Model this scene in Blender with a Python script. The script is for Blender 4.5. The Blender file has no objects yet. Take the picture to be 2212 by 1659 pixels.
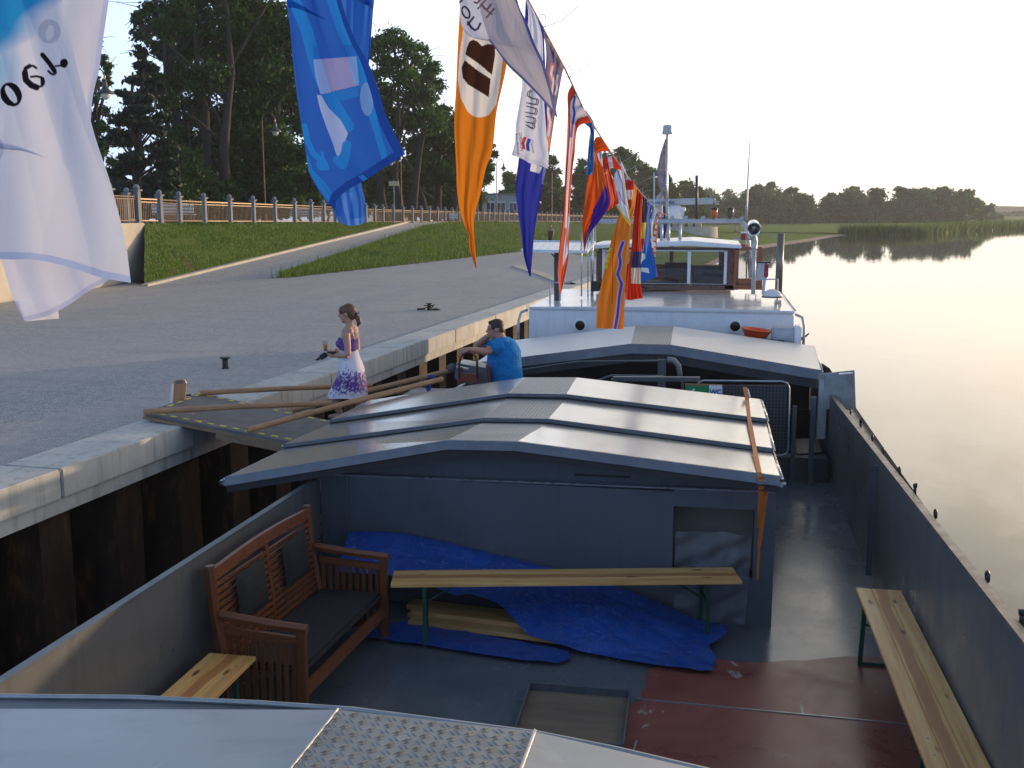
import bpy, bmesh, math, random
import numpy as np
from mathutils import Vector, Matrix
random.seed(7); rng = np.random.default_rng(11)
scene = bpy.context.scene
COL = scene.collection
R = math.radians

# ------------------------------------------------------------------ camera
CAM_Z = 4.3; PITCH = R(9.25); YAW = R(10.775); F = 2300.0; CX, CY = 1106.0, 829.5
cam_d = bpy.data.cameras.new('camera'); cam = bpy.data.objects.new('camera', cam_d); COL.objects.link(cam)
cam.location = (0, 0, CAM_Z); cam.rotation_euler = (R(90) - PITCH, 0, YAW)
cam_d.sensor_width = 36; cam_d.lens = 36 * F / 2212.0; cam_d.clip_start = 0.05; cam_d.clip_end = 6000
scene.camera = cam
# ------------------------------------------------------------------ light
VEIL = 8.6
SUN_EL, SUN_AZ = R(5.2), R(41.0)          # azimuth from +Y (astern) towards +X (river)
world = bpy.data.worlds.new('World'); scene.world = world; world.use_nodes = True
wn, wl = world.node_tree.nodes, world.node_tree.links
bg = wn['Background']
sky = wn.new('ShaderNodeTexSky'); sky.sky_type = 'NISHITA'; sky.sun_disc = False
sky.sun_elevation = SUN_EL; sky.sun_rotation = SUN_AZ; sky.air_density = 1.0; sky.dust_density = 2.5; sky.ozone_density = 1.0
tc = wn.new('ShaderNodeTexCoord'); mp = wn.new('ShaderNodeMapping'); mp.inputs['Scale'].default_value = (1.3, 1.0, 2.6)
mp.inputs['Rotation'].default_value = (0.1, 0.05, 0.7)
nz = wn.new('ShaderNodeTexNoise'); nz.inputs['Scale'].default_value = 6.0; nz.inputs['Detail'].default_value = 7; nz.inputs['Roughness'].default_value = .62
cr = wn.new('ShaderNodeValToRGB'); cr.color_ramp.elements[0].position = .43; cr.color_ramp.elements[1].position = .57
cr.color_ramp.elements[0].color = (.04, .04, .04, 1); cr.color_ramp.elements[1].color = (1, 1, 1, 1)
# thin bright veil low in the sky, thinning out towards the zenith
sep = wn.new('ShaderNodeSeparateXYZ'); wl.new(tc.outputs['Generated'], sep.inputs[0])
zr = wn.new('ShaderNodeValToRGB'); zr.color_ramp.interpolation = 'EASE'
zr.color_ramp.elements[0].position = 0.0; zr.color_ramp.elements[0].color = (1, 1, 1, 1)
zr.color_ramp.elements[1].position = .95; zr.color_ramp.elements[1].color = (.26, .26, .26, 1)
wl.new(sep.outputs[2], zr.inputs[0])
zc = wn.new('ShaderNodeMapRange'); zc.inputs[1].default_value = .12; zc.inputs[2].default_value = .42; wl.new(sep.outputs[2], zc.inputs[0])
cm_ = wn.new('ShaderNodeMix'); cm_.data_type = 'FLOAT'; cm_.inputs[2].default_value = 1.0; wl.new(zc.outputs[0], cm_.inputs[0]); wl.new(cr.outputs[0], cm_.inputs[3])
mu = wn.new('ShaderNodeMath'); mu.operation = 'MULTIPLY'; wl.new(cm_.outputs[0], mu.inputs[0]); wl.new(zr.outputs[0], mu.inputs[1])
# the veil is brighter and warmer on the sun's side
dt = wn.new('ShaderNodeVectorMath'); dt.operation = 'DOT_PRODUCT'; wl.new(tc.outputs['Generated'], dt.inputs[0]); dt.inputs[1].default_value = (math.sin(SUN_AZ), math.cos(SUN_AZ), .12)
vc = wn.new('ShaderNodeValToRGB'); wl.new(dt.outputs['Value'], vc.inputs[0])
el = vc.color_ramp.elements; el[0].position = 0.0; el[0].color = (.30, .46, .80, 1); el[1].position = 1.0; el[1].color = (1.26, 1.06, .78, 1)
e2 = el.new(.45); e2.color = (.54, .69, .96, 1); e3 = el.new(.78); e3.color = (.98, .915, .83, 1)
vm = wn.new('ShaderNodeVectorMath'); vm.operation = 'SCALE'; vm.inputs[3].default_value = VEIL; wl.new(vc.outputs[0], vm.inputs[0])
mixc = wn.new('ShaderNodeMix'); mixc.data_type = 'RGBA'
wl.new(mu.outputs[0], mixc.inputs[0]); wl.new(sky.outputs[0], mixc.inputs[6]); wl.new(vm.outputs[0], mixc.inputs[7]); wl.new(tc.outputs['Generated'], mp.inputs[0]); wl.new(mp.outputs[0], nz.inputs['Vector']); wl.new(nz.outputs[0], cr.inputs[0])
wl.new(mixc.outputs[2], bg.inputs[0])
bg.inputs[1].default_value = 0.12
sd = bpy.data.lights.new('sun', 'SUN'); sun = bpy.data.objects.new('sun', sd); COL.objects.link(sun)
sd.energy = 2.5; sd.angle = R(1.2); sd.color = (1.0, .70, .42)
sv = Vector((math.sin(SUN_AZ) * math.cos(SUN_EL), math.cos(SUN_AZ) * math.cos(SUN_EL), math.sin(SUN_EL)))
sun.rotation_euler = sv.to_track_quat('Z', 'Y').to_euler()
scene.view_settings.view_transform = 'Standard'; scene.view_settings.look = 'None'
scene.view_settings.exposure = 0.92; scene.view_settings.gamma = 1.0
scene.cycles.max_bounces = 8; scene.cycles.transparent_max_bounces = 12; scene.cycles.volume_bounces = 0

# ------------------------------------------------------------------ photo pixel -> point (pixels of a 2212 x 1659 view)
_FW = np.array([-math.sin(YAW) * math.cos(PITCH), math.cos(YAW) * math.cos(PITCH), -math.sin(PITCH)])
_RT = np.array([math.cos(YAW), math.sin(YAW), 0]); _UP = np.cross(_RT, _FW); _C = np.array([0, 0, CAM_Z])
def ray(x, y): return _FW + _RT * (x - CX) / F - _UP * (y - CY) / F
def atz(x, y, z): r = ray(x, y); return _C + r * (z - CAM_Z) / r[2]
def atY(x, y, Y): r = ray(x, y); return _C + r * Y / r[1]
def atX(x, y, X): r = ray(x, y); return _C + r * X / r[0]
def atd(x, y, d): return _C + ray(x, y) * d
def proj(p):
    d = np.array(p, float) - _C; w = d @ _FW; return (CX + F * (d @ _RT) / w, CY - F * (d @ _UP) / w)

# ------------------------------------------------------------------ materials
MATS = {}
def newmat(name):
    m = bpy.data.materials.new(name); m.use_nodes = True; MATS[name] = m
    nt = m.node_tree; return m, nt.nodes, nt.links, nt.nodes['Principled BSDF']
def rgb(c, k=1): return (c[0] * k, c[1] * k, c[2] * k, 1)
def noise(N, L, vec, scale, detail=4, rough=.55, dist=0):
    n = N.new('ShaderNodeTexNoise'); n.inputs['Scale'].default_value = scale; n.inputs['Detail'].default_value = detail
    n.inputs['Roughness'].default_value = rough; n.inputs['Distortion'].default_value = dist
    L.new(vec, n.inputs['Vector']); return n.outputs[0]
def ramp(N, L, fac, stops):
    r = N.new('ShaderNodeValToRGB'); e = r.color_ramp.elements
    while len(e) < len(stops): e.new(.5)
    for i, (p, c) in enumerate(stops):
        e[i].position = p; e[i].color = (c[0], c[1], c[2], 1) if hasattr(c, '__len__') else (c, c, c, 1)
    L.new(fac, r.inputs[0]); return r.outputs[0]
def mixrgb(N, L, fac, a, b, mode='MIX'):
    m = N.new('ShaderNodeMix'); m.data_type = 'RGBA'; m.blend_type = mode
    for v, i in ((fac, 0), (a, 6), (b, 7)):
        if hasattr(v, 'is_linked') or hasattr(v, 'links'): L.new(v, m.inputs[i])
        elif i == 0: m.inputs[0].default_value = v
        else: m.inputs[i].default_value = rgb(v)
    return m.outputs[2]
def bump(N, L, b, h, strength, dist=.01):
    k = N.new('ShaderNodeBump'); k.inputs['Strength'].default_value = strength; k.inputs['Distance'].default_value = dist
    L.new(h, k.inputs['Height']); L.new(k.outputs[0], b.inputs['Normal']); return k
def coords(N, L, scale=(1, 1, 1), kind='Object'):
    t = N.new('ShaderNodeTexCoord'); m = N.new('ShaderNodeMapping'); m.inputs['Scale'].default_value = scale
    L.new(t.outputs[kind], m.inputs[0]); return m.outputs[0]
def pm(name, col, rough=.5, metal=0.0, var=.18, vs=3.0, b=.15, bs=40, rv=.1, stretch=(1, 1, 1), spec=.5):
    if name in MATS: return MATS[name]
    m, N, L, B = newmat(name)
    v = coords(N, L, stretch)
    n1 = noise(N, L, v, vs, 6, .6)
    c = ramp(N, L, n1, [(.3, [x * (1 - var) for x in col]), (.7, [min(1, x * (1 + var)) for x in col])])
    L.new(c, B.inputs['Base Color'])
    r = ramp(N, L, noise(N, L, v, vs * 2.3, 3), [(.3, max(.03, rough - rv)), (.7, min(1, rough + rv))])
    L.new(r, B.inputs['Roughness']); B.inputs['Metallic'].default_value = metal; B.inputs['Specular IOR Level'].default_value = spec
    if b: bump(N, L, B, noise(N, L, v, bs, 3), b, .005)
    return m
def emis(name, col, s):
    m, N, L, B = newmat(name); B.inputs['Emission Color'].default_value = rgb(col); B.inputs['Emission Strength'].default_value = s
    B.inputs['Base Color'].default_value = rgb(col); return m
def wood(name, light, dark, rough=.45, scale=1.0, knots=True, axis=0, planks=0):
    m, N, L, B = newmat(name)
    s = [9 * scale] * 3; s[axis] = .7 * scale
    v = coords(N, L, tuple(s))
    g = noise(N, L, v, 2.2, 8, .65, .6)
    c = ramp(N, L, g, [(.28, dark), (.5, [(a + b) / 2 for a, b in zip(light, dark)]), (.72, light)])
    if knots:
        k = N.new('ShaderNodeTexVoronoi'); k.inputs['Scale'].default_value = 1.6 * scale
        s2 = [3.2] * 3; s2[axis] = 1.3
        L.new(coords(N, L, tuple(s2)), k.inputs['Vector'])
        kf = ramp(N, L, k.outputs['Distance'], [(.05, 1), (.11, 0)])
        c = mixrgb(N, L, kf, c, [x * .35 for x in dark])
    L.new(c, B.inputs['Base Color']); B.inputs['Roughness'].default_value = rough
    bump(N, L, B, g, .15, .004); return m

M_grey = pm('grey_hull_paint', (.085, .10, .118), .38, 0, .14, 1.6, .08, 30)
M_dgrey = pm('dark_grey_paint', (.05, .056, .065), .45, 0, .2, 2, .1, 30)
M_black = pm('black_paint', (.012, .012, .013), .45, 0, .2, 4, .1, 40)
M_white = pm('white_paint', (.78, .79, .80), .28, 0, .04, 1.5, .03, 14)
M_roofw = pm('glossy_white_roof', (.70, .70, .70), .16, 0, .05, 1.2, .03, 6, .04)
M_steel = pm('stainless_steel', (.55, .55, .54), .24, 1, .1, 6, .05, 50)
M_galv = pm('galvanised_steel', (.40, .42, .44), .42, .8, .15, 8, .1, 60)
M_rail = pm('light_grey_rail_paint', (.45, .46, .48), .35, .3, .1, 5, .05, 40)
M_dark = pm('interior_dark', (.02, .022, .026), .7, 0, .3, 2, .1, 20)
M_teak = wood('teak', (.24, .08, .032), (.10, .033, .013), .42, 1.0, False)
M_teaky = wood('teak_upright', (.20, .066, .026), (.085, .028, .011), .42, 1.0, False, 2)
M_pine = wood('pine_board', (.62, .40, .17), (.40, .20, .07), .33, .8, True)
M_round = wood('round_timber', (.48, .27, .13), (.30, .15, .07), .55, .9, True)
M_varn = wood('varnished_wood', (.34, .12, .03), (.20, .06, .015), .22, 1.0, False, 2)
M_mahog = pm('mahogany_frame', (.12, .058, .04), .3, 0, .25, 6, .05, 30)
M_green = pm('green_steel', (.008, .055, .035), .4, 0, .2, 6, .05, 30)
M_cush = pm('charcoal_fabric', (.016, .016, .018), .9, 0, .15, 20, .35, 350)
M_orange = pm('orange_webbing', (.55, .17, .03), .6, 0, .1, 20, .3, 300)
M_bluestrap = pm('blue_webbing', (.01, .04, .30), .6, 0, .1, 20, .3, 300)
M_orpl = pm('orange_plastic', (.80, .09, .02), .35, 0, .05, 5, .02, 20)
M_conc = pm('pale_concrete', (.46, .42, .35), .85, 0, .14, .8, .3, 25)
M_rust = pm('rust_spots', (.18, .07, .03), .8, 0, .4, 12, .3, 40)
M_rope = pm('dark_rope', (.02, .02, .02), .8, 0, .2, 10, .3, 80)
M_glass, N, L, B = newmat('window_glass')
B.inputs['Base Color'].default_value = (.05, .06, .06, 1); B.inputs['Roughness'].default_value = .03; B.inputs['Alpha'].default_value = .22
B.inputs['Specular IOR Level'].default_value = 1.0
# aluminium hatch skins
def alu(name, col, rough, b, bs, met=.6):
    m, N, L, B = newmat(name); v = coords(N, L, (1, 1, 1))
    n = noise(N, L, v, 1.6, 6, .65); n2 = noise(N, L, coords(N, L, (.6, 3.5, 1)), 2.0, 5, .6)
    c = mixrgb(N, L, n2, [x * .86 for x in col], [x * 1.08 for x in col]); L.new(c, B.inputs['Base Color'])
    L.new(ramp(N, L, n, [(.2, rough - .03), (.8, rough + .05)]), B.inputs['Roughness']); B.inputs['Metallic'].default_value = met
    w = noise(N, L, v, bs, 0, .4); bump(N, L, B, w, b, .03); return m
M_alu = alu('dull_aluminium_sheet', (.58, .57, .55), .17, .05, .9, .62)
M_alupale = alu('pale_weathered_aluminium', (.62, .63, .65), .42, .05, 1.2, .5)
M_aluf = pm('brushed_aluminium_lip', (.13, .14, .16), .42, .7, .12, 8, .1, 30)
M_aludull = alu('weathered_aluminium', (.36, .37, .385), .38, .06, 1.5)
M_treadsm, N, L, B = newmat('fine_tread_plate')
v = coords(N, L, (1, 1, 1)); ck = N.new('ShaderNodeTexVoronoi'); ck.inputs['Scale'].default_value = 30; L.new(v, ck.inputs['Vector'])
ck.inputs['Randomness'].default_value = .15
L.new(ramp(N, L, ck.outputs['Distance'], [(.2, (.38, .38, .38)), (.5, (.20, .20, .21))]), B.inputs['Base Color'])
B.inputs['Metallic'].default_value = .7; B.inputs['Roughness'].default_value = .42; bump(N, L, B, ck.outputs['Distance'], .8, -.01)
M_tread = pm('tread_plate', (.27, .26, .245), .38, .65, .12, 4, .12, 60)
def grime(m, col, amt=.5, sc=(5, 5, .6), lo=.52, hi=.72, spots=None):
    N, L = m.node_tree.nodes, m.node_tree.links; B = N['Principled BSDF']; src = B.inputs['Base Color'].links[0].from_socket
    n = noise(N, L, coords(N, L, sc), 2.0, 7, .7, .3); c = mixrgb(N, L, ramp(N, L, n, [(lo, 0), (hi, amt)]), src, col)
    if spots: c = mixrgb(N, L, ramp(N, L, noise(N, L, coords(N, L, (1, 1, 1)), 19, 5, .7), [(.66, 0), (.70, .8)]), c, spots)
    L.new(c, B.inputs['Base Color']); return m
grime(M_grey, (.035, .035, .04), .55, spots=(.10, .06, .04)); grime(M_white, (.42, .38, .33), .35, (6, 6, .5), .55, .75)
grime(M_roofw, (.40, .37, .33), .35, (1.5, 1.5, 1), .5, .75); grime(M_aludull, (.20, .20, .21), .5, (1.2, 2.5, 1), .5, .75); grime(M_tread, (.13, .12, .11), .5, (3, 3, 3), .45, .7)
grime(M_aludull, (.62, .63, .65), .55, (14, .8, 1), .67, .69); grime(M_alu, (.45, .43, .40), .5, (1.2, 3, 1), .55, .72); grime(M_dgrey, (.09, .06, .045), .5)
# water
M_water, N, L, B = newmat('river_water')
B.inputs['Base Color'].default_value = (.080, .095, .100, 1); B.inputs['Roughness'].default_value = .02; B.inputs['IOR'].default_value = 1.42
B.inputs['Specular IOR Level'].default_value = .9
v = coords(N, L, (1.0, .55, 1)); h1 = noise(N, L, v, .9, 4, .5, .3); h2 = noise(N, L, coords(N, L, (.5, .18, 1)), .22, 3, .5)
ad = N.new('ShaderNodeMath'); ad.operation = 'MULTIPLY_ADD'; L.new(h2, ad.inputs[0]); ad.inputs[1].default_value = 2.2; L.new(h1, ad.inputs[2])
bump(N, L, B, ad.outputs[0], .07, .05)
# gravel / chip paving
M_grav, N, L, B = newmat('chipped_stone_paving')
v = coords(N, L, (1, 1, 1)); n1 = noise(N, L, v, 55, 3, .7); n2 = noise(N, L, coords(N, L, (.5, .12, 1)), 1.2, 6, .7); n3 = noise(N, L, v, .12, 4, .6)
c = ramp(N, L, n1, [(.38, (.13, .14, .155)), (.52, (.32, .33, .345)), (.62, (.62, .61, .60))])
nf = noise(N, L, v, 9, 6, .85); c = mixrgb(N, L, ramp(N, L, nf, [(.40, .6), (.50, 0)]), c, (.14, .15, .175)); c = mixrgb(N, L, ramp(N, L, nf, [(.55, 0), (.64, .6)]), c, (.56, .55, .54))
c = mixrgb(N, L, ramp(N, L, n2, [(.42, 0), (.6, .45)]), c, (.42, .39, .37)); c = mixrgb(N, L, ramp(N, L, n3, [(.4, 0), (.65, .25)]), c, (.25, .26, .285))
n4 = noise(N, L, coords(N, L, (.9, 2.6, 1)), .9, 6, .7)
c = mixrgb(N, L, ramp(N, L, n4, [(.5, 0), (.63, .4)]), c, (.22, .23, .255))
L.new(c, B.inputs['Base Color']); B.inputs['Roughness'].default_value = .85; bump(N, L, B, n1, .5, .012)
# concrete of the coping, streaked
M_cope, N, L, B = newmat('coping_concrete')
v = coords(N, L, (1, 1, 1)); n1 = noise(N, L, v, 1.3, 8, .65); n2 = noise(N, L, coords(N, L, (9, 9, .5)), 1, 5, .6); n3 = noise(N, L, v, 30, 4, .6)
c = ramp(N, L, n1, [(.3, (.40, .40, .385)), (.7, (.58, .575, .55))])
c = mixrgb(N, L, ramp(N, L, n2, [(.52, 0), (.7, .6)]), c, (.20, .18, .15)); c = mixrgb(N, L, ramp(N, L, n3, [(.62, 0), (.7, .3)]), c, (.18, .17, .16))
L.new(c, B.inputs['Base Color']); B.inputs['Roughness'].default_value = .8; bump(N, L, B, n3, .25, .006)
# sheet piling
M_pile, N, L, B = newmat('rusty_sheet_piling')
n1 = noise(N, L, coords(N, L, (3, 3, .8)), 2.2, 7, .7); n2 = noise(N, L, coords(N, L, (1, 1, 1)), 25, 4, .6)
c = ramp(N, L, n1, [(.3, (.012, .008, .006)), (.55, (.045, .023, .012)), (.75, (.15, .075, .03))]); c = mixrgb(N, L, ramp(N, L, n2, [(.6, 0), (.7, .5)]), c, (.03, .02, .016))
L.new(c, B.inputs['Base Color']); B.inputs['Roughness'].default_value = .85; bump(N, L, B, n2, .4, .01)
# turf
def grassmat(name, a, b_, dry):
    m, N, L, B = newmat(name); v = coords(N, L, (1, 1, 1)); n1 = noise(N, L, v, .45, 8, .7); n2 = noise(N, L, v, 9, 5, .75)
    c = mixrgb(N, L, ramp(N, L, n1, [(.35, 0), (.65, 1)]), a, b_); c = mixrgb(N, L, ramp(N, L, n2, [(.5, 0), (.66, .75)]), c, [x * .35 for x in a])
    n3 = noise(N, L, v, .7, 5, .6, .5); c = mixrgb(N, L, ramp(N, L, n3, [(.58, 0), (.68, .8)]), c, dry)
    L.new(c, B.inputs['Base Color']); B.inputs['Roughness'].default_value = .95; B.inputs['Specular IOR Level'].default_value = .1
    bump(N, L, B, n2, 1.0, .12); return m
M_grass = grassmat('bank_turf', (.070, .135, .026), (.12, .165, .040), (.14, .115, .07))
M_mead = grassmat('meadow_turf', (.10, .18, .025), (.15, .23, .04), (.11, .12, .04))
M_dirt = pm('park_ground', (.05, .055, .03), .95, 0, .3, .5, .4, 10)
M_sand = pm('shore_sand', (.20, .17, .13), .9, 0, .2, 2, .3, 20)
# leaves: a colour per clump from the colour attribute, light passing through
def leafmat(name, col, trans=.25):
    m, N, L, B = newmat(name)
    at = N.new('ShaderNodeVertexColor'); at.layer_name = 'tint'
    c = mixrgb(N, L, 1.0, at.outputs[0], col, 'MULTIPLY'); L.new(c, B.inputs['Base Color']); B.inputs['Roughness'].default_value = .6
    B.inputs['Specular IOR Level'].default_value = .25
    tr = N.new('ShaderNodeBsdfTranslucent'); c2 = mixrgb(N, L, 1.0, c, (1.3, 1.5, .6), 'MULTIPLY'); L.new(c2, tr.inputs[0])
    mx = N.new('ShaderNodeMixShader'); mx.inputs[0].default_value = trans; L.new(B.outputs[0], mx.inputs[1]); L.new(tr.outputs[0], mx.inputs[2])
    L.new(mx.outputs[0], N['Material Output'].inputs[0]); return m
M_leaf = leafmat('broad_leaves', (.030, .078, .020)); M_leafl = leafmat('light_leaves', (.050, .115, .030)); M_needle = leafmat('blue_green_needles', (.022, .042, .030), .1)
M_willow = leafmat('willow_leaves', (.050, .115, .045)); M_reed = leafmat('reed_blades', (.10, .145, .035)); M_tuft = leafmat('grass_blades', (.12, .18, .035))
M_bark = pm('bark', (.032, .026, .022), .9, 0, .3, 8, .5, 30, stretch=(1, 1, .25))
# flags
M_flag, N, L, B = newmat('printed_flag_cloth')
at = N.new('ShaderNodeVertexColor'); at.layer_name = 'print'
L.new(at.outputs[0], B.inputs['Base Color']); B.inputs['Roughness'].default_value = .75; B.inputs['Specular IOR Level'].default_value = .15
tr = N.new('ShaderNodeBsdfTranslucent'); L.new(at.outputs[0], tr.inputs[0]); mx = N.new('ShaderNodeMixShader'); mx.inputs[0].default_value = .42
L.new(B.outputs[0], mx.inputs[1]); L.new(tr.outputs[0], mx.inputs[2]); L.new(mx.outputs[0], N['Material Output'].inputs[0])
wv = noise(N, L, coords(N, L, (2.2, 2.2, 1)), 7, 4, .6, 1.2)
k = N.new('ShaderNodeBump'); k.inputs['Strength'].default_value = .5; k.inputs['Distance'].default_value = .012; L.new(wv, k.inputs['Height']); L.new(k.outputs[0], B.inputs['Normal'])

# ------------------------------------------------------------------ mesh helpers
WLOC = {}
def tag(o, label=None, cat=None, group=None, kind=None):
    if label: o['label'] = label
    if cat: o['category'] = cat
    if group: o['group'] = group
    if kind: o['kind'] = kind
    return o
def thing(name, label, cat, loc=(0, 0, 0), group=None, kind=None):
    o = bpy.data.objects.new(name, None); COL.objects.link(o); o.location = loc; o.empty_display_size = .2
    WLOC[o.name] = np.array(loc, float); return tag(o, label, cat, group, kind)
def link(name, me, parent=None):
    o = bpy.data.objects.new(name, me); COL.objects.link(o)
    if parent is not None: o.parent = parent; WLOC[o.name] = WLOC[parent.name]
    else: WLOC[o.name] = np.zeros(3)
    return o
class MB:
    def __init__(s): s.v = []; s.f = []; s.m = []; s.cur = 0
    def add(s, vs, fs):
        n = len(s.v); s.v += [tuple(map(float, p)) for p in vs]; s.f += [tuple(i + n for i in f) for f in fs]; s.m += [s.cur] * len(fs); return s
    def box(s, c, d, rot=None, bev=0):
        hx, hy, hz = d[0] / 2, d[1] / 2, d[2] / 2
        pts = [(x, y, z) for x in (-hx, hx) for y in (-hy, hy) for z in (-hz, hz)]
        if rot is not None:
            mt = rot if isinstance(rot, Matrix) else Matrix.Rotation(rot, 3, 'Z'); pts = [mt @ Vector(p) for p in pts]
        pts = [(p[0] + c[0], p[1] + c[1], p[2] + c[2]) for p in pts]
        return s.add(pts, [(0, 1, 3, 2), (4, 6, 7, 5), (0, 4, 5, 1), (2, 3, 7, 6), (0, 2, 6, 4), (1, 5, 7, 3)])
    def bar(s, a, b, w, h, up=(0, 0, 1)):
        a = Vector(a); b = Vector(b); d = (b - a).normalized(); u = Vector(up)
        sd_ = d.cross(u)
        if sd_.length < 1e-4: sd_ = d.cross(Vector((1, 0, 0)))
        sd_.normalize(); u = sd_.cross(d); P = []
        for p in (a, b):
            for i, j in ((-1, -1), (1, -1), (1, 1), (-1, 1)): P.append(p + sd_ * w / 2 * i + u * h / 2 * j)
        return s.add(P, [(0, 1, 2, 3), (7, 6, 5, 4), (0, 4, 5, 1), (1, 5, 6, 2), (2, 6, 7, 3), (3, 7, 4, 0)])
    def tube(s, pts, r, n=8, cap=True):
        pts = [Vector(p) for p in pts]; k = len(pts); rs = r if hasattr(r, '__len__') else [r] * k
        t0 = (pts[1] - pts[0]).normalized(); a = t0.orthogonal().normalized(); P = []
        for i, p in enumerate(pts):
            t = (pts[min(i + 1, k - 1)] - pts[max(i - 1, 0)]).normalized(); a = (a - t * a.dot(t)).normalized(); b_ = t.cross(a)
            for j in range(n):
                q = 2 * math.pi * j / n; P.append(p + (a * math.cos(q) + b_ * math.sin(q)) * rs[i])
        Fs = [(i * n + j, i * n + (j + 1) % n, (i + 1) * n + (j + 1) % n, (i + 1) * n + j) for i in range(k - 1) for j in range(n)]
        if cap: Fs += [tuple(range(n))[::-1], tuple((k - 1) * n + j for j in range(n))]
        return s.add(P, Fs)
    def lathe(s, prof, c, n=20, ax=None):
        P = []; c = Vector(c)
        mt = ax if ax is not None else Matrix.Identity(3)
        for r_, z in prof:
            for j in range(n): q = 2 * math.pi * j / n; P.append(c + mt @ Vector((r_ * math.cos(q), r_ * math.sin(q), z)))
        k = len(prof)
        Fs = [(i * n + j, i * n + (j + 1) % n, (i + 1) * n + (j + 1) % n, (i + 1) * n + j) for i in range(k - 1) for j in range(n)]
        Fs += [tuple(range(n))[::-1], tuple((k - 1) * n + j for j in range(n))]
        return s.add(P, Fs)
    def prism(s, pts, off):
        n = len(pts); off = Vector(off); P = [Vector(p) for p in pts] + [Vector(p) + off for p in pts]
        return s.add(P, [tuple(range(n))[::-1], tuple(range(n, 2 * n))] + [(i, (i + 1) % n, n + (i + 1) % n, n + i) for i in range(n)])
    def ngon(s, pts): return s.add(pts, [tuple(range(len(pts)))])
    def build(s, name, mat, parent=None, smooth=False, bev=0, label=None):
        me = bpy.data.meshes.new(name); off = WLOC[parent.name] if parent is not None else np.zeros(3)
        me.from_pydata([(p[0] - off[0], p[1] - off[1], p[2] - off[2]) for p in s.v], [], s.f)
        for m_ in (mat if isinstance(mat, (list, tuple)) else [mat]): me.materials.append(m_)
        if isinstance(mat, (list, tuple)): me.polygons.foreach_set('material_index', s.m)
        bm = bmesh.new(); bm.from_mesh(me); bmesh.ops.recalc_face_normals(bm, faces=bm.faces)
        if bev: bmesh.ops.bevel(bm, geom=[e for e in bm.edges if len(e.link_faces) == 2 and e.calc_face_angle(0) > .6], offset=bev, segments=2, affect='EDGES', clamp_overlap=True)
        bm.to_mesh(me); bm.free()
        if smooth: me.polygons.foreach_set('use_smooth', [True] * len(me.polygons))
        me.update(); o = link(name, me, parent)
        if smooth == 'auto':
            pass
        if label: o['label'] = label
        return o
def struct(o, label=None): o['kind'] = 'structure'; return o
def copy_tree(o, parent=None):
    c = o.copy(); COL.objects.link(c)
    if parent is not None: c.parent = parent
    WLOC[c.name] = WLOC.get(o.name, np.zeros(3))
    for ch in list(o.children): copy_tree(ch, c)
    return c
def npmesh(name, V, Fq, mat, parent=None, tint=None, layer='tint', smooth=False, mats=None):
    """V (n,3), Fq (m,4) or (m,3)"""
    me = bpy.data.meshes.new(name); off = WLOC[parent.name] if parent is not None else np.zeros(3)
    V = np.asarray(V, np.float32) - off.astype(np.float32); k = Fq.shape[1]
    me.vertices.add(len(V)); me.vertices.foreach_set('co', V.ravel())
    me.loops.add(Fq.size); me.loops.foreach_set('vertex_index', Fq.ravel().astype(np.int32))
    me.polygons.add(len(Fq)); me.polygons.foreach_set('loop_start', np.arange(0, Fq.size, k, dtype=np.int32))
    try: me.polygons.foreach_set('loop_total', np.full(len(Fq), k, np.int32))
    except Exception: pass
    me.materials.append(mat); me.update(calc_edges=True); me.validate()
    if tint is not None:
        a = me.color_attributes.new(layer, 'FLOAT_COLOR', 'POINT'); a.data.foreach_set('color', np.asarray(tint, np.float32).ravel())
    if smooth: me.polygons.foreach_set('use_smooth', [True] * len(me.polygons))
    return link(name, me, parent)
def textmesh(s, size=1.0, bold=0.0, align='CENTER'):
    cu = bpy.data.curves.new('txt', 'FONT'); cu.body = s; cu.size = size; cu.align_x = align; cu.offset = bold; cu.resolution_u = 3
    o = bpy.data.objects.new('txt', cu); COL.objects.link(o); dg = bpy.context.evaluated_depsgraph_get(); dg.update()
    me = o.evaluated_get(dg).to_mesh(); V = [tuple(v.co) for v in me.vertices]; Fs = [tuple(p.vertices) for p in me.polygons]
    o.evaluated_get(dg).to_mesh_clear(); bpy.data.objects.remove(o); bpy.data.curves.remove(cu); return V, Fs
# ================================================================== SETTING
def quayX(Y): return -6.20 + .0655 * Y          # face of the quay
def strip(name, left, right, mat, nu=2, bumpy=0.0, kind='structure', seed=3):
    """surface between two 3D polylines given at the same parameters"""
    Lp = np.array(left, float); Rp = np.array(right, float); n = len(Lp)
    V = []; rr = np.random.default_rng(seed)
    for i in range(n):
        for j in range(nu + 1):
            p = Lp[i] * (1 - j / nu) + Rp[i] * j / nu
            if 0 < j < nu and 0 < i < n - 1: p = p + np.array([0, 0, rr.normal() * bumpy])
            V.append(p)
    Fq = np.array([(i * (nu + 1) + j, i * (nu + 1) + j + 1, (i + 1) * (nu + 1) + j + 1, (i + 1) * (nu + 1) + j) for i in range(n - 1) for j in range(nu)])
    o = npmesh(name, V, Fq, mat, smooth=True); o['kind'] = kind; return o
def resample(P, n):
    P = np.array(P, float); d = np.r_[0, np.cumsum(np.linalg.norm(np.diff(P, axis=0), axis=1))]; t = np.linspace(0, d[-1], n)
    return np.stack([np.interp(t, d, P[:, i]) for i in range(P.shape[1])], 1)
# river
mb = MB(); mb.ngon([(-300, -100, 0), (1500, -100, 0), (1500, 1550, 0), (-300, 1550, 0)]); struct(mb.build('river_water', M_water))
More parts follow.
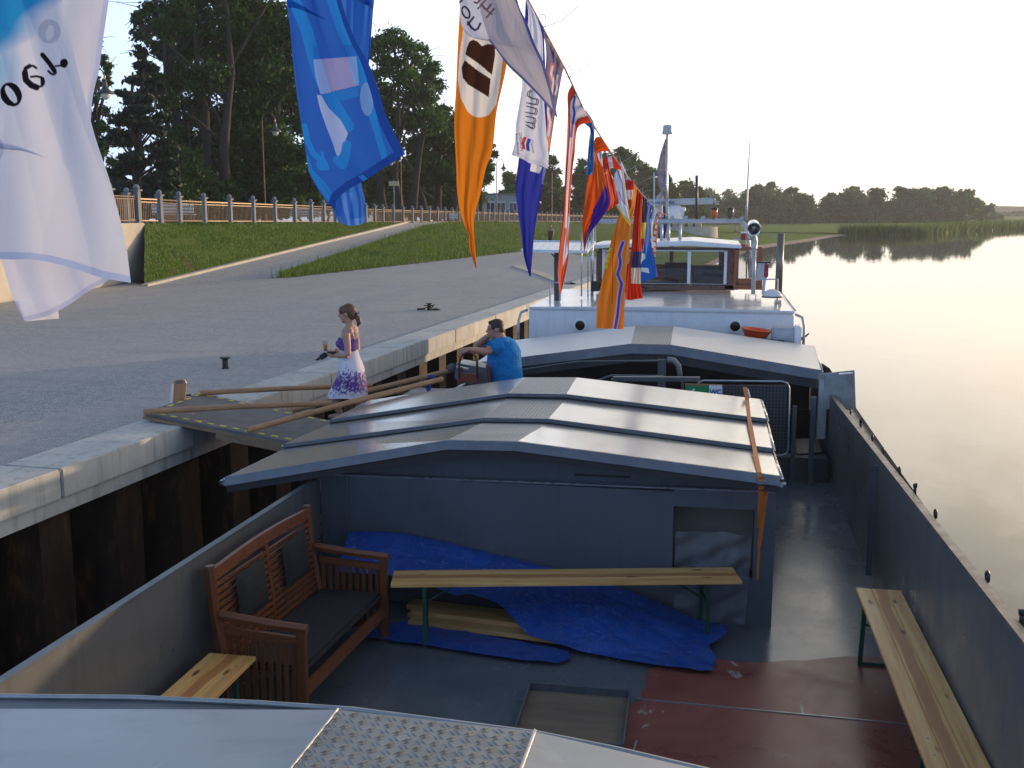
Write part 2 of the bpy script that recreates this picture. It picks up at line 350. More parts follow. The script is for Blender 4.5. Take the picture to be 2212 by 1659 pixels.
# bed under the land, one ground sheet to the horizon
mb = MB(); mb.ngon([(-700, -110, -.8), (1500, -110, -.8), (1500, 1560, -.8), (-700, 1560, -.8)]); struct(mb.build('river_bed', M_dirt))
# quay paving
QE = 50.0
mb = MB(); mb.ngon([(quayX(-14) - .62, -14, 2.0), (quayX(QE) - .62, QE, 2.0), (-6.3, 53.5, 2.0), (-8.5, 60, 2.0), (-11.3, 60, 2.0), (-15.0, 35.0, 2.0), (-17.4, 30.2, 2.0), (-19.2, 33.2, 2.0), (-26.5, 22, 2.0), (-40, -14, 2.0)])
struct(mb.build('quay_paving', M_grav))
mb = MB(); P_ = resample([[-26, 22.4, 2.004], [-19.0, 32.6, 2.004], [-17.3, 30.3, 2.004]], 14)
mb.ngon([(p[0], p[1], 2.004) for p in P_] + [(p[0] + .25 + .2 * math.sin(i * 2.1), p[1] - .35 - .12 * math.sin(i * 3.7), 2.004) for i, p in list(enumerate(P_))[::-1]]); struct(mb.build('soil_strip', M_dirt))
# quay wall: coping blocks, lower beam, piling
quay = thing('quay_wall', 'long concrete and rusty steel quay wall beside the barge', 'quay wall', (quayX(0), 0, 0))
ang = math.atan(.0655); qd = Vector((math.sin(ang), math.cos(ang), 0)); qn = Vector((math.cos(ang), -math.sin(ang), 0))
y = -12.0; mb = MB()
while y < QE - .1:
    y2 = min(y + 2.9, QE); a = Vector((quayX(y), y, 0)); b = Vector((quayX(y2), y2, 0)); g = .012
    A = a - qn * .31 + qd * g; Bq = b - qn * .31 - qd * g
    mb.bar((A.x, A.y, 1.90), (Bq.x, Bq.y, 1.90), .62, .27); y = y2
mb.build('coping', M_cope, quay, bev=.012)
mb = MB(); a = Vector((quayX(-12), -12, 0)) - qn * .40; b = Vector((quayX(QE), QE, 0)) - qn * .40
mb.bar((a.x, a.y, 1.695), (b.x, b.y, 1.695), .72, .14); mb.build('capping_beam', M_cope, quay)
mb = MB(); P = []; y = -12.0; k = 0     # trapezoid piles
prof = []
while y < QE + 1:
    o_ = -.16; i_ = -.62
    prof += [(y, o_), (y + .42, o_), (y + .56, i_), (y + .98, i_)]; y += 1.12
pts = []
for yy, off in prof: p = Vector((quayX(yy), yy, 0)) + qn * off; pts.append(p)
for i in range(len(pts) - 1):
    a, b = pts[i], pts[i + 1]; mb.add([(a.x, a.y, -.7), (b.x, b.y, -.7), (b.x, b.y, 1.63), (a.x, a.y, 1.63)], [(0, 1, 2, 3)])
mb.build('sheet_piling', M_pile, quay)
# ladder of rusty stains is in the material; concrete end of the quay with stair going down to the water
mb = MB(); e = Vector((quayX(QE), QE, 0))
mb.bar((e.x - .3, e.y, .9), (e.x - 3.2, e.y + 3.6, .9), .4, 2.25); mb.build('return_wall', M_conc, quay)
slip = thing('slipway', 'pale concrete slipway wall sloping down behind the end of the quay', 'slipway', (e.x, e.y, 0))
mb = MB(); mb.prism([(-3.6, 47.6, 2.12), (-1.2, 56, .3), (-1.2, 56, -.5), (-3.6, 47.6, -.5)], (.35, -.1, 0)); mb.build('sloping_wall', M_conc, slip)
mb = MB(); mb.add([(-4.0, 50.5, 1.2), (-1.0, 57, .1), (-4.5, 60, .6), (-8, 56, 1.95)], [(0, 1, 2, 3)]); mb.build('ramp_slab', M_grav, slip)
mb = MB()
fp = [atz(1116, 575, 2.01), atz(1180, 596, 2.01), atz(1232, 616, 2.01)]
for a, b in zip(fp, fp[1:]): mb.bar(tuple(a), tuple(b), .45, .05)
o = mb.build('kerb_strip', M_conc); struct(o)

# fence line on the promenade, from the retaining wall to far astern
FK = [(278, 480, 33.5), (328, 482, 36), (401, 482, 39.5), (662, 482, 50), (852, 482, 65), (1100, 479, 101), (1256, 480, 130)]
fence_pts = [atd(x, yb, d) for x, yb, d in FK]
fence_pts[0] = np.array([-18.95, 32.3, 3.9]); fence_pts = fence_pts + [np.array([-10., 175, 2.5])]
for i, p in enumerate(fence_pts):
    if i in (4,): p[0] = -20.0
# retaining wall
wA = np.array([-18.68, 32.9, 2.0]); wB = atz(0, 655, 2.0); wB = wA + (wB - wA) * 1.6
rw = thing('retaining_wall', 'tall pale concrete retaining wall behind the white flag', 'wall', tuple(wA))
mb = MB(); dW = (wB - wA); dW /= np.linalg.norm(dW); nW = np.array([dW[1], -dW[0], 0]) 
if nW[0] > 0: nW = -nW
mb.prism([tuple(wA), tuple(wB), tuple(wB + [0, 0, 1.9]), tuple(wA + [0, 0, 1.9])], tuple(nW * 3.0)); mb.build('wall_slab', M_conc, rw, bev=.03)
# grassy banks, ramp, kerb
rampL0 = np.array([-17.2, 30.05, 2.0]); rampL1 = np.array([-19.75, 66.2, 3.47]); rampR0 = np.array([-14.85, 34.9, 2.0]); rampR1 = np.array([-19.4, 75.5, 3.40])
RL = resample([rampL0 + [0, 0, .005], rampL1, [-20.3, 70, 3.6]], 14); RR = resample([rampR0 + [0, 0, .005], rampR1, [-19.6, 80, 3.45]], 14)
strip('ramp_road', RL, RR, M_grav, 2)
mb = MB()
for a, b in zip(RL[:-1], RL[1:]): mb.bar(tuple(a + [0, 0, .01]), tuple(b + [0, 0, .01]), .22, .12)
struct(mb.build('ramp_kerb', M_conc))
fl = resample([[-18.7, 32.9, 3.88], fence_pts[2] + [.15, 0, 0], fence_pts[3] + [.1, 0, 0], [-19.9, 63, 3.55], [-20.1, 68, 3.5]], 26)
strip('upper_grass_bank', fl, resample([[-17.35, 30.3, 2.02], [-18.0, 40.6, 2.45], [-19.9, 66.2, 3.47], [-20.2, 68, 3.5]], 26), M_grass, 8, .035)
up = resample([rampR0 + [0, 0, .02], [-16.6, 50.5, 2.63], [-18.4, 66, 3.2], [-19.3, 76, 3.44], [-19.2, 100, 3.28], [-16.2, 130, 2.92], [-10, 175, 2.5]], 60)
ft = resample([rampR0 + [.12, -.1, .0], [-12.9, 47, 2.0], [-11.1, 59.6, 2.0], [-9.8, 68, 1.75], [-7.8, 84, 1.2], [-4, 115, .7], [2, 170, .4]], 60)
strip('lower_grass_bank', up, ft, M_grass, 14, .10, seed=8)
sh = resample([[-11.2, 57.5, 1.98], [-7, 56, 1.2], [-2.5, 61, -.1], [-1.0, 75, -.12], [1, 100, -.12], [5.4, 131, -.1], [14.0, 163, -.1], [21, 191, -.1], [26, 205, -.1]], 60)
ft2 = resample([[-11.3, 58, 2.0], [-11.1, 59.6, 2.0], [-9.8, 68, 1.75], [-7.8, 84, 1.2], [-4, 115, .7], [2, 170, .4], [-6, 210, .4]], 60)
mid = sh * .93 + ft2 * .07; mid[:, 2] = np.maximum(.22, mid[:, 2])
ed = resample([rampR0 + [.12, -.1, .0], [-12.9, 47, 2.0], [-11.1, 59.6, 2.0]], 60); m = MB()
m.ngon([(p[0] - .2, p[1], 2.006) for p in ed] + [(p[0] + .12 + .16 * abs(math.sin(i * 1.3)) + .1 * math.sin(i * 4.1), p[1], 2.006) for i, p in list(enumerate(ed))[::-1]]); struct(m.build('soil_edge', M_dirt))
strip('meadow', ft2, mid, M_mead, 5, .03, seed=5); strip('river_beach', mid, sh, M_sand, 1)
SH2 = [(1818, 510), (1887, 509.5), (1996, 508), (2069, 501), (2212, 494), (2400, 488)]
shore2 = [atz(x, y_, 0.) for x, y_ in SH2]; shore2 = [np.array([24, 198, 0.])] + shore2 + [np.array([420., 900, 0]), np.array([700., 1400, 0])]
s2 = resample(shore2, 50); bk = resample([[-8, 200, .5], [-10, 330, .6], [20, 420, .6], [80, 600, .6], [300, 1100, .6], [480, 1500, .6]], 50)
s2[:, 2] = -.1; m2 = s2 + (bk - s2) * .03; m2[:, 2] = .4
strip('far_meadow', bk, m2, M_mead, 3); strip('far_shore', m2, s2, M_mead, 1)
pr = resample([p - [.05, 0, .02] for p in fence_pts] + [[-8., 330, .6]], 24); pl = pr - [260, 0, 0]
strip('park_ground', pl, pr, M_dirt, 4)
o_ = resample([[-19.2, 33, 3.84], [-27, 22, 3.84], [-50, 0, 3.84]], 3); strip('terrace_ground', o_ - [200, -10, 0], o_, M_dirt, 1)
# low background hills
def hills(name, prof, d, base):
    P = [atd(x, y_, d) for x, y_ in prof]; V = []; 
    for p in P: V += [(p[0], p[1], base), tuple(p), (p[0] * 1.1, p[1] * 1.1, base)]
    n = len(P); Fq = []
    for i in range(n - 1): a = 3 * i; Fq += [(a, a + 3, a + 4, a + 1), (a + 1, a + 4, a + 5, a + 2)]
    o = npmesh(name, V, np.array(Fq), M_hill, smooth=True); o['kind'] = 'structure'
M_hill = pm('wooded_hill', (.05, .075, .035), .95, 0, .35, .03, .6, .15)
hills('distant_hill', [(1960, 456), (2060, 447), (2110, 444.5), (2170, 445), (2212, 446), (2300, 441), (2450, 440), (2600, 448), (2700, 456)], 1150, 0)

# ---- fence
M_picket = pm('dark_brown_pickets', (.05, .028, .014), .5, .2, .2, 20, .02, 20)
fence = thing('promenade_fence', 'long metal railing with square grey pillars along the promenade above the grass bank', 'fence', tuple(fence_pts[0]))
M_pillar = pm('grey_stone_pillar', (.17, .185, .21), .75, 0, .12, 6, .15, 30)
M_brass = pm('brown_painted_railing', (.11, .062, .03), .35, .4, .1, 20, .02, 20)
fp = np.array(fence_pts); d = np.r_[0, np.cumsum(np.linalg.norm(np.diff(fp, axis=0), axis=1))]
posts = []; t = 0.0; HF = .92
def fpt(t): return np.array([np.interp(t, d, fp[:, i]) for i in range(3)])
while t < d[-1]: posts.append(fpt(t)); t += 2.05
posts = posts[:68]
def pillar(p, s=1.0, name='pillar', parent=fence):
    m = MB(); w = .165 * s; h = HF * s
    m.box((p[0], p[1], p[2] + h / 2), (w, w, h)); m.box((p[0], p[1], p[2] + h + .03), (w * 1.5, w * 1.5, .06)); m.lathe([(.02, 0), (.09 * s, .03), (.10 * s, .09), (.07 * s, .15), (.01, .18)], (p[0], p[1], p[2] + h + .05), 8)
    return m.build(name, M_pillar, parent)
for p in posts: pillar(p)
for a, b in zip(posts[:-1], posts[1:]):
    m = MB(); dd = b - a; L_ = np.linalg.norm(dd); a2 = a + dd * .1 / L_; b2 = b - dd * .1 / L_; far = a[1] > 80
    for z, th in ((.80, .045), (.70, .03), (.08, .035)): m.bar(tuple(a2 + [0, 0, z]), tuple(b2 + [0, 0, z]), .03, th)
    nb = 17 if not far else 10; m.cur = 1
    for i in range(1, nb):
        q = a2 + (b2 - a2) * i / nb; m.bar(tuple(q + [0, 0, .09]), tuple(q + [0, 0, .70]), .016 if not far else .03, .016 if not far else .03, (1, 0, 0))
    m.build('railing_panel', [M_brass, M_picket], fence)
# side fence on top of the retaining wall
fs = thing('terrace_fence', 'short metal railing with ball topped pillar on top of the pale retaining wall', 'fence', tuple(wA + [0, 0, 1.9]))
for k in range(7):
    a = wA + [-.12, .0, 1.9] + (wB - wA) * (k * .14 + .02); b = wA + [-.12, 0, 1.9] + (wB - wA) * ((k + 1) * .14 + .02)
    pillar(a, 1.12, parent=fs); m = MB()
    for z in (.86, .78, .08): m.bar(tuple(a + [0, 0, z]), tuple(b + [0, 0, z]), .03, .035)
    for i in range(1, 14): q = a + (b - a) * i / 14; m.bar(tuple(q + [0, 0, .08]), tuple(q + [0, 0, .8]), .018, .018, (1, 0, 0))
    m.build('railing_panel', M_brass, fs)

# ---- lamp posts
M_lampm = pm('dark_green_lamp_metal', (.05, .055, .05), .4, .3, .1, 10, .05, 30)
M_globe = pm('clear_lamp_globe', (.75, .68, .55), .15, 0, .05, 5, 0, 5)
def street_lamp(xp, yp, dd, yt, label, ybase, side=1):
    base = atd(xp, ybase, dd); top = atd(xp, yt, dd); h = top[2] - base[2]
    r = thing('street_lamp', label, 'street lamp', tuple(base), 'street lamps on the promenade')
    m = MB(); m.tube([base, base + [0, 0, h * .25], base + [0, 0, h]], [.055, .045, .03], 8); m.lathe([(.10, 0), (.10, .25), (.06, .4)], tuple(base), 10); m.build('pole', M_brass, r)
    rt = _RT * side; c = base + [0, 0, h]; pts = []
    for k in range(9): q = math.pi * k / 8; pts.append(c + rt * .32 * (1 - math.cos(q)) + np.array([0, 0, .32 * math.sin(q)]))
    pts.append(pts[-1] + [0, 0, -.2]); m = MB(); m.tube(pts, .022, 6); m.build('swan_neck', M_brass, r)
    hc = pts[-1]; m = MB(); m.lathe([(.03, .12), (.07, .02), (.08, -.12), (.14, -.22), (.30, -.34), (.30, -.36), (.1, -.34)], tuple(hc), 14); m.build('lamp_shade', M_lampm, r)
    m = MB(); m.lathe([(.15, -.34), (.16, -.42), (.12, -.52), (.03, -.57)], tuple(hc), 12); m.build('lamp_globe', M_globe, r, smooth=True)
street_lamp(205, 465, 37.5, 172, 'street lamp seen between the white flag and the dark conifer', 478)
street_lamp(574, 472, 53, 262, 'street lamp in front of the tallest tree group', 480)
street_lamp(868, 470, 70, 333, 'street lamp with its head beside the tip of the blue flag', 480, -1)
street_lamp(1073, 470, 98, 352, 'street lamp standing in front of the pale flat roofed house', 479)
street_lamp(1192, 470, 125, 372, 'slender street lamp farthest along the promenade behind the blue pennant', 478)
# ---- sign
p = atd(852, 478, 66); sg = thing('street_sign', 'blank cream direction sign on a thin post by the fence', 'sign', tuple(p))
m = MB(); m.tube([p, p + [0, 0, 2.5]], .03, 6); m.build('post', M_galv, sg); m = MB(); m.box(tuple(p + [0, 0, 2.3]), (.62, .05, .28), YAW); m.build('sign_board', pm('cream_sign', (.62, .50, .30), .6), sg)
# ---- park benches
def park_bench(xp, yb, dd, label):
    p = atd(xp, yb, dd); r = thing('park_bench', label, 'bench', tuple(p), 'white benches behind the promenade railing'); W = 1.7
    def L(x, y_, z): return tuple(p + _RT * x + np.array([-math.sin(YAW), math.cos(YAW), 0]) * y_ + [0, 0, z])
    m = MB()
    for k in range(3): m.bar(L(-W / 2, .02 + k * .13, .44), L(W / 2, .02 + k * .13, .44), .10, .03)
    m.build('seat', M_white, r); m = MB()
    for k in range(3): m.bar(L(-W / 2, -.08, .55 + k * .13), L(W / 2, -.08, .55 + k * .13), .03, .09)
    m.build('backrest', M_white, r)
    for s in (-.7, .7):
        m = MB(); m.bar(L(s, 0, 0), L(s, -.08, .9), .05, .05); m.bar(L(s, .35, 0), L(s, .3, .43), .05, .05); m.bar(L(s, 0, .42), L(s, .32, .42), .05, .05); m.build('leg', M_black, r)
park_bench(376, 487, 43.5, 'white slatted park bench behind the railing near the dark conifer')
park_bench(666, 487, 54, 'white slatted park bench behind the railing below the blue flag')
park_bench(965, 486, 80, 'faint pale park bench behind the railing at the top of the ramp')

# ---- houses
def house(name, x0, x1, yb, yt, dd, label, wins, depth=7, roofh=0.0, wallm=None):
    A = atd(x0, yb, dd); Bq = atd(x1, yb, dd); T = atd(x0, yt, dd); h = T[2] - A[2]; W = np.linalg.norm(Bq - A)
    u = (Bq - A) / W; u[2] = 0; n = np.array([-u[1], u[0], 0]); A[2] -= .6; h += .6
    r = thing(name, label, 'house', tuple(A)); m = MB()
    m.prism([tuple(A), tuple(A + u * W), tuple(A + u * W + [0, 0, h]), tuple(A + [0, 0, h])], tuple(n * depth)); m.build('wall', wallm or pm('blue_grey_render', (.30, .33, .34), .9, 0, .15, .6, .2, 8), r)
    m = MB()
    if roofh:
        c = A + [0, 0, h]; q = [c - u * .3 - n * .3, c + u * (W + .3) - n * .3, c + u * (W + .3) + n * (depth + .3), c - u * .3 + n * (depth + .3)]; rg = [c + n * depth / 2 + [0, 0, roofh], c + u * W + n * depth / 2 + [0, 0, roofh]]
        m.add([tuple(z) for z in q + rg], [(0, 1, 5, 4), (2, 3, 4, 5), (0, 4, 3), (1, 2, 5)])
        m.build('roof', pm('brown_roof', (.10, .07, .06), .8), r)
    else:
        c = A + [0, 0, h + .08] + u * W / 2 + n * depth / 2; m.box(tuple(c), (W + .3, depth + .3, .16), math.atan2(u[1], u[0])); ro = m.build('roof', pm('grey_flat_roof', (.18, .18, .18), .9), r)
        m = MB(); c2 = A + u * W * .25 + n * depth * .5 + [0, 0, h + .5]; m.box(tuple(c2), (.7, .7, .9)); m.build('chimney', pm('red_brick', (.25, .10, .06), .9), ro)
    for fx, fz, ww, wh in wins:
        c = A + u * W * fx + n * -.02 + [0, 0, .6 + (h - .6) * fz]; m = MB(); m.box(tuple(c), (ww, .08, wh), math.atan2(u[1], u[0])); f = m.build('window', pm('white_window_frame', (.6, .6, .58), .5), r)
        m = MB()
        for sx in (-.24, .24): m.box(tuple(c - n * .045 + u * sx * ww), (ww * .4, .02, wh * .86), math.atan2(u[1], u[0]))
        m.build('pane', pm('dark_pane', (.02, .025, .03), .1), f)
house('house', 985, 1118, 478, 421, 118, 'low pale blue house with flat roof behind the railing', [(.12, .45, 1.0, 1.7), (.56, .45, 1.0, 1.7), (.73, .45, 1.0, 1.7), (.93, .45, .8, 1.6)])
house('house', 1110, 1160, 476, 429, 122, 'small annex with two narrow windows right of the flat roofed house', [(.2, .4, .7, 1.6), (.6, .4, .7, 1.6)], 4)
house('house', 806, 868, 470, 424, 96, 'cream house with brown pitched roof half hidden behind tree trunks', [(.3, .4, .8, 1.2), (.7, .4, .8, 1.2)], 6, .01, pm('cream_render', (.42, .38, .28), .9))
# ---- round bastion on the meadow with windows
c = atd(1480, 512, 148); bs = thing('round_pavilion', 'low round sand coloured pavilion on the meadow behind the radar', 'pavilion', tuple(c))
c[1] += 4; c[2] -= .5; m = MB(); m.lathe([(4.5, 0), (4.4, 1.85), (4.1, 1.85), (4.1, 1.6)], tuple(c), 40); m.build('parapet', M_conc, bs, smooth=False)
m = MB(); m.box((c[0] - .9, c[1] + 1.5, c[2] + 1.8), (6.0, 5, 2.1)); m.build('upper_wall', pm('tan_render', (.42, .36, .27), .8), bs)
for k in range(5):
    m = MB(); m.box((c[0] - 3.1 + k * 1.05, c[1] - 1.02, c[2] + 2.25), (.30, .06, .75)); m.build('window', M_black, bs)
m = MB(); m.box((c[0] - .9, c[1] + 1.5, c[2] + 2.9), (6.2, 5.2, .14)); m.build('roof', pm('grey_flat_roof', (.18, .18, .18), .9), bs)

# ================================================================== VEGETATION
def clumps(centers, radii, counts, leaf, col_j=.35, flat=1.0, droop=0.0, seed=1, sub=9, shell=.55):
    r_ = np.random.default_rng(seed); Vs = []; T = []; 
    for (c, rad, n) in zip(centers, radii, counts):
        n = int(n); c = np.asarray(c, float)
        # sub clumps inside each ball give light and dark lumps and gaps
        dirs = r_.normal(size=(sub, 3)); dirs /= np.linalg.norm(dirs, axis=1)[:, None]
        sc = c + dirs * (rad * (shell + (1 - shell) * r_.random(sub))[:, None] * .8) * np.array([1, 1, flat])
        k = r_.integers(0, sub, n); off = r_.normal(size=(n, 3)) * rad * .26 * np.array([1, 1, .7 * flat])
        P = sc[k] + off; P[:, 2] -= droop * np.abs(off[:, 0] + off[:, 1])
        tn = (1 + r_.normal(size=sub) * col_j * .6)[k] * (1 + r_.normal(size=n) * col_j * .5)
        tn = np.clip(tn, .35, 2.0)
        s_ = leaf * (.6 + .8 * r_.random(n))
        a = r_.normal(size=(n, 3)); a /= np.linalg.norm(a, axis=1)[:, None]; b = np.cross(a, r_.normal(size=(n, 3))); b /= np.linalg.norm(b, axis=1)[:, None]
        q = np.stack([P - a * s_[:, None], P - b * s_[:, None] * .55, P + a * s_[:, None], P + b * s_[:, None] * .55], 1)
        Vs.append(q.reshape(-1, 3)); w = 1 + (tn - 1) * .5
        T.append(np.repeat(np.stack([tn * w, tn, tn * .9, np.ones(n)], 1), 4, 0))
    V = np.concatenate(Vs); T = np.concatenate(T); return V, T
def tree(name, label, cat, base, cl, leaf, mat, trunk_r=.25, trunk_to=.75, seed=1, dens=1.0, group=None, flat=.9, stems=1, limb_r=.07, bare=0, sub=9, col_j=.35):
    """cl: list of (point, radius). crown clumps hang on limbs from a tapered trunk"""
    r_ = np.random.default_rng(seed); base = np.array(base, float); r = thing(name, label, cat, tuple(base), group)
    C = [np.array(c, float) for c, _ in cl]; rad = [q for _, q in cl]
    rad = [q * 1.25 for q in rad]; cnt = [dens * 560 * q ** 2 * (.25 / leaf) ** 2 * .5 + 40 for q in rad]
    V, T = clumps(C, rad, cnt, leaf, flat=flat, seed=seed, sub=sub, col_j=col_j)
    Fq = np.arange(len(V)).reshape(-1, 4); npmesh('crown', V, Fq, mat, r, T)
    topz = max(c[2] for c in C); h = topz - base[2]; m = MB()
    cen = np.mean(C, axis=0)
    for s in range(stems):
        dx = (s - (stems - 1) / 2) * 1.6; tp = np.array([cen[0] * .75 + base[0] * .25 + dx * 1.3, cen[1] * .7 + base[1] * .3, base[2] + h * trunk_to])
        b0 = base + [dx * .6, 0, -.2]; pts = [b0 + (tp - b0) * k / 6 + r_.normal(size=3) * [.10, .10, 0] * (k > 0) for k in range(7)]
        m.tube(pts, [trunk_r * (1.15 - .95 * k / 6) for k in range(7)], 8)
        for i, c in enumerate(C):
            if i % stems != s: continue
            f = min(.95, max(.25, (c[2] - base[2]) / h * .75)); k = f / 1.0 * 6; a = b0 + (tp - b0) * f
            if c[2] < a[2]: a = b0 + (tp - b0) * max(.15, (c[2] - base[2]) / h * .6)
            midp = (a + c) / 2 + r_.normal(size=3) * .15 + [0, 0, .12]; m.tube([a, midp, c], [limb_r, limb_r * .6, limb_r * .25], 5)
            for q in range(3 + bare):
                e_ = c + r_.normal(size=3) * rad[i] * (.55 + .12 * bare); m.tube([midp * .4 + c * .6, (c + e_) / 2 + [0, 0, .05], e_], [limb_r * .35, limb_r * .22, limb_r * .1], 4, cap=False)
    m.build('trunk', M_bark, r, smooth=True)
    return r
def px_clumps(lst, dd, jit=1.5, seed=2, k=1.0):
    r_ = np.random.default_rng(seed); out = []
    for x, y_, q in lst: d_ = dd + r_.normal() * jit; out.append((atd(x, y_, d_), q * k * dd / F))
    return out
# conifer
r_ = np.random.default_rng(4); cl = []
for i in range(46):
    t = i / 45; y_ = 128 + t * 330; w = 14 + 62 * min(1, t * 1.8) ** .75; a = r_.uniform(-1, 1); cl.append((300 + a * w + 4 * math.sin(i), y_ + abs(a) * 12, 13 + 10 * t + r_.random() * 6))
tree('conifer_tree', 'dark blue green spruce with ragged outline beside the white flag', 'tree', atd(302, 484, 47), px_clumps(cl, 47, 1.0, 5), .13, M_needle, .22, .95, 5, 1.5, flat=.45, sub=7)
# tall airy group
T2 = [(340, 28, 30), (308, 75, 20), (296, 40, 14), (300, 112, 15), (375, 62, 34), (425, 15, 46), (480, -40, 60), (405, 112, 36), (452, 95, 46), (345, 105, 20), (380, 172, 30), (360, 215, 22), (330, 165, 16), (500, 60, 50), (440, 175, 44), (400, 240, 34), (450, 250, 40), (498, 150, 48), (395, 300, 40), (455, 330, 46), (410, 370, 46), (560, -60, 60), (520, -90, 70), (600, -30, 40), (385, 20, 30), (355, 65, 24)]
tree('broadleaf_tree', 'tall airy tree with bare twigs on its left side, reaching the top edge', 'tree', atd(455, 482, 56), px_clumps(T2, 56, 1.6, 6), .12, M_leaf, .32, .85, 6, 1.05, bare=4, limb_r=.11, stems=3, sub=13)
T3 = [(560, 20, 50), (600, 40, 44), (625, 90, 38), (560, 90, 52), (620, 150, 46), (570, 180, 52), (640, 205, 34), (600, 245, 48), (535, 240, 48), (490, 290, 48), (548, 310, 55), (500, 370, 52), (560, 385, 52), (610, 330, 44), (650, 270, 24), (620, 390, 44), (665, 330, 18), (540, 140, 44), (640, 60, 24), (655, 400, 32)]
tree('broadleaf_tree', 'dense dark tree left of the large blue flag', 'tree', atd(560, 482, 60), px_clumps(T3, 60, 1.6, 7), .13, M_leaf, .34, .8, 7, 1.25, bare=1, limb_r=.11, stems=2, sub=13)
T4 = [(818, 100, 22), (850, 88, 24), (878, 100, 20), (905, 118, 22), (938, 145, 17), (832, 140, 26), (870, 150, 28), (908, 160, 28), (948, 185, 15), (845, 195, 28), (885, 205, 30), (925, 205, 24), (850, 250, 28), (890, 258, 28), (925, 262, 28), (815, 230, 24), (800, 290, 26), (840, 310, 30), (800, 170, 24), (790, 350, 34), (790, 110, 20)]
tree('broadleaf_tree', 'tall open tree with visible trunks right of the blue flag', 'tree', atd(862, 480, 76), px_clumps(T4, 76, 1.8, 8), .15, M_leafl, .30, .8, 8, .85, bare=3, limb_r=.11, stems=3, sub=13)
T5 = [(905, 330, 34), (940, 310, 30), (965, 290, 26), (985, 260, 20), (975, 340, 34), (1000, 320, 26), (925, 375, 34), (965, 390, 34), (1005, 380, 28), (880, 380, 34), (850, 380, 34), (950, 250, 20), (1010, 290, 20)]
tree('broadleaf_tree', 'rounded dark tree behind the orange pennant', 'tree', atd(945, 482, 82), px_clumps(T5, 82, 1.8, 9), .17, M_leaf, .34, .7, 9, 1.3, stems=3, sub=12)
T6 = [(1050, 320, 14), (1062, 335, 12), (1045, 345, 16), (1058, 360, 10), (1050, 385, 12), (1035, 380, 18), (1040, 300, 16), (1030, 420, 20)]
tree('broadleaf_tree', 'slim light green tree just right of the orange pennant', 'tree', atd(1035, 480, 90), px_clumps(T6, 90, 1, 10), .18, M_leafl, .2, .8, 10, 1.0)
T0 = [(215, 130, 14), (232, 150, 12), (205, 175, 14), (235, 175, 9), (225, 240, 14), (215, 280, 16), (240, 300, 10), (225, 320, 16), (245, 350, 12), (232, 390, 24), (210, 420, 30), (190, 90, 20), (170, 200, 30), (160, 320, 40)]
tree('broadleaf_tree', 'sparse light tree seen past the edge of the white flag', 'tree', atd(215, 484, 49), px_clumps(T0, 49, 1, 12), .12, M_leafl, .2, .85, 12, .8, bare=3)
bush_spots = [(255, 430, 42, 50, 'dark shrub mass at the foot of the spruce on its left'), (322, 418, 46, 52, 'dark shrub mass between the spruce and the tall tree'), (385, 430, 50, 54, 'dark shrub left of the tall airy tree trunks'), (450, 418, 54, 57, 'dark shrub thicket under the tall airy tree'), (510, 425, 52, 62, 'dark shrub between the tall airy tree and the dense tree'), (580, 415, 54, 60, 'dark shrub thicket beneath the dense tree'), (645, 410, 52, 62, 'shrub thicket just left of the blue flag tip'), (710, 400, 54, 68, 'shrub thicket behind the blue flag'), (765, 408, 50, 80, 'shrub thicket right of the blue flag'), (815, 400, 46, 100, 'dark shrub behind the cream house'), (890, 415, 46, 92, 'bushes right of the direction sign'), (945, 420, 44, 96, 'low bushes left of the orange pennant tip')]
for i, (x, y_, q, dd, lb) in enumerate(bush_spots):
    cl = [(x + dx * q * .8, y_ + dy, q * .5) for dx, dy in ((-1, 14), (-.5, -6), (0, -18), (.5, -4), (1, 14), (0, 22), (-.5, 28), (.5, 28))]
    tree('shrub', lb, 'shrub', atd(x, 484, dd), px_clumps(cl, dd, 1.0, 20 + i), dd * .0028, M_leaf, .1, .6, 20 + i, 1.9, group='shrubs behind the promenade', limb_r=.04)
# farther trees along the promenade
def farblob(seed, x0, x1, ytop, ybase, dd, mat, label, prof=None, leaf=None, dens=1.4, name='broadleaf_tree', group='trees beyond the promenade'):
    r_ = np.random.default_rng(seed); w = x1 - x0; cl = []; n = 16
    for i in range(n):
        a = r_.uniform(-1, 1); b = r_.uniform(0, 1); top = ytop + (a * a) * (ybase - ytop) * .42; y_ = top + b * (ybase - top) * .85; q = min(w, ybase - ytop) * .27 * (.8 + .5 * r_.random()); cl.append(((x0 + x1) / 2 + a * (w / 2 - q * .5), y_ + q * .7, q))
    cl += [((x0 + x1) / 2, ytop + w * .12, w * .16)] + [(x0 + w * (k + .5) / 5, ybase - w * .12, w * .2) for k in range(5)]; lf = leaf or dd * .0017
    return tree(name, label, 'tree', atd((x0 + x1) / 2, ybase + 1, dd), px_clumps(cl, dd, dd * .012, seed), lf, mat, dd * .003, .7, seed, dens, group=group, limb_r=dd * .0008, sub=8, flat=.9)
farblob(31, 1080, 1125, 372, 476, 140, M_leafl, 'small rounded tree behind the house, left of the white flag')
farblob(32, 1120, 1165, 385, 476, 150, M_leaf, 'small dark tree rising over the house annex')
farblob(33, 1160, 1225, 338, 472, 150, M_leaf, 'upright dark tree between the blue and red pennants')
farblob(34, 1225, 1290, 345, 474, 160, M_leaf, 'rounded dark tree behind the red and white pennant')
farblob(35, 1270, 1345, 334, 474, 175, M_leaf, 'broad dark tree behind the orange and purple flag')
farblob(36, 1300, 1380, 322, 474, 180, M_leaf, 'highest dark tree crown behind the string of flags')
farblob(37, 1350, 1425, 352, 474, 195, M_leaf, 'dark sloping tree crown left of the mast')
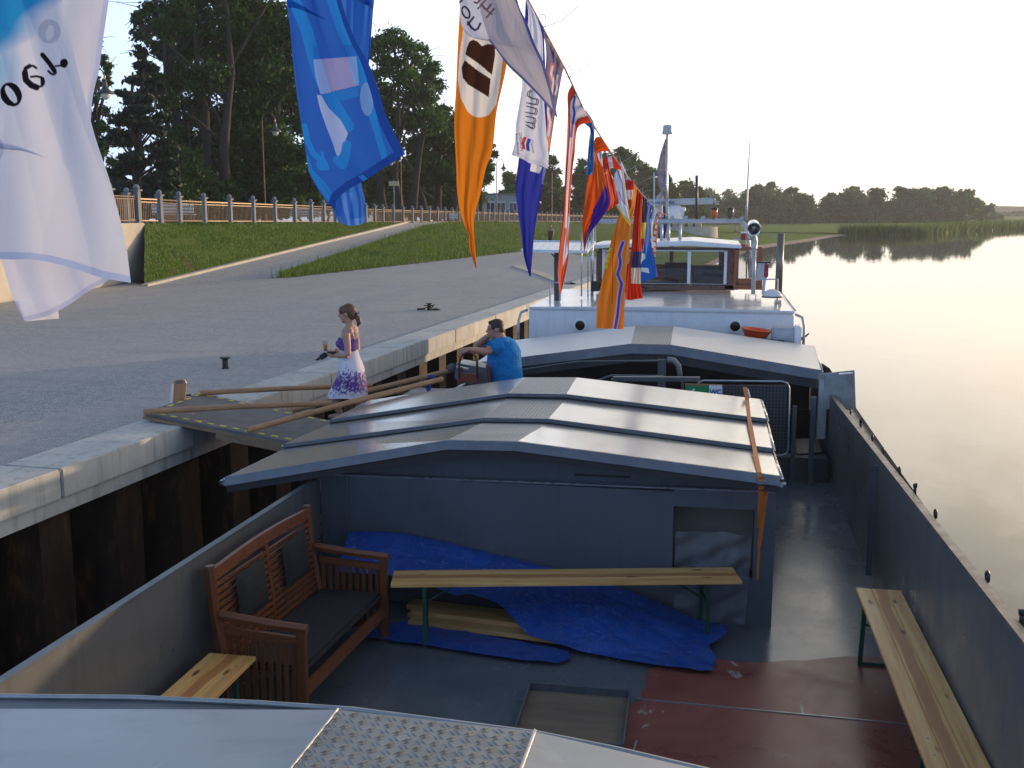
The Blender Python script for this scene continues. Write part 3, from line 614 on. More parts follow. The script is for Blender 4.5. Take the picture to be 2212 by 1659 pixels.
farblob(38, 1405, 1470, 378, 476, 205, M_leaf, 'dark tree crown behind the mast and radar')
farblob(39, 1450, 1515, 392, 478, 220, M_leaf, 'dark tree crown right of the mast above the radar bar')
for i, (a, b, t) in enumerate([(1490, 1560, 412), (1540, 1610, 411), (1590, 1650, 414)]):
    farblob(40 + i, a, b, t, 480, 480, M_willow, ['hazy treetop line farthest left behind the radar', 'hazy treetop line above the amber lamps', 'hazy treetop line left of the willows'][i], dens=1.2)
WL = [(1500, 1575, 432, 486, 300, 'low broad willow behind the amber lamps'), (1548, 1612, 428, 488, 305, 'low rounded willow left of the whip antenna'), (1596, 1668, 402, 488, 310, 'tall rounded willow beside the whip antenna'), (1625, 1700, 397, 488, 312, 'tallest willow of the left clump'), (1672, 1745, 407, 488, 318, 'sloping willow on the right of the left clump'),
      (1725, 1770, 425, 486, 330, 'lowest pale willow in the gap between two clumps'), (1765, 1835, 420, 486, 335, 'rounded willow starting the right clump'), (1808, 1885, 405, 486, 335, 'tall domed willow above the reed bed'), (1862, 1930, 408, 486, 338, 'second domed willow above the reed bed'), (1905, 1985, 406, 486, 340, 'broad willow in the middle of the right clump'),
      (1960, 2025, 408, 486, 342, 'willow right of the middle of the right clump'), (2000, 2070, 406, 485, 345, 'high willow near the right end of the clump'), (2048, 2112, 414, 485, 350, 'last big willow at the right end of the clump'), (2095, 2128, 430, 484, 355, 'slender leaning tree at the end of the willow row'), (2126, 2160, 443, 482, 420, 'small lone round tree right of the willow row')]
for i, (a, b, t, bb, dd, lb) in enumerate(WL): farblob(60 + i, a, b, t, bb, dd, M_willow, lb, dens=1.7, name='willow_tree', group='willows on the far bank')
# distant wood as one mass
cl = px_clumps([(x, 468 + 3 * math.sin(x), 9) for x in range(2150, 2500, 9)], 700, 10, 90); V, T = clumps([c for c, _ in cl], [q for _, q in cl], [160] * len(cl), 1.6, seed=91)
o = npmesh('distant_wood', V, np.arange(len(V)).reshape(-1, 4), M_willow, None, T); tag(o, 'far hazy belt of trees along the river at the right edge', 'wood', kind='stuff')
# reeds, tufts
def blades(name, label, pts, hmin, hmax, w, mat, seed):
    r_ = np.random.default_rng(seed); P = np.array(pts, float); n = len(P); h = r_.uniform(hmin, hmax, n); a = r_.uniform(0, 6.28, n); lean = r_.normal(size=(n, 2)) * .22
    dx = np.stack([np.cos(a), np.sin(a), np.zeros(n)], 1) * w; tip = P + np.stack([lean[:, 0] * h, lean[:, 1] * h, h], 1)
    V = np.stack([P - dx, P + dx, tip], 1).reshape(-1, 3); tn = np.clip(1 + r_.normal(size=n) * .3 + .0, .4, 1.8); T = np.repeat(np.stack([tn, tn, tn, np.ones(n)], 1), 3, 0)
    o = npmesh(name, V, np.arange(len(V)).reshape(-1, 3), mat, None, T); tag(o, label, 'grass', kind='stuff'); return o
def on_strip(A, Bq, n, seed, f0=0, f1=1, u0=0, u1=1):
    r_ = np.random.default_rng(seed); A = np.array(A); Bq = np.array(Bq); t = r_.uniform(u0, u1, n) * (len(A) - 1.001); i = t.astype(int); f = (t - i)[:, None]; p = A[i] * (1 - f) + A[i + 1] * f; q = Bq[i] * (1 - f) + Bq[i + 1] * f; s = r_.uniform(f0, f1, n)[:, None]
    return p * (1 - s) + q * s
rd = on_strip(s2, bk, 26000, 3, 0.0, .10, 0, .35); rn = np.sin(rd[:, 0] * .35) + np.sin(rd[:, 0] * .13 + 2) ; rd[:, 2] = 0
o = blades('reed_bed', 'tall green reeds along the far river bank', rd, .9, 2.3, .14, M_reed, 5); o['category'] = 'reeds'
blades('bank_grass', 'rough green grass growing on the lower bank', np.concatenate([on_strip(up, ft, 42000, 6, 0, 1, 0, .42), on_strip(up, ft, 9000, 16, .0, .06, 0, .25), on_strip(up, ft, 900, 26, 0, 1, 0, .35)]), .05, .24, .022, M_tuft, 7)
blades('upper_bank_grass', 'short green grass on the bank under the railing', on_strip(fl, resample([[-17.35, 30.3, 2.02], [-18.0, 40.6, 2.45], [-19.9, 66.2, 3.47], [-20.2, 68, 3.5]], 26), 26000, 8), .03, .12, .018, M_tuft, 9)
w_ = []
for k in range(230):
    t = rng.random() ** 1.4 * 17; i_ = int(t); p = up[i_] + (up[i_ + 1] - up[i_]) * (t - i_) + np.array([rng.normal() * .12 + .1, rng.normal() * .2, -.02]); w_.append(tuple(p))
for k in range(160): t = rng.random(); p = ft[int(t * 12)] + rng.normal(size=3) * [.12, .2, 0]; w_.append((p[0] - .1, p[1], 2.0))
o = blades('tall_weeds', 'weeds fringing the edge of the ramp', w_, .12, .55, .018, M_tuft, 10); o['category'] = 'weeds'
# ================================================================== BARGE
XL, XR = -3.24, 1.44
def zL(Y): return 2.15 - .010 * Y
def zR(Y): return 2.345 - .0356 * (Y - 4.98)
ZF = 1.03
barge = thing('barge', 'long grey river barge with open hold, white cabin and wooden wheelhouse, moored at the quay', 'barge', (-.85, 10, 0))
def outer(Y, s):   # hull outline, narrowing at bow and stern
    h = 2.95
    if Y > 20: h = 2.95 - ((Y - 20) / 5.0) ** 2 * 1.6
    if Y < -4: h = 2.95 - ((-4 - Y) / 4.0) ** 2 * 2.6
    return -.85 + s * max(.12, h)
YS = [-8, -6, -4, -1, 2, 5, 8, 11, 14, 17, 20, 22, 23.5, 25]
mb = MB()
for s in (-1, 1):
    for a, b in zip(YS[:-1], YS[1:]):
        za, zb = 1.42 + .012 * max(0, 6 - a) + .01 * max(0, a - 16), 1.42 + .012 * max(0, 6 - b) + .01 * max(0, b - 16)
        mb.add([(outer(a, s), a, -.9), (outer(b, s), b, -.9), (outer(b, s), b, zb), (outer(a, s), a, za)], [(0, 1, 2, 3)])
mb.add([(outer(25, -1), 25, -.9), (outer(25, 1), 25, -.9), (outer(25, 1), 25, 1.6), (outer(25, -1), 25, 1.6)], [(0, 1, 2, 3)])
mb.build('hull', pm('black_hull_paint', (.02, .022, .028), .35, 0, .2, 1, .1, 10), barge)
mb = MB()
for s, xi in ((-1, XL - .02), (1, XR + .02)):
    mb.ngon([(xi, -3, 1.36), (outer(2, s), -3, 1.36), (outer(2, s), 16.2, 1.36), (xi, 16.2, 1.36)])
mb.ngon([(outer(17, -1), 16.2, 1.36), (outer(17, 1), 16.2, 1.36), (outer(22, 1), 22, 1.40), (outer(24, 1), 24, 1.5), (outer(24, -1), 24, 1.5), (outer(22, -1), 22, 1.40)])
mb.build('side_deck', M_grey, barge)
# floor
# hold floor with two repaired patches
M_floor, N, L, B = newmat('worn_grey_floor_paint')
v = coords(N, L, (1, 1, 1)); n1 = noise(N, L, v, 1.1, 8, .62, .3); n2 = noise(N, L, coords(N, L, (3, .8, 1)), 3, 7, .75); n3 = noise(N, L, v, 22, 4, .6)
c = ramp(N, L, n1, [(.3, (.068, .085, .105)), (.7, (.125, .145, .165))]); c = mixrgb(N, L, ramp(N, L, n2, [(.58, 0), (.66, .35)]), c, (.16, .165, .16)); c = mixrgb(N, L, ramp(N, L, n3, [(.66, 0), (.7, .5)]), c, (.03, .025, .02))
L.new(c, B.inputs['Base Color']); L.new(ramp(N, L, n1, [(.3, .14), (.7, .36)]), B.inputs['Roughness']); B.inputs['Specular IOR Level'].default_value = 1.0; bump(N, L, B, n2, .05, .01)
mb = MB(); mb.ngon([(XL, -1, ZF), (XR + .02, -1, ZF), (XR + .02, 13.3, ZF), (XL, 13.3, ZF)]); mb.build('hold_floor', M_floor, barge)
M_red, N, L, B = newmat('worn_red_floor_paint')
v = coords(N, L, (1, 1, 1)); n1 = noise(N, L, v, 1.7, 8, .65, .3); n2 = noise(N, L, v, 6, 7, .8); n3 = noise(N, L, coords(N, L, (1.4, .8, 1)), 2.1, 6, .7, .4)
c = ramp(N, L, n1, [(.3, (.16, .044, .038)), (.7, (.27, .085, .066))]); c = mixrgb(N, L, ramp(N, L, n2, [(.60, 0), (.68, .45)]), c, (.06, .03, .03)); c = mixrgb(N, L, ramp(N, L, n3, [(.64, 0), (.665, .85)]), c, (.36, .33, .32))
L.new(c, B.inputs['Base Color']); L.new(ramp(N, L, n1, [(.3, .22), (.7, .5)]), B.inputs['Roughness']); bump(N, L, B, n2, .12, .008)
P2 = [(1400, 1444), (1394, 1462), (1398, 1480), (1385, 1494), (1387, 1511), (1361, 1520), (1356, 1560), (1350, 1612), (1340, 1664), (1300, 1790), (2300, 1790), (2160, 1580), (2000, 1428), (1922, 1420), (1880, 1418), (1834, 1417), (1790, 1421), (1740, 1427), (1704, 1426), (1660, 1431), (1600, 1430), (1543, 1422), (1480, 1432)]
pts = []
for x, y_ in P2: p = atz(x, y_, ZF + .004); pts.append((min(p[0], XR), p[1], p[2]))
mb = MB(); mb.ngon(pts); mb.build('red_floor_patch', M_red, barge)
mb = MB(); a, b = atz(1150, 1488, ZF + .006), atz(1980, 1566, ZF + .006); a = atz(1372, 1509, ZF + .008); mb.bar(tuple(a), tuple(b), .012, .006)
a, b = atz(1375, 1600, ZF + .008), atz(1340, 1720, ZF + .008); mb.bar(tuple(a), tuple(b), .01, .006); mb.build('weld_seam', M_galv, barge)
# coamings
mb = MB()
for k in range(17):
    a, b = k * 1.0 - .5, k * 1.0 + .5
    mb.add([(XL, a, ZF - .1), (XL, b, ZF - .1), (XL, b, zL(b)), (XL, a, zL(a)), (XL - .03, a, ZF - .1), (XL - .03, b, ZF - .1), (XL - .03, b, zL(b)), (XL - .03, a, zL(a))], [(0, 1, 2, 3), (4, 5, 6, 7), (3, 2, 6, 7)])
M_wallL = pm('grey_coaming_paint', (.115, .118, .122), .36, 0, .12, 1.0, .06, 18)
mb.build('left_coaming', M_wallL, barge)
grime(M_wallL, (.05, .05, .052), .6, spots=(.12, .075, .05))
mb = MB(); e = XR + .04
for k in range(17):
    a, b = k * 1.0 - .5, k * 1.0 + .5
    mb.add([(XR + .02, a, ZF - .1), (XR + .02, b, ZF - .1), (XR, b, zR(b)), (XR, a, zR(a)), (e, a, ZF - .1), (e, b, ZF - .1), (e, b, zR(b)), (e, a, zR(a))], [(0, 1, 2, 3), (4, 5, 6, 7), (3, 2, 6, 7)])
mb.build('right_coaming', M_wallL, barge)
mb = MB(); mb.bar((XR + .02, -.5, zR(-.5) + .0), (XR + .02, 16, zR(16) + .0), .055, .02); mb.build('right_coaming_rail', pm('worn_brown_rail', (.19, .165, .145), .45, .3, .3, 6, .2, 30), barge)
mb = MB(); mb.bar((XL - .015, -.5, zL(-.5)), (XL - .015, 13.6, zL(13.6)), .05, .02); mb.build('left_coaming_rail', M_grey, barge)
# lashing eyes along the right rail
for x, y_ in [(1835, 910), (1858, 932), (1882, 968), (1940, 1040), (1975, 1080), (2017, 1140), (2128, 1283), (2205, 1365), (1905, 1000)]:
    p = atX(x, y_, XR + .07); m = MB(); Yp = p[1]; z = zR(Yp) + .005
    hook = x in (1858, 1975, 2205)
    if hook: m.bar((XR + .07, Yp, z - .05), (XR + .07, Yp, z + .05), .02, .02, (1, 0, 0)); m.bar((XR + .07, Yp - .03, z + .05), (XR + .07, Yp + .03, z + .03), .02, .03)
    else:
        pts = [(XR + .075 + .0, Yp + .028 * math.cos(q), z + .005 + .028 * math.sin(q)) for q in [2 * math.pi * j / 12 for j in range(13)]]; m.tube(pts, .009, 6, False)
    m.build('lashing_eye', M_black, barge, smooth=True)
# inner ribs and plates of the right coaming
mb = MB()
mb.box((XR - .025, 9.5, 1.6), (.05, .012, 1.0))
mb.build('coaming_rib', M_grey, barge)
# bulkhead box between the open well and the hold
BY = 8.3; BX = .52
M_bulk = pm('blue_grey_bulkhead_paint', (.080, .098, .120), .42, 0, .10, 1.4, .06, 22)
grime(M_bulk, (.045, .05, .06), .45)
x0, x1 = -.27, .36; z0, z1 = 1.42, 1.98
mb = MB()
def plate(xa, xb, za, zb, Y=BY): mb.prism([(xa, Y, za), (xb, Y, za), (xb, Y, zb), (xa, Y, zb)], (0, .03, 0))
plate(XL + .01, x0, ZF, 2.10); plate(x1, BX, ZF, 2.14); plate(x0, x1, ZF, z0); plate(x0, x1, z1, 2.12)
mb.prism([(BX, BY + .03, ZF), (BX, BY + 2.9, ZF), (BX, BY + 2.9, 2.13), (BX, BY + .03, 2.13)], (-.03, 0, 0))
mb.prism([(XL + .1, BY + 2.9, ZF), (BX, BY + 2.9, ZF), (BX, BY + 2.9, 2.13), (XL + .1, BY + 2.9, 2.13)], (0, .03, 0))
mb.build('bulkhead', M_bulk, barge)
mb = MB(); mb.prism([(XL + .12, BY + .10, 2.0), (BX - .05, BY + .10, 2.0), (BX - .05, BY + .10, 2.17), (-.4, BY + .10, 2.27), (-1.2, BY + .1, 2.33), (-1.9, BY + .10, 2.33), (XL + .12, BY + .10, 2.16)], (0, .02, 0)); mb.build('bulkhead_gable', M_bulk, barge)
mb = MB(); mb.bar((XL + .12, BY - .004, 2.105), (BX - .01, BY - .004, 2.135), .02, .014); mb.build('weld_bead', pm('bright_weld', (.2, .22, .25), .3, .3), barge)
mb = MB(); a, b = atY(1240, 1025, BY + .09), atY(1362, 1031, BY + .09); mb.bar(tuple(a), tuple(b), .004, .018, (0, 0, 1)); mb.build('slot', M_black, barge)
mb = MB(); mb.prism([(x0, BY + .25, z0), (x1, BY + .25, z0), (x1, BY + .25, z1), (x0, BY + .25, z1)], (0, .02, 0)); mb.build('niche_panel', pm('beige_board', (.13, .125, .115), .7, 0, .08, 2), barge)
mb = MB(); mb.add([(x0, BY + .03, z0), (x0, BY + .25, z0), (x0, BY + .25, z1), (x0, BY + .03, z1)], [(0, 1, 2, 3)]); mb.add([(x1, BY + .03, z0), (x1, BY + .25, z0), (x1, BY + .25, z1), (x1, BY + .03, z1)], [(0, 1, 2, 3)]); mb.add([(x0, BY + .03, z1), (x0, BY + .25, z1), (x1, BY + .25, z1), (x1, BY + .03, z1)], [(0, 1, 2, 3)]); mb.build('niche_reveal', M_dgrey, barge)
mb = MB(); mb.bar((XL + .03, BY - .35, ZF), (XL + .03, BY - .35, 1.95), .05, .012, (0, 1, 0)); mb.bar((XL + .25, BY - .01, ZF), (XL + .25, BY - .01, 2.1), .02, .02, (0, 1, 0)); mb.build('corner_stiffener', M_bulk, barge)
# after hold under the rear cover : floor lower, dark sides, back wall, posts and rails
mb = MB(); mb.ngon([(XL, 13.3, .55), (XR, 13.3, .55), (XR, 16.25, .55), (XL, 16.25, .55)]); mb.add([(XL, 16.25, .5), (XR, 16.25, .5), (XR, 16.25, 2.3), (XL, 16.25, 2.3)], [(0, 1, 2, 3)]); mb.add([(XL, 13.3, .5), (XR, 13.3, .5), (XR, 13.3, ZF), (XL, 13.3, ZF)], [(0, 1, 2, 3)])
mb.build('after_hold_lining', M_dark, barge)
def PX(x, y_, Y): return tuple(atY(x, y_, Y))
m = MB(); a = atY(1430, 776, 13.4); m.box((a[0], 13.4, (a[2] + ZF) / 2), (.10, .08, a[2] - ZF)); m.build('hold_post', M_grey, barge)
m = MB(); m.tube([PX(1120, 800, 13.2), PX(1250, 781, 13.2), PX(1424, 779, 13.2)], .012, 8)
m.tube([PX(1280, 826, 12.6), PX(1322, 811, 12.6), PX(1432, 813, 12.6)], .014, 8); m.build('handrail', M_grey, barge, smooth=True)
m = MB(); m.bar(PX(1325, 818, 12.2), PX(1512, 819, 12.2), .06, .05); m.bar(PX(1325, 818, 12.2), PX(1325, 850, 12.2), .05, .05, (0, 1, 0)); m.bar(PX(1474, 820, 12.2), PX(1474, 850, 12.2), .03, .03, (0, 1, 0)); m.build('beam', M_grey, barge)
m = MB(); m.tube([PX(1441, 776, 13.25), PX(1456, 778, 13.25), PX(1466, 790, 13.25), PX(1469, 812, 13.25)], .034, 8); m.build('vent_hose', pm('dull_hose', (.22, .22, .22), .6), barge, smooth=True)
# mesh gate
m = MB(); g = [(1506, 836), (1510, 826), (1520, 822), (1690, 824), (1701, 828), (1705, 838), (1703, 970), (1699, 980), (1688, 984), (1620, 982)]
m.tube([PX(x, y_, 12.3) for x, y_ in g], .012, 8); m.build('gate_frame', M_galv, barge, smooth=True)
m = MB(); m.prism([PX(1512, 832, 12.32), PX(1700, 832, 12.32), PX(1699, 980, 12.32), PX(1512, 978, 12.32)], (0, .01, 0))
M_perf, N, L, B = newmat('perforated_dark_plate'); vo = N.new('ShaderNodeTexVoronoi'); vo.inputs['Randomness'].default_value = 0; vo.inputs['Scale'].default_value = 26; L.new(coords(N, L, (1, 0, 1)), vo.inputs['Vector'])
L.new(ramp(N, L, vo.outputs['Distance'], [(.25, (.006, .006, .008)), (.35, (.05, .052, .06))]), B.inputs['Base Color']); B.inputs['Roughness'].default_value = .5
m.build('gate_mesh', M_perf, barge)
m = MB(); m.box((.98, 12.9, 1.5), (.05, .05, 1.0)); m.box((1.2, 13.0, 1.55), (.06, .06, 1.1)); m.build('gate_post', M_grey, barge)
m = MB(); a, b, c_, d_ = atz(1710, 948, 1.35), atz(1765, 946, 1.35), atz(1776, 976, 1.35), atz(1722, 980, 1.35); m.prism([tuple(a), tuple(b), tuple(c_), tuple(d_)], (0, 0, -.03)); m.build('step_plate', pm('studded_step', (.11, .11, .115), .35, .6, .3, 20, .4, 60), barge)
m = MB(); m.box((1.1, 13.2, 1.18), (.6, .25, .3)); m.build('hold_step', M_dgrey, barge)
# escape and toilet signs by the gate: a board of its own
sg = thing('toilet_sign_board', 'green arrow sign and white WC sign on a small board above the stacked covers', 'sign board', PX(1520, 840, 11.9))
m = MB(); m.prism([PX(1480, 829, 11.92), PX(1561, 831, 11.92), PX(1561, 872, 11.92), PX(1480, 870, 11.92)], (0, .02, 0)); m.build('backboard', pm('brown_board', (.25, .13, .06), .6), sg)
m = MB(); m.prism([PX(1482, 833.5, 11.9), PX(1532, 835, 11.9), PX(1532, 862, 11.9), PX(1482, 860, 11.9)], (0, .008, 0)); a_ = m.build('green_sign', pm('safety_green', (.01, .25, .09), .4, 0, .02), sg)
m = MB(); m.add([PX(1484, 851, 11.885), PX(1488, 848, 11.885), PX(1499, 839, 11.885), PX(1502, 842, 11.885), PX(1492, 850, 11.885), PX(1502, 851, 11.885), PX(1502, 854, 11.885), PX(1484, 854, 11.885)], [(0, 1, 2, 3, 4, 5, 6, 7)]); m.build('arrow', M_white, a_)
m = MB(); m.prism([PX(1532, 832, 11.9), PX(1560, 833, 11.9), PX(1560, 864, 11.9), PX(1532, 863, 11.9)], (0, .008, 0)); b_ = m.build('white_sign', M_white, sg)
V, Fs = textmesh('WC', 1, .03); m = MB(); k = 14.5; m.add([PX(1546 + x * k, 852 - y_ * k * 1.05, 11.885) for x, y_, _ in V], Fs); m.build('lettering', pm('sign_blue', (.03, .06, .35), .5, 0, .02), b_)
# locker door swung out over the side
dr = atY(1767, 806, 13.6); m = MB(); q = [atY(1768, 808, 13.6), atY(1846, 800, 13.3), atY(1849, 886, 13.3), atY(1788, 884, 13.55)]
q[3] = atY(1770, 884, 13.58); m.prism([tuple(p) for p in q], (0, .025, 0)); o = m.build('locker_door', pm('stained_grey_door', (.36, .38, .38), .5, .2, .35, 4, .2, 20), barge)
m = MB(); m.bar(tuple(atY(1812, 808, 13.25)), tuple(atY(1842, 806, 13.25)), .03, .015); m.build('door_handle', M_steel, o)
m = MB(); m.box((1.36, 13.6, 1.85), (.10, .10, .75)); m.build('door_jamb', M_rail, barge)

# ---- hatch covers (each lifts off)
def cover(label, fr, bk, group=None, lip=.13, sheet=M_alu, treadm=M_treadsm, name='hatch_cover', th=.02):
    """fr, bk: left end, ridge left, ridge right, right end of the front and back edges"""
    fr = [np.array(p, float) for p in fr]; bk = [np.array(p, float) for p in bk]
    r = thing(name, label, 'hatch cover', tuple((fr[1] + bk[2]) / 2), group)
    for i, (nm, mt) in enumerate((('left_sheet', sheet), ('tread_strip', treadm), ('right_sheet', sheet))):
        a, b, c, d_ = fr[i], fr[i + 1], bk[i + 1], bk[i]; m = MB(); m.prism([tuple(a), tuple(b), tuple(c), tuple(d_)], (0, 0, -th)); m.build(nm, mt, r, bev=.004)
    dy = np.array([0, -.012, 0]); m = MB(); m2 = MB()
    for i in range(3):
        a, b = fr[i] + dy, fr[i + 1] + dy
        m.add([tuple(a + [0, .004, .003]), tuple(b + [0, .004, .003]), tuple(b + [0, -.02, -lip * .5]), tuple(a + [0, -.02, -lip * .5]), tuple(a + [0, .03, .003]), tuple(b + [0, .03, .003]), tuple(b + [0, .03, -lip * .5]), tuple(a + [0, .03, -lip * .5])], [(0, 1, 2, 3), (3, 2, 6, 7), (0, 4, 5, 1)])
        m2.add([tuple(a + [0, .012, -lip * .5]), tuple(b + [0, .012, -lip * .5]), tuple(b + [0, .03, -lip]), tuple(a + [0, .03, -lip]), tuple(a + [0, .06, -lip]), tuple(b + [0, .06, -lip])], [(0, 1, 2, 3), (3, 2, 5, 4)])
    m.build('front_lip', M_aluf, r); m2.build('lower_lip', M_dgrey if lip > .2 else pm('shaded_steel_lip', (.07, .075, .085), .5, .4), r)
    m = MB(); m.tube([tuple(fr[3] + [0.012, 0, -.02]), tuple(bk[3] + [.012, 0, -.02])], .018, 8); m.build('edge_trim', M_steel, r, smooth=True); m = MB(); m.tube([tuple(fr[0] + [-.012, 0, -.02]), tuple(bk[0] + [-.012, 0, -.02])], .014, 8); m.build('edge_trim', M_steel, r, smooth=True)
    return r
def A(x, y_, Y, dz=0): p = atY(x, y_, Y); p[2] += dz; return p
GC = 'hatch covers pushed together in a stack'
cover('nearest of the three stacked aluminium hatch covers, strapped down at its right end', [A(487, 1031, 8), A(968, 951, 8), A(1115, 954, 8), A(1685, 1029, 8)], [A(615, 960, 9.08, -.04), A(1045, 903, 9.12, -.035), A(1183, 905, 9.12, -.035), A(1668, 968, 9.12, -.035)], GC, .135)
cover('middle one of the three stacked aluminium hatch covers', [A(613, 960, 9.1, .0), A(1045, 903, 9.1), A(1183, 905, 9.1), A(1668, 969, 9.1)], [A(710, 910, 10.08, -.03), A(1098, 851, 10.12, -.035), A(1222, 853, 10.12, -.035), A(1655, 905, 10.12, -.035)], GC, .05)
cover('farthest of the three stacked hatch covers, in front of the man', [A(712, 907, 10.1), A(1098, 850, 10.1), A(1222, 852, 10.1), A(1655, 905, 10.1)], [A(800, 864, 11.1), A(1135, 815, 11.1), A(1245, 815, 11.1), A(1642, 862, 11.1)], GC, .05)
cover('dull pale hatch cover closing the after hold in front of the white cabin', [(-3.10, 13.7, 2.30), A(1363, 743, 13.7), A(1448, 745, 13.7), A(1774, 800, 13.7)], [(-3.10, 16.0, 2.32), A(1373, 704, 16), A(1455, 705, 16), A(1758, 747, 16)], None, .24, M_alupale)
nc = cover('big foreground hatch cover with tread plate ridge', [(-3.2, .4, 2.50), (-1.13, .4, 2.80), (-.50, .4, 2.80), (1.5, .4, 2.50)], [tuple(A(0, 1530, 3.12) + (A(0, 1530, 3.12) - A(730, 1532, 3.05)) * .6), tuple(A(730, 1532, 3.05)), tuple(A(1155, 1579, 3.02)), tuple(A(1155, 1579, 3.02) + (A(1500, 1658, 3.0) - A(1155, 1579, 3.02)) * 3.2)], None, .1, M_aludull, M_tread)
# raised lozenges on its tread plate
a, b = A(730, 1532, 3.05), A(1155, 1579, 3.02); c0 = np.array([-1.13, .4, 2.80]); d0 = np.array([-.50, .4, 2.80]); m = MB()
nn = 0
for i in range(15):
    for j in range(30):
        u = (i + .5) / 15; Yv = 3.0 - j * .042; w = (3.03 - Yv) / 2.63
        if Yv < 2.2: break
        p = (a * (1 - u) + b * u) * (1 - w) + (c0 * (1 - u) + d0 * u) * w; sgn = 1 if (i + j) % 2 else -1; ca, sa = math.cos(.78 * sgn), math.sin(.78 * sgn)
        for off in (-.0075, .0075):
            q = p + np.array([-sa * off, ca * off, .0]) + np.array([ca, sa, 0]) * (.003 if off > 0 else -.003); l_ = .021; wd = .0042
            m.add([tuple(q + np.array([ca * l_, sa * l_, .0])), tuple(q + np.array([-sa * wd, ca * wd, .0])), tuple(q - np.array([ca * l_, sa * l_, .0])), tuple(q - np.array([-sa * wd, ca * wd, .0])), tuple(q + [0, 0, .0045])], [(0, 1, 4), (1, 2, 4), (2, 3, 4), (3, 0, 4)])
tp = [o for o in nc.children if o.name.startswith('tread_strip')][0]; m.build('tread_pattern', M_tread, tp)
m = MB(); m.tube([tuple(a + [0, 0, .002]), tuple(c0 + [0, 0, .002])], .004, 6); m.tube([tuple(b + [0, 0, .002]), tuple(d0 + [0, 0, .002])], .006, 6); m.build('weld_bead', M_galv, nc)
# coaming beam behind the foreground cover
m = MB(); bp = [A(-300, 1512, 3.35), A(0, 1507, 3.35), A(290, 1510, 3.33), A(560, 1522, 3.30), A(760, 1536, 3.28), A(1160, 1588, 3.22), A(1330, 1622, 3.2), A(1560, 1676, 3.2), A(1900, 1755, 3.2)]
for p, q in zip(bp[:-1], bp[1:]): m.add([tuple(p), tuple(q), tuple(q + [0, -.02, -.22]), tuple(p + [0, -.02, -.22]), tuple(p + [0, -.12, -.01]), tuple(q + [0, -.12, -.01])], [(0, 1, 2, 3), (0, 4, 5, 1)])
m.build('fore_hatch_beam', M_grey, barge)
m = MB(); m.tube([tuple(p + [0, 0, .004]) for p in bp], .012, 6); m.build('beam_edge', M_galv, barge, smooth=True)
# roller hardware under the right and left ends of the first cover
m = MB(); m.box(PX(1668, 1046, 8.06), (.16, .05, .03)); m.lathe([(.015, -.04), (.015, .04)], PX(1686, 1045, 8.05), 8, Matrix.Rotation(R(90), 3, 'Y')); m.build('cover_roller', M_galv, barge)
m = MB(); m.box(PX(488, 1042, 8.1), (.10, .05, .035)); m.build('cover_roller', M_steel, barge)
m = MB(); m.box((BX - .06, BY + .2, 2.17), (.10, .3, .07)); m.build('cover_rest', M_galv, barge)

# ---- white cabin
cx0, cx1, cz = -2.92, 1.20, 2.79
m = MB(); m.prism([(cx0 - .02, 16.8, 1.36), (cx1 + .05, 16.8, 1.36), (cx1, 16.8, cz - .06), (cx0, 16.8, cz - .06)], (0, 3.9, 0)); cab = m.build('cabin', M_white, barge, bev=.02)
m = MB(); m.prism([(cx0 - .02, 16.78, cz - .06), (cx1 + .02, 16.78, cz - .06), (cx1 + .02, 16.78, cz - .01), ((cx0 + cx1) / 2, 16.78, cz + .025), (cx0 - .02, 16.78, cz - .01)], (0, 4.0, 0)); m.build('cabin_roof', M_roofw, cab, bev=.02)
for x, y_ in ((1253, 703), (1588, 705)):
    p = atY(x, y_, 16.79); Rx = Matrix.Rotation(R(90), 3, 'X'); m = MB(); m.lathe([(.11, -.004), (.115, .008), (.085, .014), (.078, .014), (.078, -.004)], tuple(p), 28, Rx); m.build('porthole', M_white, cab, smooth=False)
    m = MB(); m.lathe([(.076, 0), (.076, .011), (.001, .012)], tuple(p), 24, Rx); m.build('porthole_glass', pm('porthole_dark', (.02, .012, .012), .08), cab)
for s, x in ((1, cx1 + .03), (-1, cx0 - .04)):
    m = MB(); m.tube([(x, 16.9, 2.72), (x + s * .1, 16.85, 2.68), (x + s * .13, 16.8, 2.55), (x + s * .13, 16.75, 2.0)], .022, 8); m.build('grab_rail', M_rail, barge, smooth=True)
m = MB(); m.tube([(cx1 + .02, 16.8, cz), (cx1 + .02, 20.6, cz + .01)], .016, 6); m.build('roof_edge_rail', M_rail, cab)
# stub rails on the left of the roof
m = MB(); m.tube([PX(1188, 655, 17.6), PX(1188, 610, 17.6), PX(1232, 610, 17.6)], .016, 6); m.tube([PX(1210, 650, 17.6), PX(1210, 612, 17.6)], .014, 6); m.build('roof_railing', M_rail, barge)
m = MB(); m.tube([PX(1256, 640, 18.5), PX(1256, 500, 18.5)], .014, 6); m.tube([PX(1279, 640, 19), PX(1279, 482, 19)], .028, 8); m.tube([PX(1270, 640, 19), PX(1270, 490, 19)], .012, 6); m.build('staff', M_steel, barge, smooth=True)
m = MB(); m.box(PX(1286, 618, 18.9), (.13, .13, .18)); m.build('horn_box', M_black, barge)
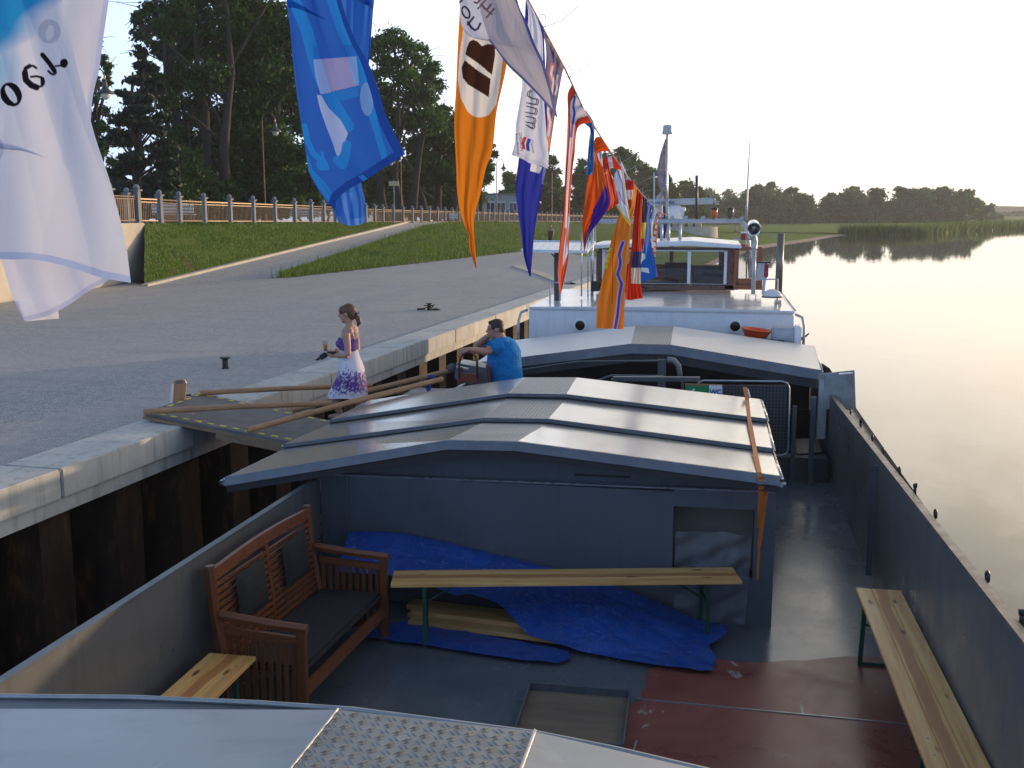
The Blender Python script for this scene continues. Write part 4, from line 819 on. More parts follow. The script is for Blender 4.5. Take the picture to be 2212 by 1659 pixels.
# ---- solar panel
so = thing('solar_panel', 'white framed solar panel on a post left of the wheelhouse', 'solar panel', PX(1203, 630, 18))
q = [atY(1128, 544, 17.6), atY(1266, 547, 17.6), atY(1284, 526, 18.6), atY(1152, 524, 18.6)]; m = MB(); m.prism([tuple(p) for p in q], (0, 0, .03)); pn = m.build('panel', pm('silvery_solar_cells', (.35, .40, .48), .12, .2, .1, 12), so)
m = MB()
for i in range(4): m.bar(tuple(q[i] + [0, 0, .02]), tuple(q[(i + 1) % 4] + [0, 0, .02]), .04, .045)
for i in range(1, 8): t = i / 8; m.bar(tuple(q[0] * (1 - t) + q[1] * t + [0, 0, .032]), tuple(q[3] * (1 - t) + q[2] * t + [0, 0, .032]), .008, .006)
m.build('panel_frame', M_white, so); m = MB(); m.tube([PX(1203, 652, 18), PX(1203, 546, 18)], .05, 8); m.build('post', M_dgrey, so); m = MB(); m.tube([PX(1191, 548, 18), PX(1203, 560, 18)], .012, 6); m.build('brace', M_dgrey, so)

# ---- wheelhouse
WY = 20.0; wh = MB(); x0, x1 = -2.17, .33; wz0, wz1 = 2.80, 3.64
def W(x, y_, Y=WY): return atY(x, y_, Y)
fr = [(1289, 541, 1304, 624), (1568, 541, 1586, 624), (1289, 613, 1586, 627), (1304, 533, 1586, 541)]
for xa, ya, xb, yb in fr: a, b = W(xa, ya), W(xb, yb); wh.box(((a[0] + b[0]) / 2, WY, (a[2] + b[2]) / 2), (abs(b[0] - a[0]), .08, abs(a[2] - b[2])))
wbx = wh.build('wheelhouse', M_mahog, barge)
m = MB(); m.box((x0 + .05, 21.2, 3.22), (.06, 2.4, .82)); m.box((x1 - .05, 21.9, 3.22), (.06, 1.0, .82)); m.box(((x0 + x1) / 2, 22.4, 2.98), (2.4, .06, .45)); m.build('side_panel', M_mahog, wbx)
m = MB(); 
for x in (-1.9, -.9, .1): m.box((x, 22.4, 3.4), (.08, .06, .5))
m.build('rear_mullion', M_mahog, wbx)
m = MB()
for (xa, ya, xb, yb) in ((1302, 541, 1306, 613), (1486, 541, 1491, 613), (1565, 541, 1569, 613), (1302, 539, 1569, 543), (1302, 610, 1569, 614)):
    a, b = W(xa, ya), W(xb, yb); m.box(((a[0] + b[0]) / 2, WY - .055, (a[2] + b[2]) / 2), (abs(b[0] - a[0]), .03, abs(a[2] - b[2])))
wf = m.build('window_frame', M_white, wbx)
a, b = W(1304, 541), W(1568, 613); m = MB(); m.box(((a[0] + b[0]) / 2, WY - .03, (a[2] + b[2]) / 2), (b[0] - a[0], .01, a[2] - b[2])); m.build('window_pane', M_glass, wf)
m = MB(); m.box((-.05, 20.5, 3.10), (.75, .3, .36)); m.box((-.75, 21.3, 3.05), (.45, .4, .5)); m.box((-1.3, 20.4, 2.93), (1.3, .5, .12)); m.build('console', pm('dark_brown_console', (.04, .035, .035), .5), wbx)
m = MB(); m.box((.17, 20.1, 3.4), (.12, .05, .28)); m.build('curtain', pm('dark_red_curtain', (.05, .012, .012), .8), wbx)
m = MB(); m.tube([W(1350, 616, 19.9), W(1362, 609, 19.9), W(1398, 624, 19.9)], .012, 6); m.build('wiper', M_black, wbx)
# roof with a slight ridge
q = [W(1267, 537, 19.75), W(1491, 531, 19.75), W(1602, 537, 19.75)]; m = MB()
m.prism([tuple(q[0]), tuple(q[1] + [0, 0, -.0]), tuple(q[2]), tuple(q[2] + [0, 0, .06]), tuple(q[1] + [0, 0, .09]), tuple(q[0] + [0, 0, .06])], (0, 3.0, 0)); m.build('wheelhouse_roof', M_white, wbx, bev=.012)
# open wooden door on the right
m = MB(); YD = 19.8
for xa, ya, xb, yb in ((1587, 535, 1594, 626), (1636, 535, 1646, 580), (1587, 533, 1646, 540), (1590, 601, 1646, 626), (1640, 600, 1646, 626)):
    a, b = W(xa, ya, YD), W(xb, yb, YD); m.box(((a[0] + b[0]) / 2, YD + .0015 * xa / 1600, (a[2] + b[2]) / 2), (abs(b[0] - a[0]), .05, abs(a[2] - b[2])))
dd = m.build('wheelhouse_door', M_varn, wbx); a, b = W(1594, 540, YD), W(1637, 601, YD); m = MB(); m.box(((a[0] + b[0]) / 2, YD, (a[2] + b[2]) / 2), (b[0] - a[0], .008, a[2] - b[2])); m.build('door_glass', M_glass, dd)
m = MB(); m.bar(PX(1590, 614, YD - .03), PX(1640, 614, YD - .03), .004, .01); m.build('door_groove', M_black, dd)
# equipment arch over the wheelhouse
ar = thing('equipment_arch', 'grey pipe arch over the wheelhouse carrying lamps and aerials', 'mast arch', PX(1450, 530, 21)); AY = 21.0
m = MB(); m.tube([PX(1282, 530, AY), PX(1282, 482, AY), PX(1292, 478, AY), PX(1594, 477, AY), PX(1605, 481, AY), PX(1612, 492, AY), PX(1616, 520, AY), PX(1622, 600, AY)], .045, 10)
for x in (1429, 1444, 1469): m.tube([PX(x, 480, AY), PX(x, 530, AY)], .03, 8)
m.build('arch_pipe', M_rail, ar, smooth=True)
def bracket(x, y_=472): 
    m = MB(); m.box(PX(x, y_, AY), (.07, .07, .05)); m.tube([PX(x - 3, y_ - 1, AY), PX(x + 5, y_ - 3, AY)], .03, 8); m.build('clamp', M_galv, ar)
for x in (1420, 1452, 1480, 1518, 1602): bracket(x)
for x, mt, nm in ((1543, 'amber_lens', 'amber'), (1578, 'smoke_lens', 'smoke')):
    m = MB(); m.lathe([(.05, -.02), (.058, .02), (.058, .13), (.05, .15)], PX(x, 468, AY), 14); m.build('signal_lamp', pm('amber_lens', (.55, .10, .01), .15) if nm == 'amber' else pm('smoke_lens', (.10, .07, .04), .15), ar, smooth=True)
    m = MB(); m.lathe([(.062, .13), (.062, .16), (.01, .18)], PX(x, 468, AY), 14); m.lathe([(.02, -.08), (.02, -.01)], PX(x, 468, AY), 8); m.build('lamp_cap', M_black, ar)
m = MB(); m.lathe([(.02, 0), (.03, .1), (.06, .13), (.06, .19), (.02, .2)], PX(1474, 470, AY), 12); m.build('gps_aerial', M_white, ar, smooth=True)
m = MB(); m.tube([PX(1441, 480, AY), PX(1440, 400, AY), PX(1441, 290, AY)], [.032, .028, .018], 8); ma = m.build('mast', M_steel, ar, smooth=True)
m = MB(); m.lathe([(.095, 0), (.10, .005), (.082, .16), (.06, .17)], PX(1441.5, 290, AY), 20); m.build('radio_aerial', pm('pale_grey_plastic', (.50, .53, .53), .4), ma, smooth=True)
m = MB(); m.tube([PX(1505, 474, AY), PX(1505, 379, AY)], .026, 8); m.build('rod_aerial', M_dgrey, ar, smooth=True)
m = MB(); m.tube([PX(1413, 474, AY), PX(1413, 372, AY)], .012, 6); m.build('rod_aerial', M_white, ar)
m = MB(); m.tube([PX(1612, 476, AY), PX(1613, 445, AY), PX(1620, 300, AY)], [.028, .02, .006], 8); m.build('whip_aerial', M_rail, ar, smooth=True)
ft_ = thing('pennant_on_mast', 'faded furled red white and blue flag hanging on the mast', 'flag', PX(1438, 340, 21.05)); m = MB()
for pts, mt in ((([(1438, 300, .01), (1433, 330, .05), (1428, 372, .09), (1432, 400, .08), (1438, 428, .03)]), 'x'),):
    m.tube([PX(x, y_, 21.05) for x, y_, _ in pts], [w for _, _, w in pts], 10)
m.build('cloth', pm('faded_flag_cloth', (.38, .27, .27), .8, 0, .5, 7), ft_, smooth=True); m = MB(); m.tube([PX(1433, 410, 21.15), PX(1425, 430, 22.2), PX(1422, 452, 22.3), PX(1430, 470, 22.3)], [.02, .08, .09, .03], 10); m.build('cloth', pm('grey_white_cloth', (.45, .42, .42), .8, 0, .3, 7), ft_, smooth=True)
st = thing('stern_flag', 'dark blue flag hanging behind the radar pedestal', 'flag', PX(1435, 500, 24)); m = MB(); V = []
for i in range(13):
    for j in range(9): u, v_ = j / 8, i / 12; p = atY(1424 + 16 * u + 3 * math.sin(v_ * 5), 446 + 76 * v_, 24 + .06 * math.sin(u * 9 + v_ * 4)); V.append(tuple(p))
m.add(V, [(i * 9 + j, i * 9 + j + 1, (i + 1) * 9 + j + 1, (i + 1) * 9 + j) for i in range(12) for j in range(8)]); m.build('cloth', pm('navy_cloth', (.02, .05, .25), .8), st, smooth=True)
m = MB(); m.tube([PX(1436, 528, 24.05), PX(1440, 440, 24.05)], .02, 6); m.build('staff', M_white, st)
# radar
ra = thing('ship_radar', 'pale radar scanner bar with maker lettering on a white pedestal', 'radar', PX(1455, 474, 21.6)); RY = 21.6
m = MB(); a, b = atY(1378, 438, RY), atY(1543, 434, RY); m.bar(tuple(a), tuple(b), .14, .125); sc = m.build('scanner', pm('pale_grey_plastic', (.50, .53, .53), .4), ra, bev=.03)
m = MB(); m.tube([PX(1544, 428, RY), PX(1545, 440, RY), PX(1552, 441, RY), PX(1553, 436, RY), PX(1547, 434, RY)], .014, 6); m.build('end_fitting', M_steel, sc)
V, Fs = textmesh('KELVIN HUGHES', 1, .015, 'RIGHT'); m = MB(); k = 10.5; m.add([PX(1457 + x * k * 1.02, 440.2 - y_ * k * .85 - (x * k) * .024, RY - .09) for x, y_, _ in V], Fs); m.build('lettering', pm('lettering_blue', (.015, .06, .20), .5), sc)
m = MB(); m.lathe([(.13, 0), (.17, .04), (.17, .22), (.12, .28), (.06, .30)], PX(1456, 476, RY), 20); m.build('pedestal', M_white, ra, smooth=True)
# searchlight
sl = thing('searchlight', 'chrome searchlight on a pole at the right of the wheelhouse', 'searchlight', PX(1627, 635, 17.5)); SY = 17.5
m = MB(); m.tube([PX(1627, 636, SY), PX(1629, 534, SY)], .034, 10); m.build('pole', M_rail, sl, smooth=True)
c = atY(1628, 492, SY); axm = Matrix.Rotation(R(-108), 3, 'X') ; axm = Vector((.05, -.95, -.25)).normalized().to_track_quat('Z', 'Y').to_matrix()
m = MB(); m.lathe([(.03, -.16), (.10, -.12), (.105, .06), (.112, .07), (.112, .09), (.10, .09), (.095, .06)], tuple(c), 24, axm); m.build('housing', pm('chrome', (.75, .75, .75), .10, 1, .02, 4, 0), sl, smooth=True)
m = MB(); m.lathe([(.095, .062), (.07, .03), (.001, .02)], tuple(c), 24, axm); m.build('reflector', pm('dark_mirror', (.25, .22, .22), .08, 1, .2, 9, .1, 9), sl, smooth=True)
m = MB(); m.tube([PX(1629, 536, SY), PX(1632, 520, SY), PX(1630, 506, SY)], [.05, .035, .02], 8); m.build('bracket', M_galv, sl)
# thick post, navigation lamp, dome, rail at the right edge of the cabin roof
m = MB(); p0, p1 = atY(1681, 640, 19.2), atY(1687, 504, 19.2); m.tube([tuple(p0), tuple(p1)], .062, 14); m.build('mooring_post', pm('brown_grey_pipe', (.22, .19, .16), .35, .6, .15, 4), barge, smooth=True)
m = MB(); c = atY(1668, 640, 18.2); m.lathe([(.16, 0), (.155, .03), (.12, .08), (.05, .115), (.01, .12)], tuple(c), 24); m.build('roof_dome', M_roofw, barge, smooth=True)
m = MB(); m.lathe([(.17, -.02), (.17, .0)], tuple(c), 24); m.build('dome_flange', M_mahog, barge)
nl = thing('navigation_lamp', 'grey boxed navigation lamp with red lens beside the wheelhouse door', 'lamp', PX(1650, 600, 18.8)); m = MB(); m.box(PX(1645, 585, 18.8), (.14, .16, .30)); m.build('housing', M_rail, nl, bev=.015); m = MB(); m.box(PX(1655, 584, 18.78), (.07, .17, .26)); m.build('lens', pm('red_lens', (.30, .01, .015), .15), nl, bev=.02); m = MB(); m.box(PX(1650, 566, 18.78), (.20, .18, .025)); m.build('visor', M_black, nl)
m = MB(); m.tube([PX(1632, 604, 18.2), PX(1680, 603, 18.2), PX(1679, 650, 18.2)], .014, 6); m.build('roof_railing', M_rail, barge)
m = MB(); m.tube([PX(1652, 600, 18.5), PX(1648, 636, 18.5)], .025, 6); m.build('lamp_bracket', M_rail, barge)
m = MB(); 
for x in (1612, 1618, 1634): m.tube([PX(x, 626, 20.5), PX(x + 1, 500, 20.5)], .014, 6)
m.tube([PX(1584, 516, 20.5), PX(1626, 517, 20.5)], .018, 6); m.build('halyard_pipes', M_steel, barge)
m = MB(); m.lathe([(.05, 0), (.05, .12)], PX(1606, 518, 20.4), 12); m.lathe([(.05, -.2), (.05, -.08)], PX(1606, 518, 20.4), 12); m.build('red_side_lamp', pm('red_lens', (.30, .01, .015), .15), barge)
m = MB(); m.lathe([(.056, .12), (.056, .15)], PX(1606, 518, 20.4), 12); m.build('side_lamp_cap', M_white, barge)
m = MB(); m.tube([PX(1722, 738, 17), PX(1738, 728, 17), PX(1748, 720, 17)], [.03, .02, .01], 6); m.tube([PX(1715, 712, 17), PX(1722, 738, 17)], .02, 6); m.build('anchor_fluke', M_rust, barge)
# orange tub and grey box behind the rear cover
tb = thing('plastic_tub', 'bright orange plastic tub in front of the white cabin', 'tub', PX(1632, 726, 16.35)); c = atY(1632, 727, 16.35); m = MB(); P = []
m.lathe([(.15, -.04), (.20, .07), (.225, .10), (.235, .10), (.235, .115), (.21, .115), (.19, .09), (.14, -.02)], tuple(c), 28, Matrix.Rotation(R(6), 3, 'Y')); m.build('tub_body', M_orpl, tb, smooth=True)
gb = thing('motor_box', 'pale metal equipment box right of the orange tub', 'box', PX(1690, 720, 16.3)); m = MB(); m.box(PX(1693, 722, 16.35), (.36, .3, .22)); m.build('box_body', M_galv, gb, bev=.03); m = MB(); m.box(PX(1722, 724, 16.3), (.10, .34, .30)); m.build('box_end', M_white, gb, bev=.02); m = MB(); m.box(PX(1672, 738, 16.2), (.28, .2, .06)); m.build('box_feet', M_black, gb)
m = MB(); m.tube([PX(1729, 726, 16.4), PX(1736, 735, 16.4), PX(1733, 746, 16.4)], .008, 6); m.build('cable', M_black, gb)
# white strip by the cover (end of strap tensioner)
m = MB(); m.tube([PX(1608, 838, 11.2), PX(1614, 842, 11.2), PX(1618, 858, 11.2)], .018, 6); m.build('pipe_stub', M_rail, barge)
# ================================================================== THINGS ON BOARD AND ON THE QUAY
def local(r, Bx):
    """axes helper: returns f(x,y,z) in world from a local frame (origin, x dir)"""
    o, ux = np.array(r, float), np.array(Bx, float); ux = ux / np.linalg.norm(ux); uy = np.array([-ux[1], ux[0], 0.])
    return lambda x, y_, z: tuple(o + ux * x + uy * y_ + np.array([0, 0, z]))
# folding beer benches: built once in local coordinates (length along x), then placed
def make_beer_bench(label, L_, Wd, H_):
    r = thing('beer_bench', label, 'bench', (0, 0, 0), 'pine and green steel folding benches'); n = 3; w = Wd / n
    m = MB()
    for i in range(n):
        y_ = (i - 1) * w; m.prism([(-L_ / 2 + .0, y_ - w / 2 + .0012, H_ - .027), (L_ / 2 - .0, y_ - w / 2 + .0012, H_ - .027), (L_ / 2 - .0, y_ + w / 2 - .0012, H_ - .027), (-L_ / 2 + .0, y_ + w / 2 - .0012, H_ - .027)], (0, 0, .027))
    seat = m.build('seat', M_bench, r, bev=.004)
    m = MB()
    for sx in (-1, 1):
        for dx in (.08, .26):
            for dy in (-.3, .3): m.lathe([(.008, 0), (.008, .0015), (.002, .002)], (sx * (L_ / 2 - dx - .08), dy * Wd, H_ + .0005), 8)
    m.build('bolt_heads', M_galv, seat)
    for sx in (-1, 1):
        x = sx * (L_ / 2 - .25); m = MB()
        for sy in (-1, 1): m.bar((x, sy * Wd * .40, H_ - .03), (x, sy * Wd * .44, 0.0), .03, .03, (1, 0, 0))
        m.bar((x, -Wd * .44, .015), (x, Wd * .44, .015), .025, .025); m.bar((x, -Wd * .4, H_ * .62), (x, Wd * .4, H_ * .62), .02, .02); m.bar((x - sx * .0, 0, H_ - .2), (x + -sx * .28, 0, H_ - .035), .015, .015)
        m.build('leg', M_green, r)
    return r
M_bench, N, L, B = newmat('varnished_pine_planks')
s_ = coords(N, L, (.55, 9, 4)); g = noise(N, L, s_, 1.8, 8, .66, .8); pl_ = N.new('ShaderNodeTexCoord'); sp = N.new('ShaderNodeSeparateXYZ'); L.new(pl_.outputs['Object'], sp.inputs[0])
ms = N.new('ShaderNodeMath'); ms.operation = 'ABSOLUTE'; L.new(sp.outputs[1], ms.inputs[0])
c = ramp(N, L, g, [(.25, (.44, .18, .055)), (.45, (.66, .36, .12)), (.7, (.80, .54, .22))])
heart = noise(N, L, coords(N, L, (.8, .8, .8)), .9, 3, .6); hm = N.new('ShaderNodeMath'); hm.operation = 'MULTIPLY_ADD'; L.new(heart, hm.inputs[0]); hm.inputs[1].default_value = .12; hm.inputs[2].default_value = -.055
ab = N.new('ShaderNodeMath'); ab.operation = 'ADD'; L.new(sp.outputs[1], ab.inputs[0]); L.new(hm.outputs[0], ab.inputs[1]); ab2 = N.new('ShaderNodeMath'); ab2.operation = 'ABSOLUTE'; L.new(ab.outputs[0], ab2.inputs[0])
c = mixrgb(N, L, ramp(N, L, ab2.outputs[0], [(.030, .8), (.042, 0)]), c, (.40, .15, .05))
vk = N.new('ShaderNodeTexVoronoi'); vk.inputs['Scale'].default_value = 1.0; L.new(coords(N, L, (2.1, 6.5, 1)), vk.inputs['Vector']); c = mixrgb(N, L, ramp(N, L, vk.outputs['Distance'], [(.07, 1), (.13, 0)]), c, (.16, .06, .025))
L.new(c, B.inputs['Base Color']); B.inputs['Roughness'].default_value = .33; bump(N, L, B, g, .08, .003)
b1 = make_beer_bench('long pine bench standing across the hold in front of the blue tarp', 2.66, .32, .50)
c4 = [atz(x, y_, 1.53) for x, y_ in ((848, 1229), (836, 1266), (1590, 1224), (1607, 1256))]
def place(o, p, ang): o.location = (p[0], p[1], ZF); o.rotation_euler = (0, 0, ang)
lm = (c4[0] + c4[1]) / 2; rm = (c4[2] + c4[3]) / 2; place(b1, (lm + rm) / 2, math.atan2(rm[1] - lm[1], rm[0] - lm[0]))
b2 = copy_tree(b1); tag(b2, 'pale pine bench along the right wall of the hold, running out of the picture', 'bench'); place(b2, (1.27, 6.60), R(90.5)); 
b3 = copy_tree(b1); tag(b3, 'pine bench end at the left wall, beside the arm of the wooden sofa', 'bench'); place(b3, (-2.92, 4.60), R(90.3))

# teak garden sofa: local x along its length (towards the stern), y towards the left wall
O = np.array([-2.50, 6.02, ZF]); ux = np.array([.055, 1.0, 0]); T_ = local(O, ux); LB = 1.46; DB = .58
tk = thing('garden_sofa', 'brown slatted wooden sofa with dark seat cushion against the left wall', 'sofa', tuple(O))
def bb(nm, a, b, w, h, up=(0, 0, 1), mt=M_teak, par=tk): m = MB(); m.bar(T_(*a), T_(*b), w, h, up); return m.build(nm, mt, par, bev=.004)
SH, AH = .34, .655
for x in (0, LB): bb('front_leg', (x, 0, 0), (x, 0, AH), .06, .05, (0, 1, 0), M_teaky)
for x in (0, LB):
    m = MB(); m.tube([T_(x, DB - .06, 0), T_(x, DB - .04, .35), T_(x, DB + .02, .72), T_(x, DB + .04, 1.03)], .034, 6); m.build('rear_post', M_teaky, tk, smooth=False)
bb('front_rail', (0, 0, .24), (LB, 0, .24), .035, .09); bb('rear_rail', (0, DB - .05, .24), (LB, DB - .05, .24), .035, .08)
for x in (0, LB):
    m = MB(); m.tube([T_(x, -.04, AH + .01), T_(x, .2, AH + .02), T_(x, DB - .02, AH + .05)], .033, 6); m.build('armrest', M_teak, tk)
    bb('arm_rail', (x, .02, .12), (x, DB - .07, .12), .03, .06); m = MB(); bb('arm_rail', (x, .02, AH - .07), (x, DB - .05, AH - .05), .03, .05)
    for k in range(9): f = .055 + k * .055; m.bar(T_(x, f, .14), T_(x, f, AH - .06), .030, .014, (0, 1, 0))
    m.build('arm_slats', M_teaky, tk)
m = MB()
for x0_, x1_ in ((.06, LB / 2 - .03), (LB / 2 + .03, LB - .06)):
    for k in range(13):
        z = .34 + k * .046; y_ = DB - .035 + (z - .35) * .10; m.bar(T_(x0_ - .04, y_, z), T_(x1_ + .04, y_, z), .016, .026)
m.build('back_slats', M_teak, tk)
bb('back_mullion', (LB / 2, DB - .035, .30), (LB / 2, DB + .03, .96), .05, .03, (1, 0, 0), M_teaky)
m = MB()
for k in range(10): a, b = k / 10, (k + 1) / 10; za, zb = .965 + .03 * math.sin(math.pi * a), .965 + .03 * math.sin(math.pi * b); m.bar(T_(LB * a, DB + .028, za), T_(LB * b, DB + .028, zb), .03, .085)
m.build('top_rail', M_teak, tk)
m = MB(); m.prism([T_(.03, .0, SH), T_(LB - .03, .0, SH), T_(LB - .03, DB - .06, SH - .01), T_(.03, DB - .06, SH - .01)], (0, 0, .055)); sc_ = m.build('seat_cushion', M_cush, tk, bev=.02)
for i, (xa, lb) in enumerate(((.20, 'dark headrest pillow on the near half of the sofa back'), (.88, 'dark headrest pillow on the far half of the sofa back'))):
    pl = thing('pillow', lb, 'pillow', T_(xa + .15, DB - .05, .6), 'dark pillows strapped to the sofa back'); m = MB(); w_, h_ = .40, .32
    V = []; nu, nv = 8, 8
    for s in (-1, 1):
        for i2 in range(nv + 1):
            for j in range(nu + 1):
                u, v_ = j / nu, i2 / nv; bul = .045 * (math.sin(math.pi * u) * math.sin(math.pi * v_)) ** .35; z = .58 + (v_) * h_; y_ = DB - .06 + (z - .35) * .10 - .02 + s * bul; V.append(T_(xa + u * w_, y_, z))
    n0 = (nu + 1) * (nv + 1); Fs = [(i2 * 9 + j, i2 * 9 + j + 1, (i2 + 1) * 9 + j + 1, (i2 + 1) * 9 + j) for i2 in range(8) for j in range(8)]; m.add(V, Fs + [tuple(n0 + q for q in f[::-1]) for f in Fs]); m.build('cushion', M_cush, pl, smooth=True)

# blue tarp over planks between bench and bulkhead
M_tarp, N, L, B = newmat('blue_tarpaulin')
v = coords(N, L, (1, 1, 1)); n1 = noise(N, L, v, 3.5, 8, .7, .6); n2 = noise(N, L, v, 26, 3, .6); n3 = noise(N, L, coords(N, L, (1.2, 3, 1)), 2.2, 6, .7, 1.2)
c = ramp(N, L, n1, [(.3, (.006, .045, .25)), (.7, (.014, .09, .42))]); c = mixrgb(N, L, ramp(N, L, n2, [(.63, 0), (.68, .5)]), c, (.25, .35, .55)); L.new(c, B.inputs['Base Color'])
B.inputs['Roughness'].default_value = .30; ad = N.new('ShaderNodeMath'); ad.operation = 'ADD'; L.new(n1, ad.inputs[0]); L.new(n3, ad.inputs[1])
vt = N.new('ShaderNodeTexVoronoi'); vt.feature = 'DISTANCE_TO_EDGE'; vt.inputs['Scale'].default_value = 5.5; wn_ = noise(N, L, v, 2.5, 3, .6); wm = N.new('ShaderNodeMix'); wm.data_type = 'VECTOR'; wm.inputs[0].default_value = .25; L.new(v, wm.inputs[4]); L.new(N['Noise Texture'].outputs[1], wm.inputs[5]); L.new(wm.outputs[1], vt.inputs['Vector'])
cre = ramp(N, L, vt.outputs['Distance'], [(.0, 1), (.10, .25), (.3, 0)]); a3 = N.new('ShaderNodeMath'); a3.operation = 'MULTIPLY_ADD'; L.new(cre, a3.inputs[0]); a3.inputs[1].default_value = .55; L.new(ad.outputs[0], a3.inputs[2]); bump(N, L, B, a3.outputs[0], .7, .022)
def sheet(name, outline, hfun, mat, parent=None, n=90, z0=ZF, wr=.012, seed=3):
    """crumpled sheet over floor region (outline world xy), height by hfun"""
    from mathutils.geometry import delaunay_2d_cdt
    r_ = np.random.default_rng(seed); O_ = np.array([p[:2] for p in outline]); mn, mx_ = O_.min(0), O_.max(0)
    def inside(P):
        x, y_ = P[:, 0], P[:, 1]; c = np.zeros(len(P), bool); j = len(O_) - 1
        for i in range(len(O_)):
            xi, yi, xj, yj = *O_[i], *O_[j]; c ^= ((yi > y_) != (yj > y_)) & (x < (xj - xi) * (y_ - yi) / (yj - yi + 1e-12) + xi); j = i
        return c
    st_ = (mx_ - mn).max() / n; gx, gy = np.meshgrid(np.arange(mn[0], mx_[0], st_), np.arange(mn[1], mx_[1], st_)); G = np.stack([gx.ravel(), gy.ravel()], 1) + r_.uniform(-.25, .25, (gx.size, 2)) * st_; G = G[inside(G)]
    E_ = []
    for i in range(len(O_)):
        a, b = O_[i], O_[(i + 1) % len(O_)]; k = max(1, int(np.linalg.norm(b - a) / st_)); E_ += [a + (b - a) * t / k for t in range(k)]
    ne = len(E_); pts = [Vector(p) for p in E_] + [Vector(p) for p in G]; ed = [(i, (i + 1) % ne) for i in range(ne)]
    vs, _, fs, *_ = delaunay_2d_cdt(pts, ed, [], 1, 1e-5)
    ph = r_.uniform(0, 6, 10); m = MB(); V = []
    for p in vs:
        x, y_ = p; w = sum(abs(math.sin((x * math.cos(ph[k]) + y_ * math.sin(ph[k])) * (6 + 3.1 * k) + ph[k] * 3 + 1.3 * math.sin(x * 4 + k))) / (1 + .5 * k) for k in range(7))
        V.append((x, y_, z0 + hfun(x, y_) + wr * w))
    m.add(V, [tuple(f) for f in fs]); return m.build(name, mat, parent, smooth=True)
# planks under the tarp
pk = thing('plank_pile', 'stack of light planks partly showing under the blue tarp', 'planks', (-1.6, 7.8, ZF))
for i, (xa, ya, xb, yb, z) in enumerate([(-2.30, 7.80, -.9, 7.62, .05), (-2.35, 7.95, -.7, 7.80, .05), (-2.3, 7.90, -.9, 7.74, .09), (-2.4, 8.1, -.9, 7.9, .06)]):
    m = MB(); m.bar((xa, ya, ZF + z), (xb, yb, ZF + z), .15, .04); m.build('plank', M_pine, pk, bev=.003)
tp_ = thing('blue_tarp', 'crumpled blue tarpaulin spread over planks behind the long bench', 'tarp', (-1.2, 7.9, ZF))
O1 = [(-2.95, 8.22), (-2.92, 7.9), (-2.3, 7.95), (-1.75, 7.97), (-1.45, 7.80), (-1.1, 7.62), (-.75, 7.42), (-.35, 7.27), (.02, 7.12)]
def zpt(x, y_, dz=.02): p = atz(x, y_, ZF + dz); return (p[0], p[1])
Up = [(-2.95, 8.24), (-2.95, 7.85), (-2.25, 7.86), (-1.95, 7.78)] + [zpt(1010, 1322, .14), zpt(1075, 1350, .06), zpt(1140, 1385, .05), zpt(1250, 1412), zpt(1400, 1438), zpt(1480, 1450), zpt(1540, 1453), zpt(1546, 1425), zpt(1530, 1405), zpt(1572, 1380), zpt(1555, 1362), (.32, 8.0), (.05, 8.1), (-.5, 8.2), (-1.1, 8.26), (-2.0, 8.27)]
def hf(x, y_):
    a = max(0, min(1, (y_ - 7.45) / .75)); b = max(0, min(1, (-.1 - x) / 2.4)); return .02 + .52 * (a ** .8) * (b ** .75) + .05 * a
sheet('tarp_top', Up, hf, M_tarp, tp_, 130, ZF, .009, 4)
Lo = [(-2.75, 7.45), zpt(860, 1388), zpt(950, 1400), zpt(1040, 1416), zpt(1120, 1428), zpt(1205, 1434), zpt(1232, 1426), zpt(1228, 1408), zpt(1150, 1388, .05), zpt(1050, 1368, .05), zpt(950, 1350, .06), zpt(880, 1335, .06), (-2.4, 7.72)]
sheet('tarp_fold', Lo, lambda x, y_: .015 + .03 * max(0, (y_ - 7.4)), M_tarp, tp_, 60, ZF, .007, 9)
# clear plastic hanging from the niche
M_plast, N, L, B = newmat('clear_plastic_film'); B.inputs['Base Color'].default_value = (.25, .28, .32, 1); B.inputs['Roughness'].default_value = .12; B.inputs['Alpha'].default_value = .42; B.inputs['Specular IOR Level'].default_value = .9
bump(N, L, B, noise(N, L, coords(N, L, (3, 3, 1.2)), 5, 6, .7, 1.0), .8, .03)
ps = thing('plastic_sheet', 'crumpled clear plastic sheet hanging from the bulkhead opening', 'plastic sheet', (.05, BY, 1.4)); m = MB(); V = []; nu, nv = 26, 40
for i in range(nv + 1):
    for j in range(nu + 1):
        u, v_ = j / nu, i / nv; z = 1.77 - v_ * .70; x = -.25 + u * (.60 - .0 * v_) + (.05 * v_ * math.sin(u * 4)); y_ = BY + .04 - (.06 if z < 1.45 else 0) - .05 * v_ - .022 * math.sin(u * 17 + v_ * 5) - .018 * math.sin(v_ * 23 + u * 9); V.append((x, y_, z))
m.add(V, [(i * (nu + 1) + j, i * (nu + 1) + j + 1, (i + 1) * (nu + 1) + j + 1, (i + 1) * (nu + 1) + j) for i in range(nv) for j in range(nu)]); m.build('film', M_plast, ps, smooth=True)
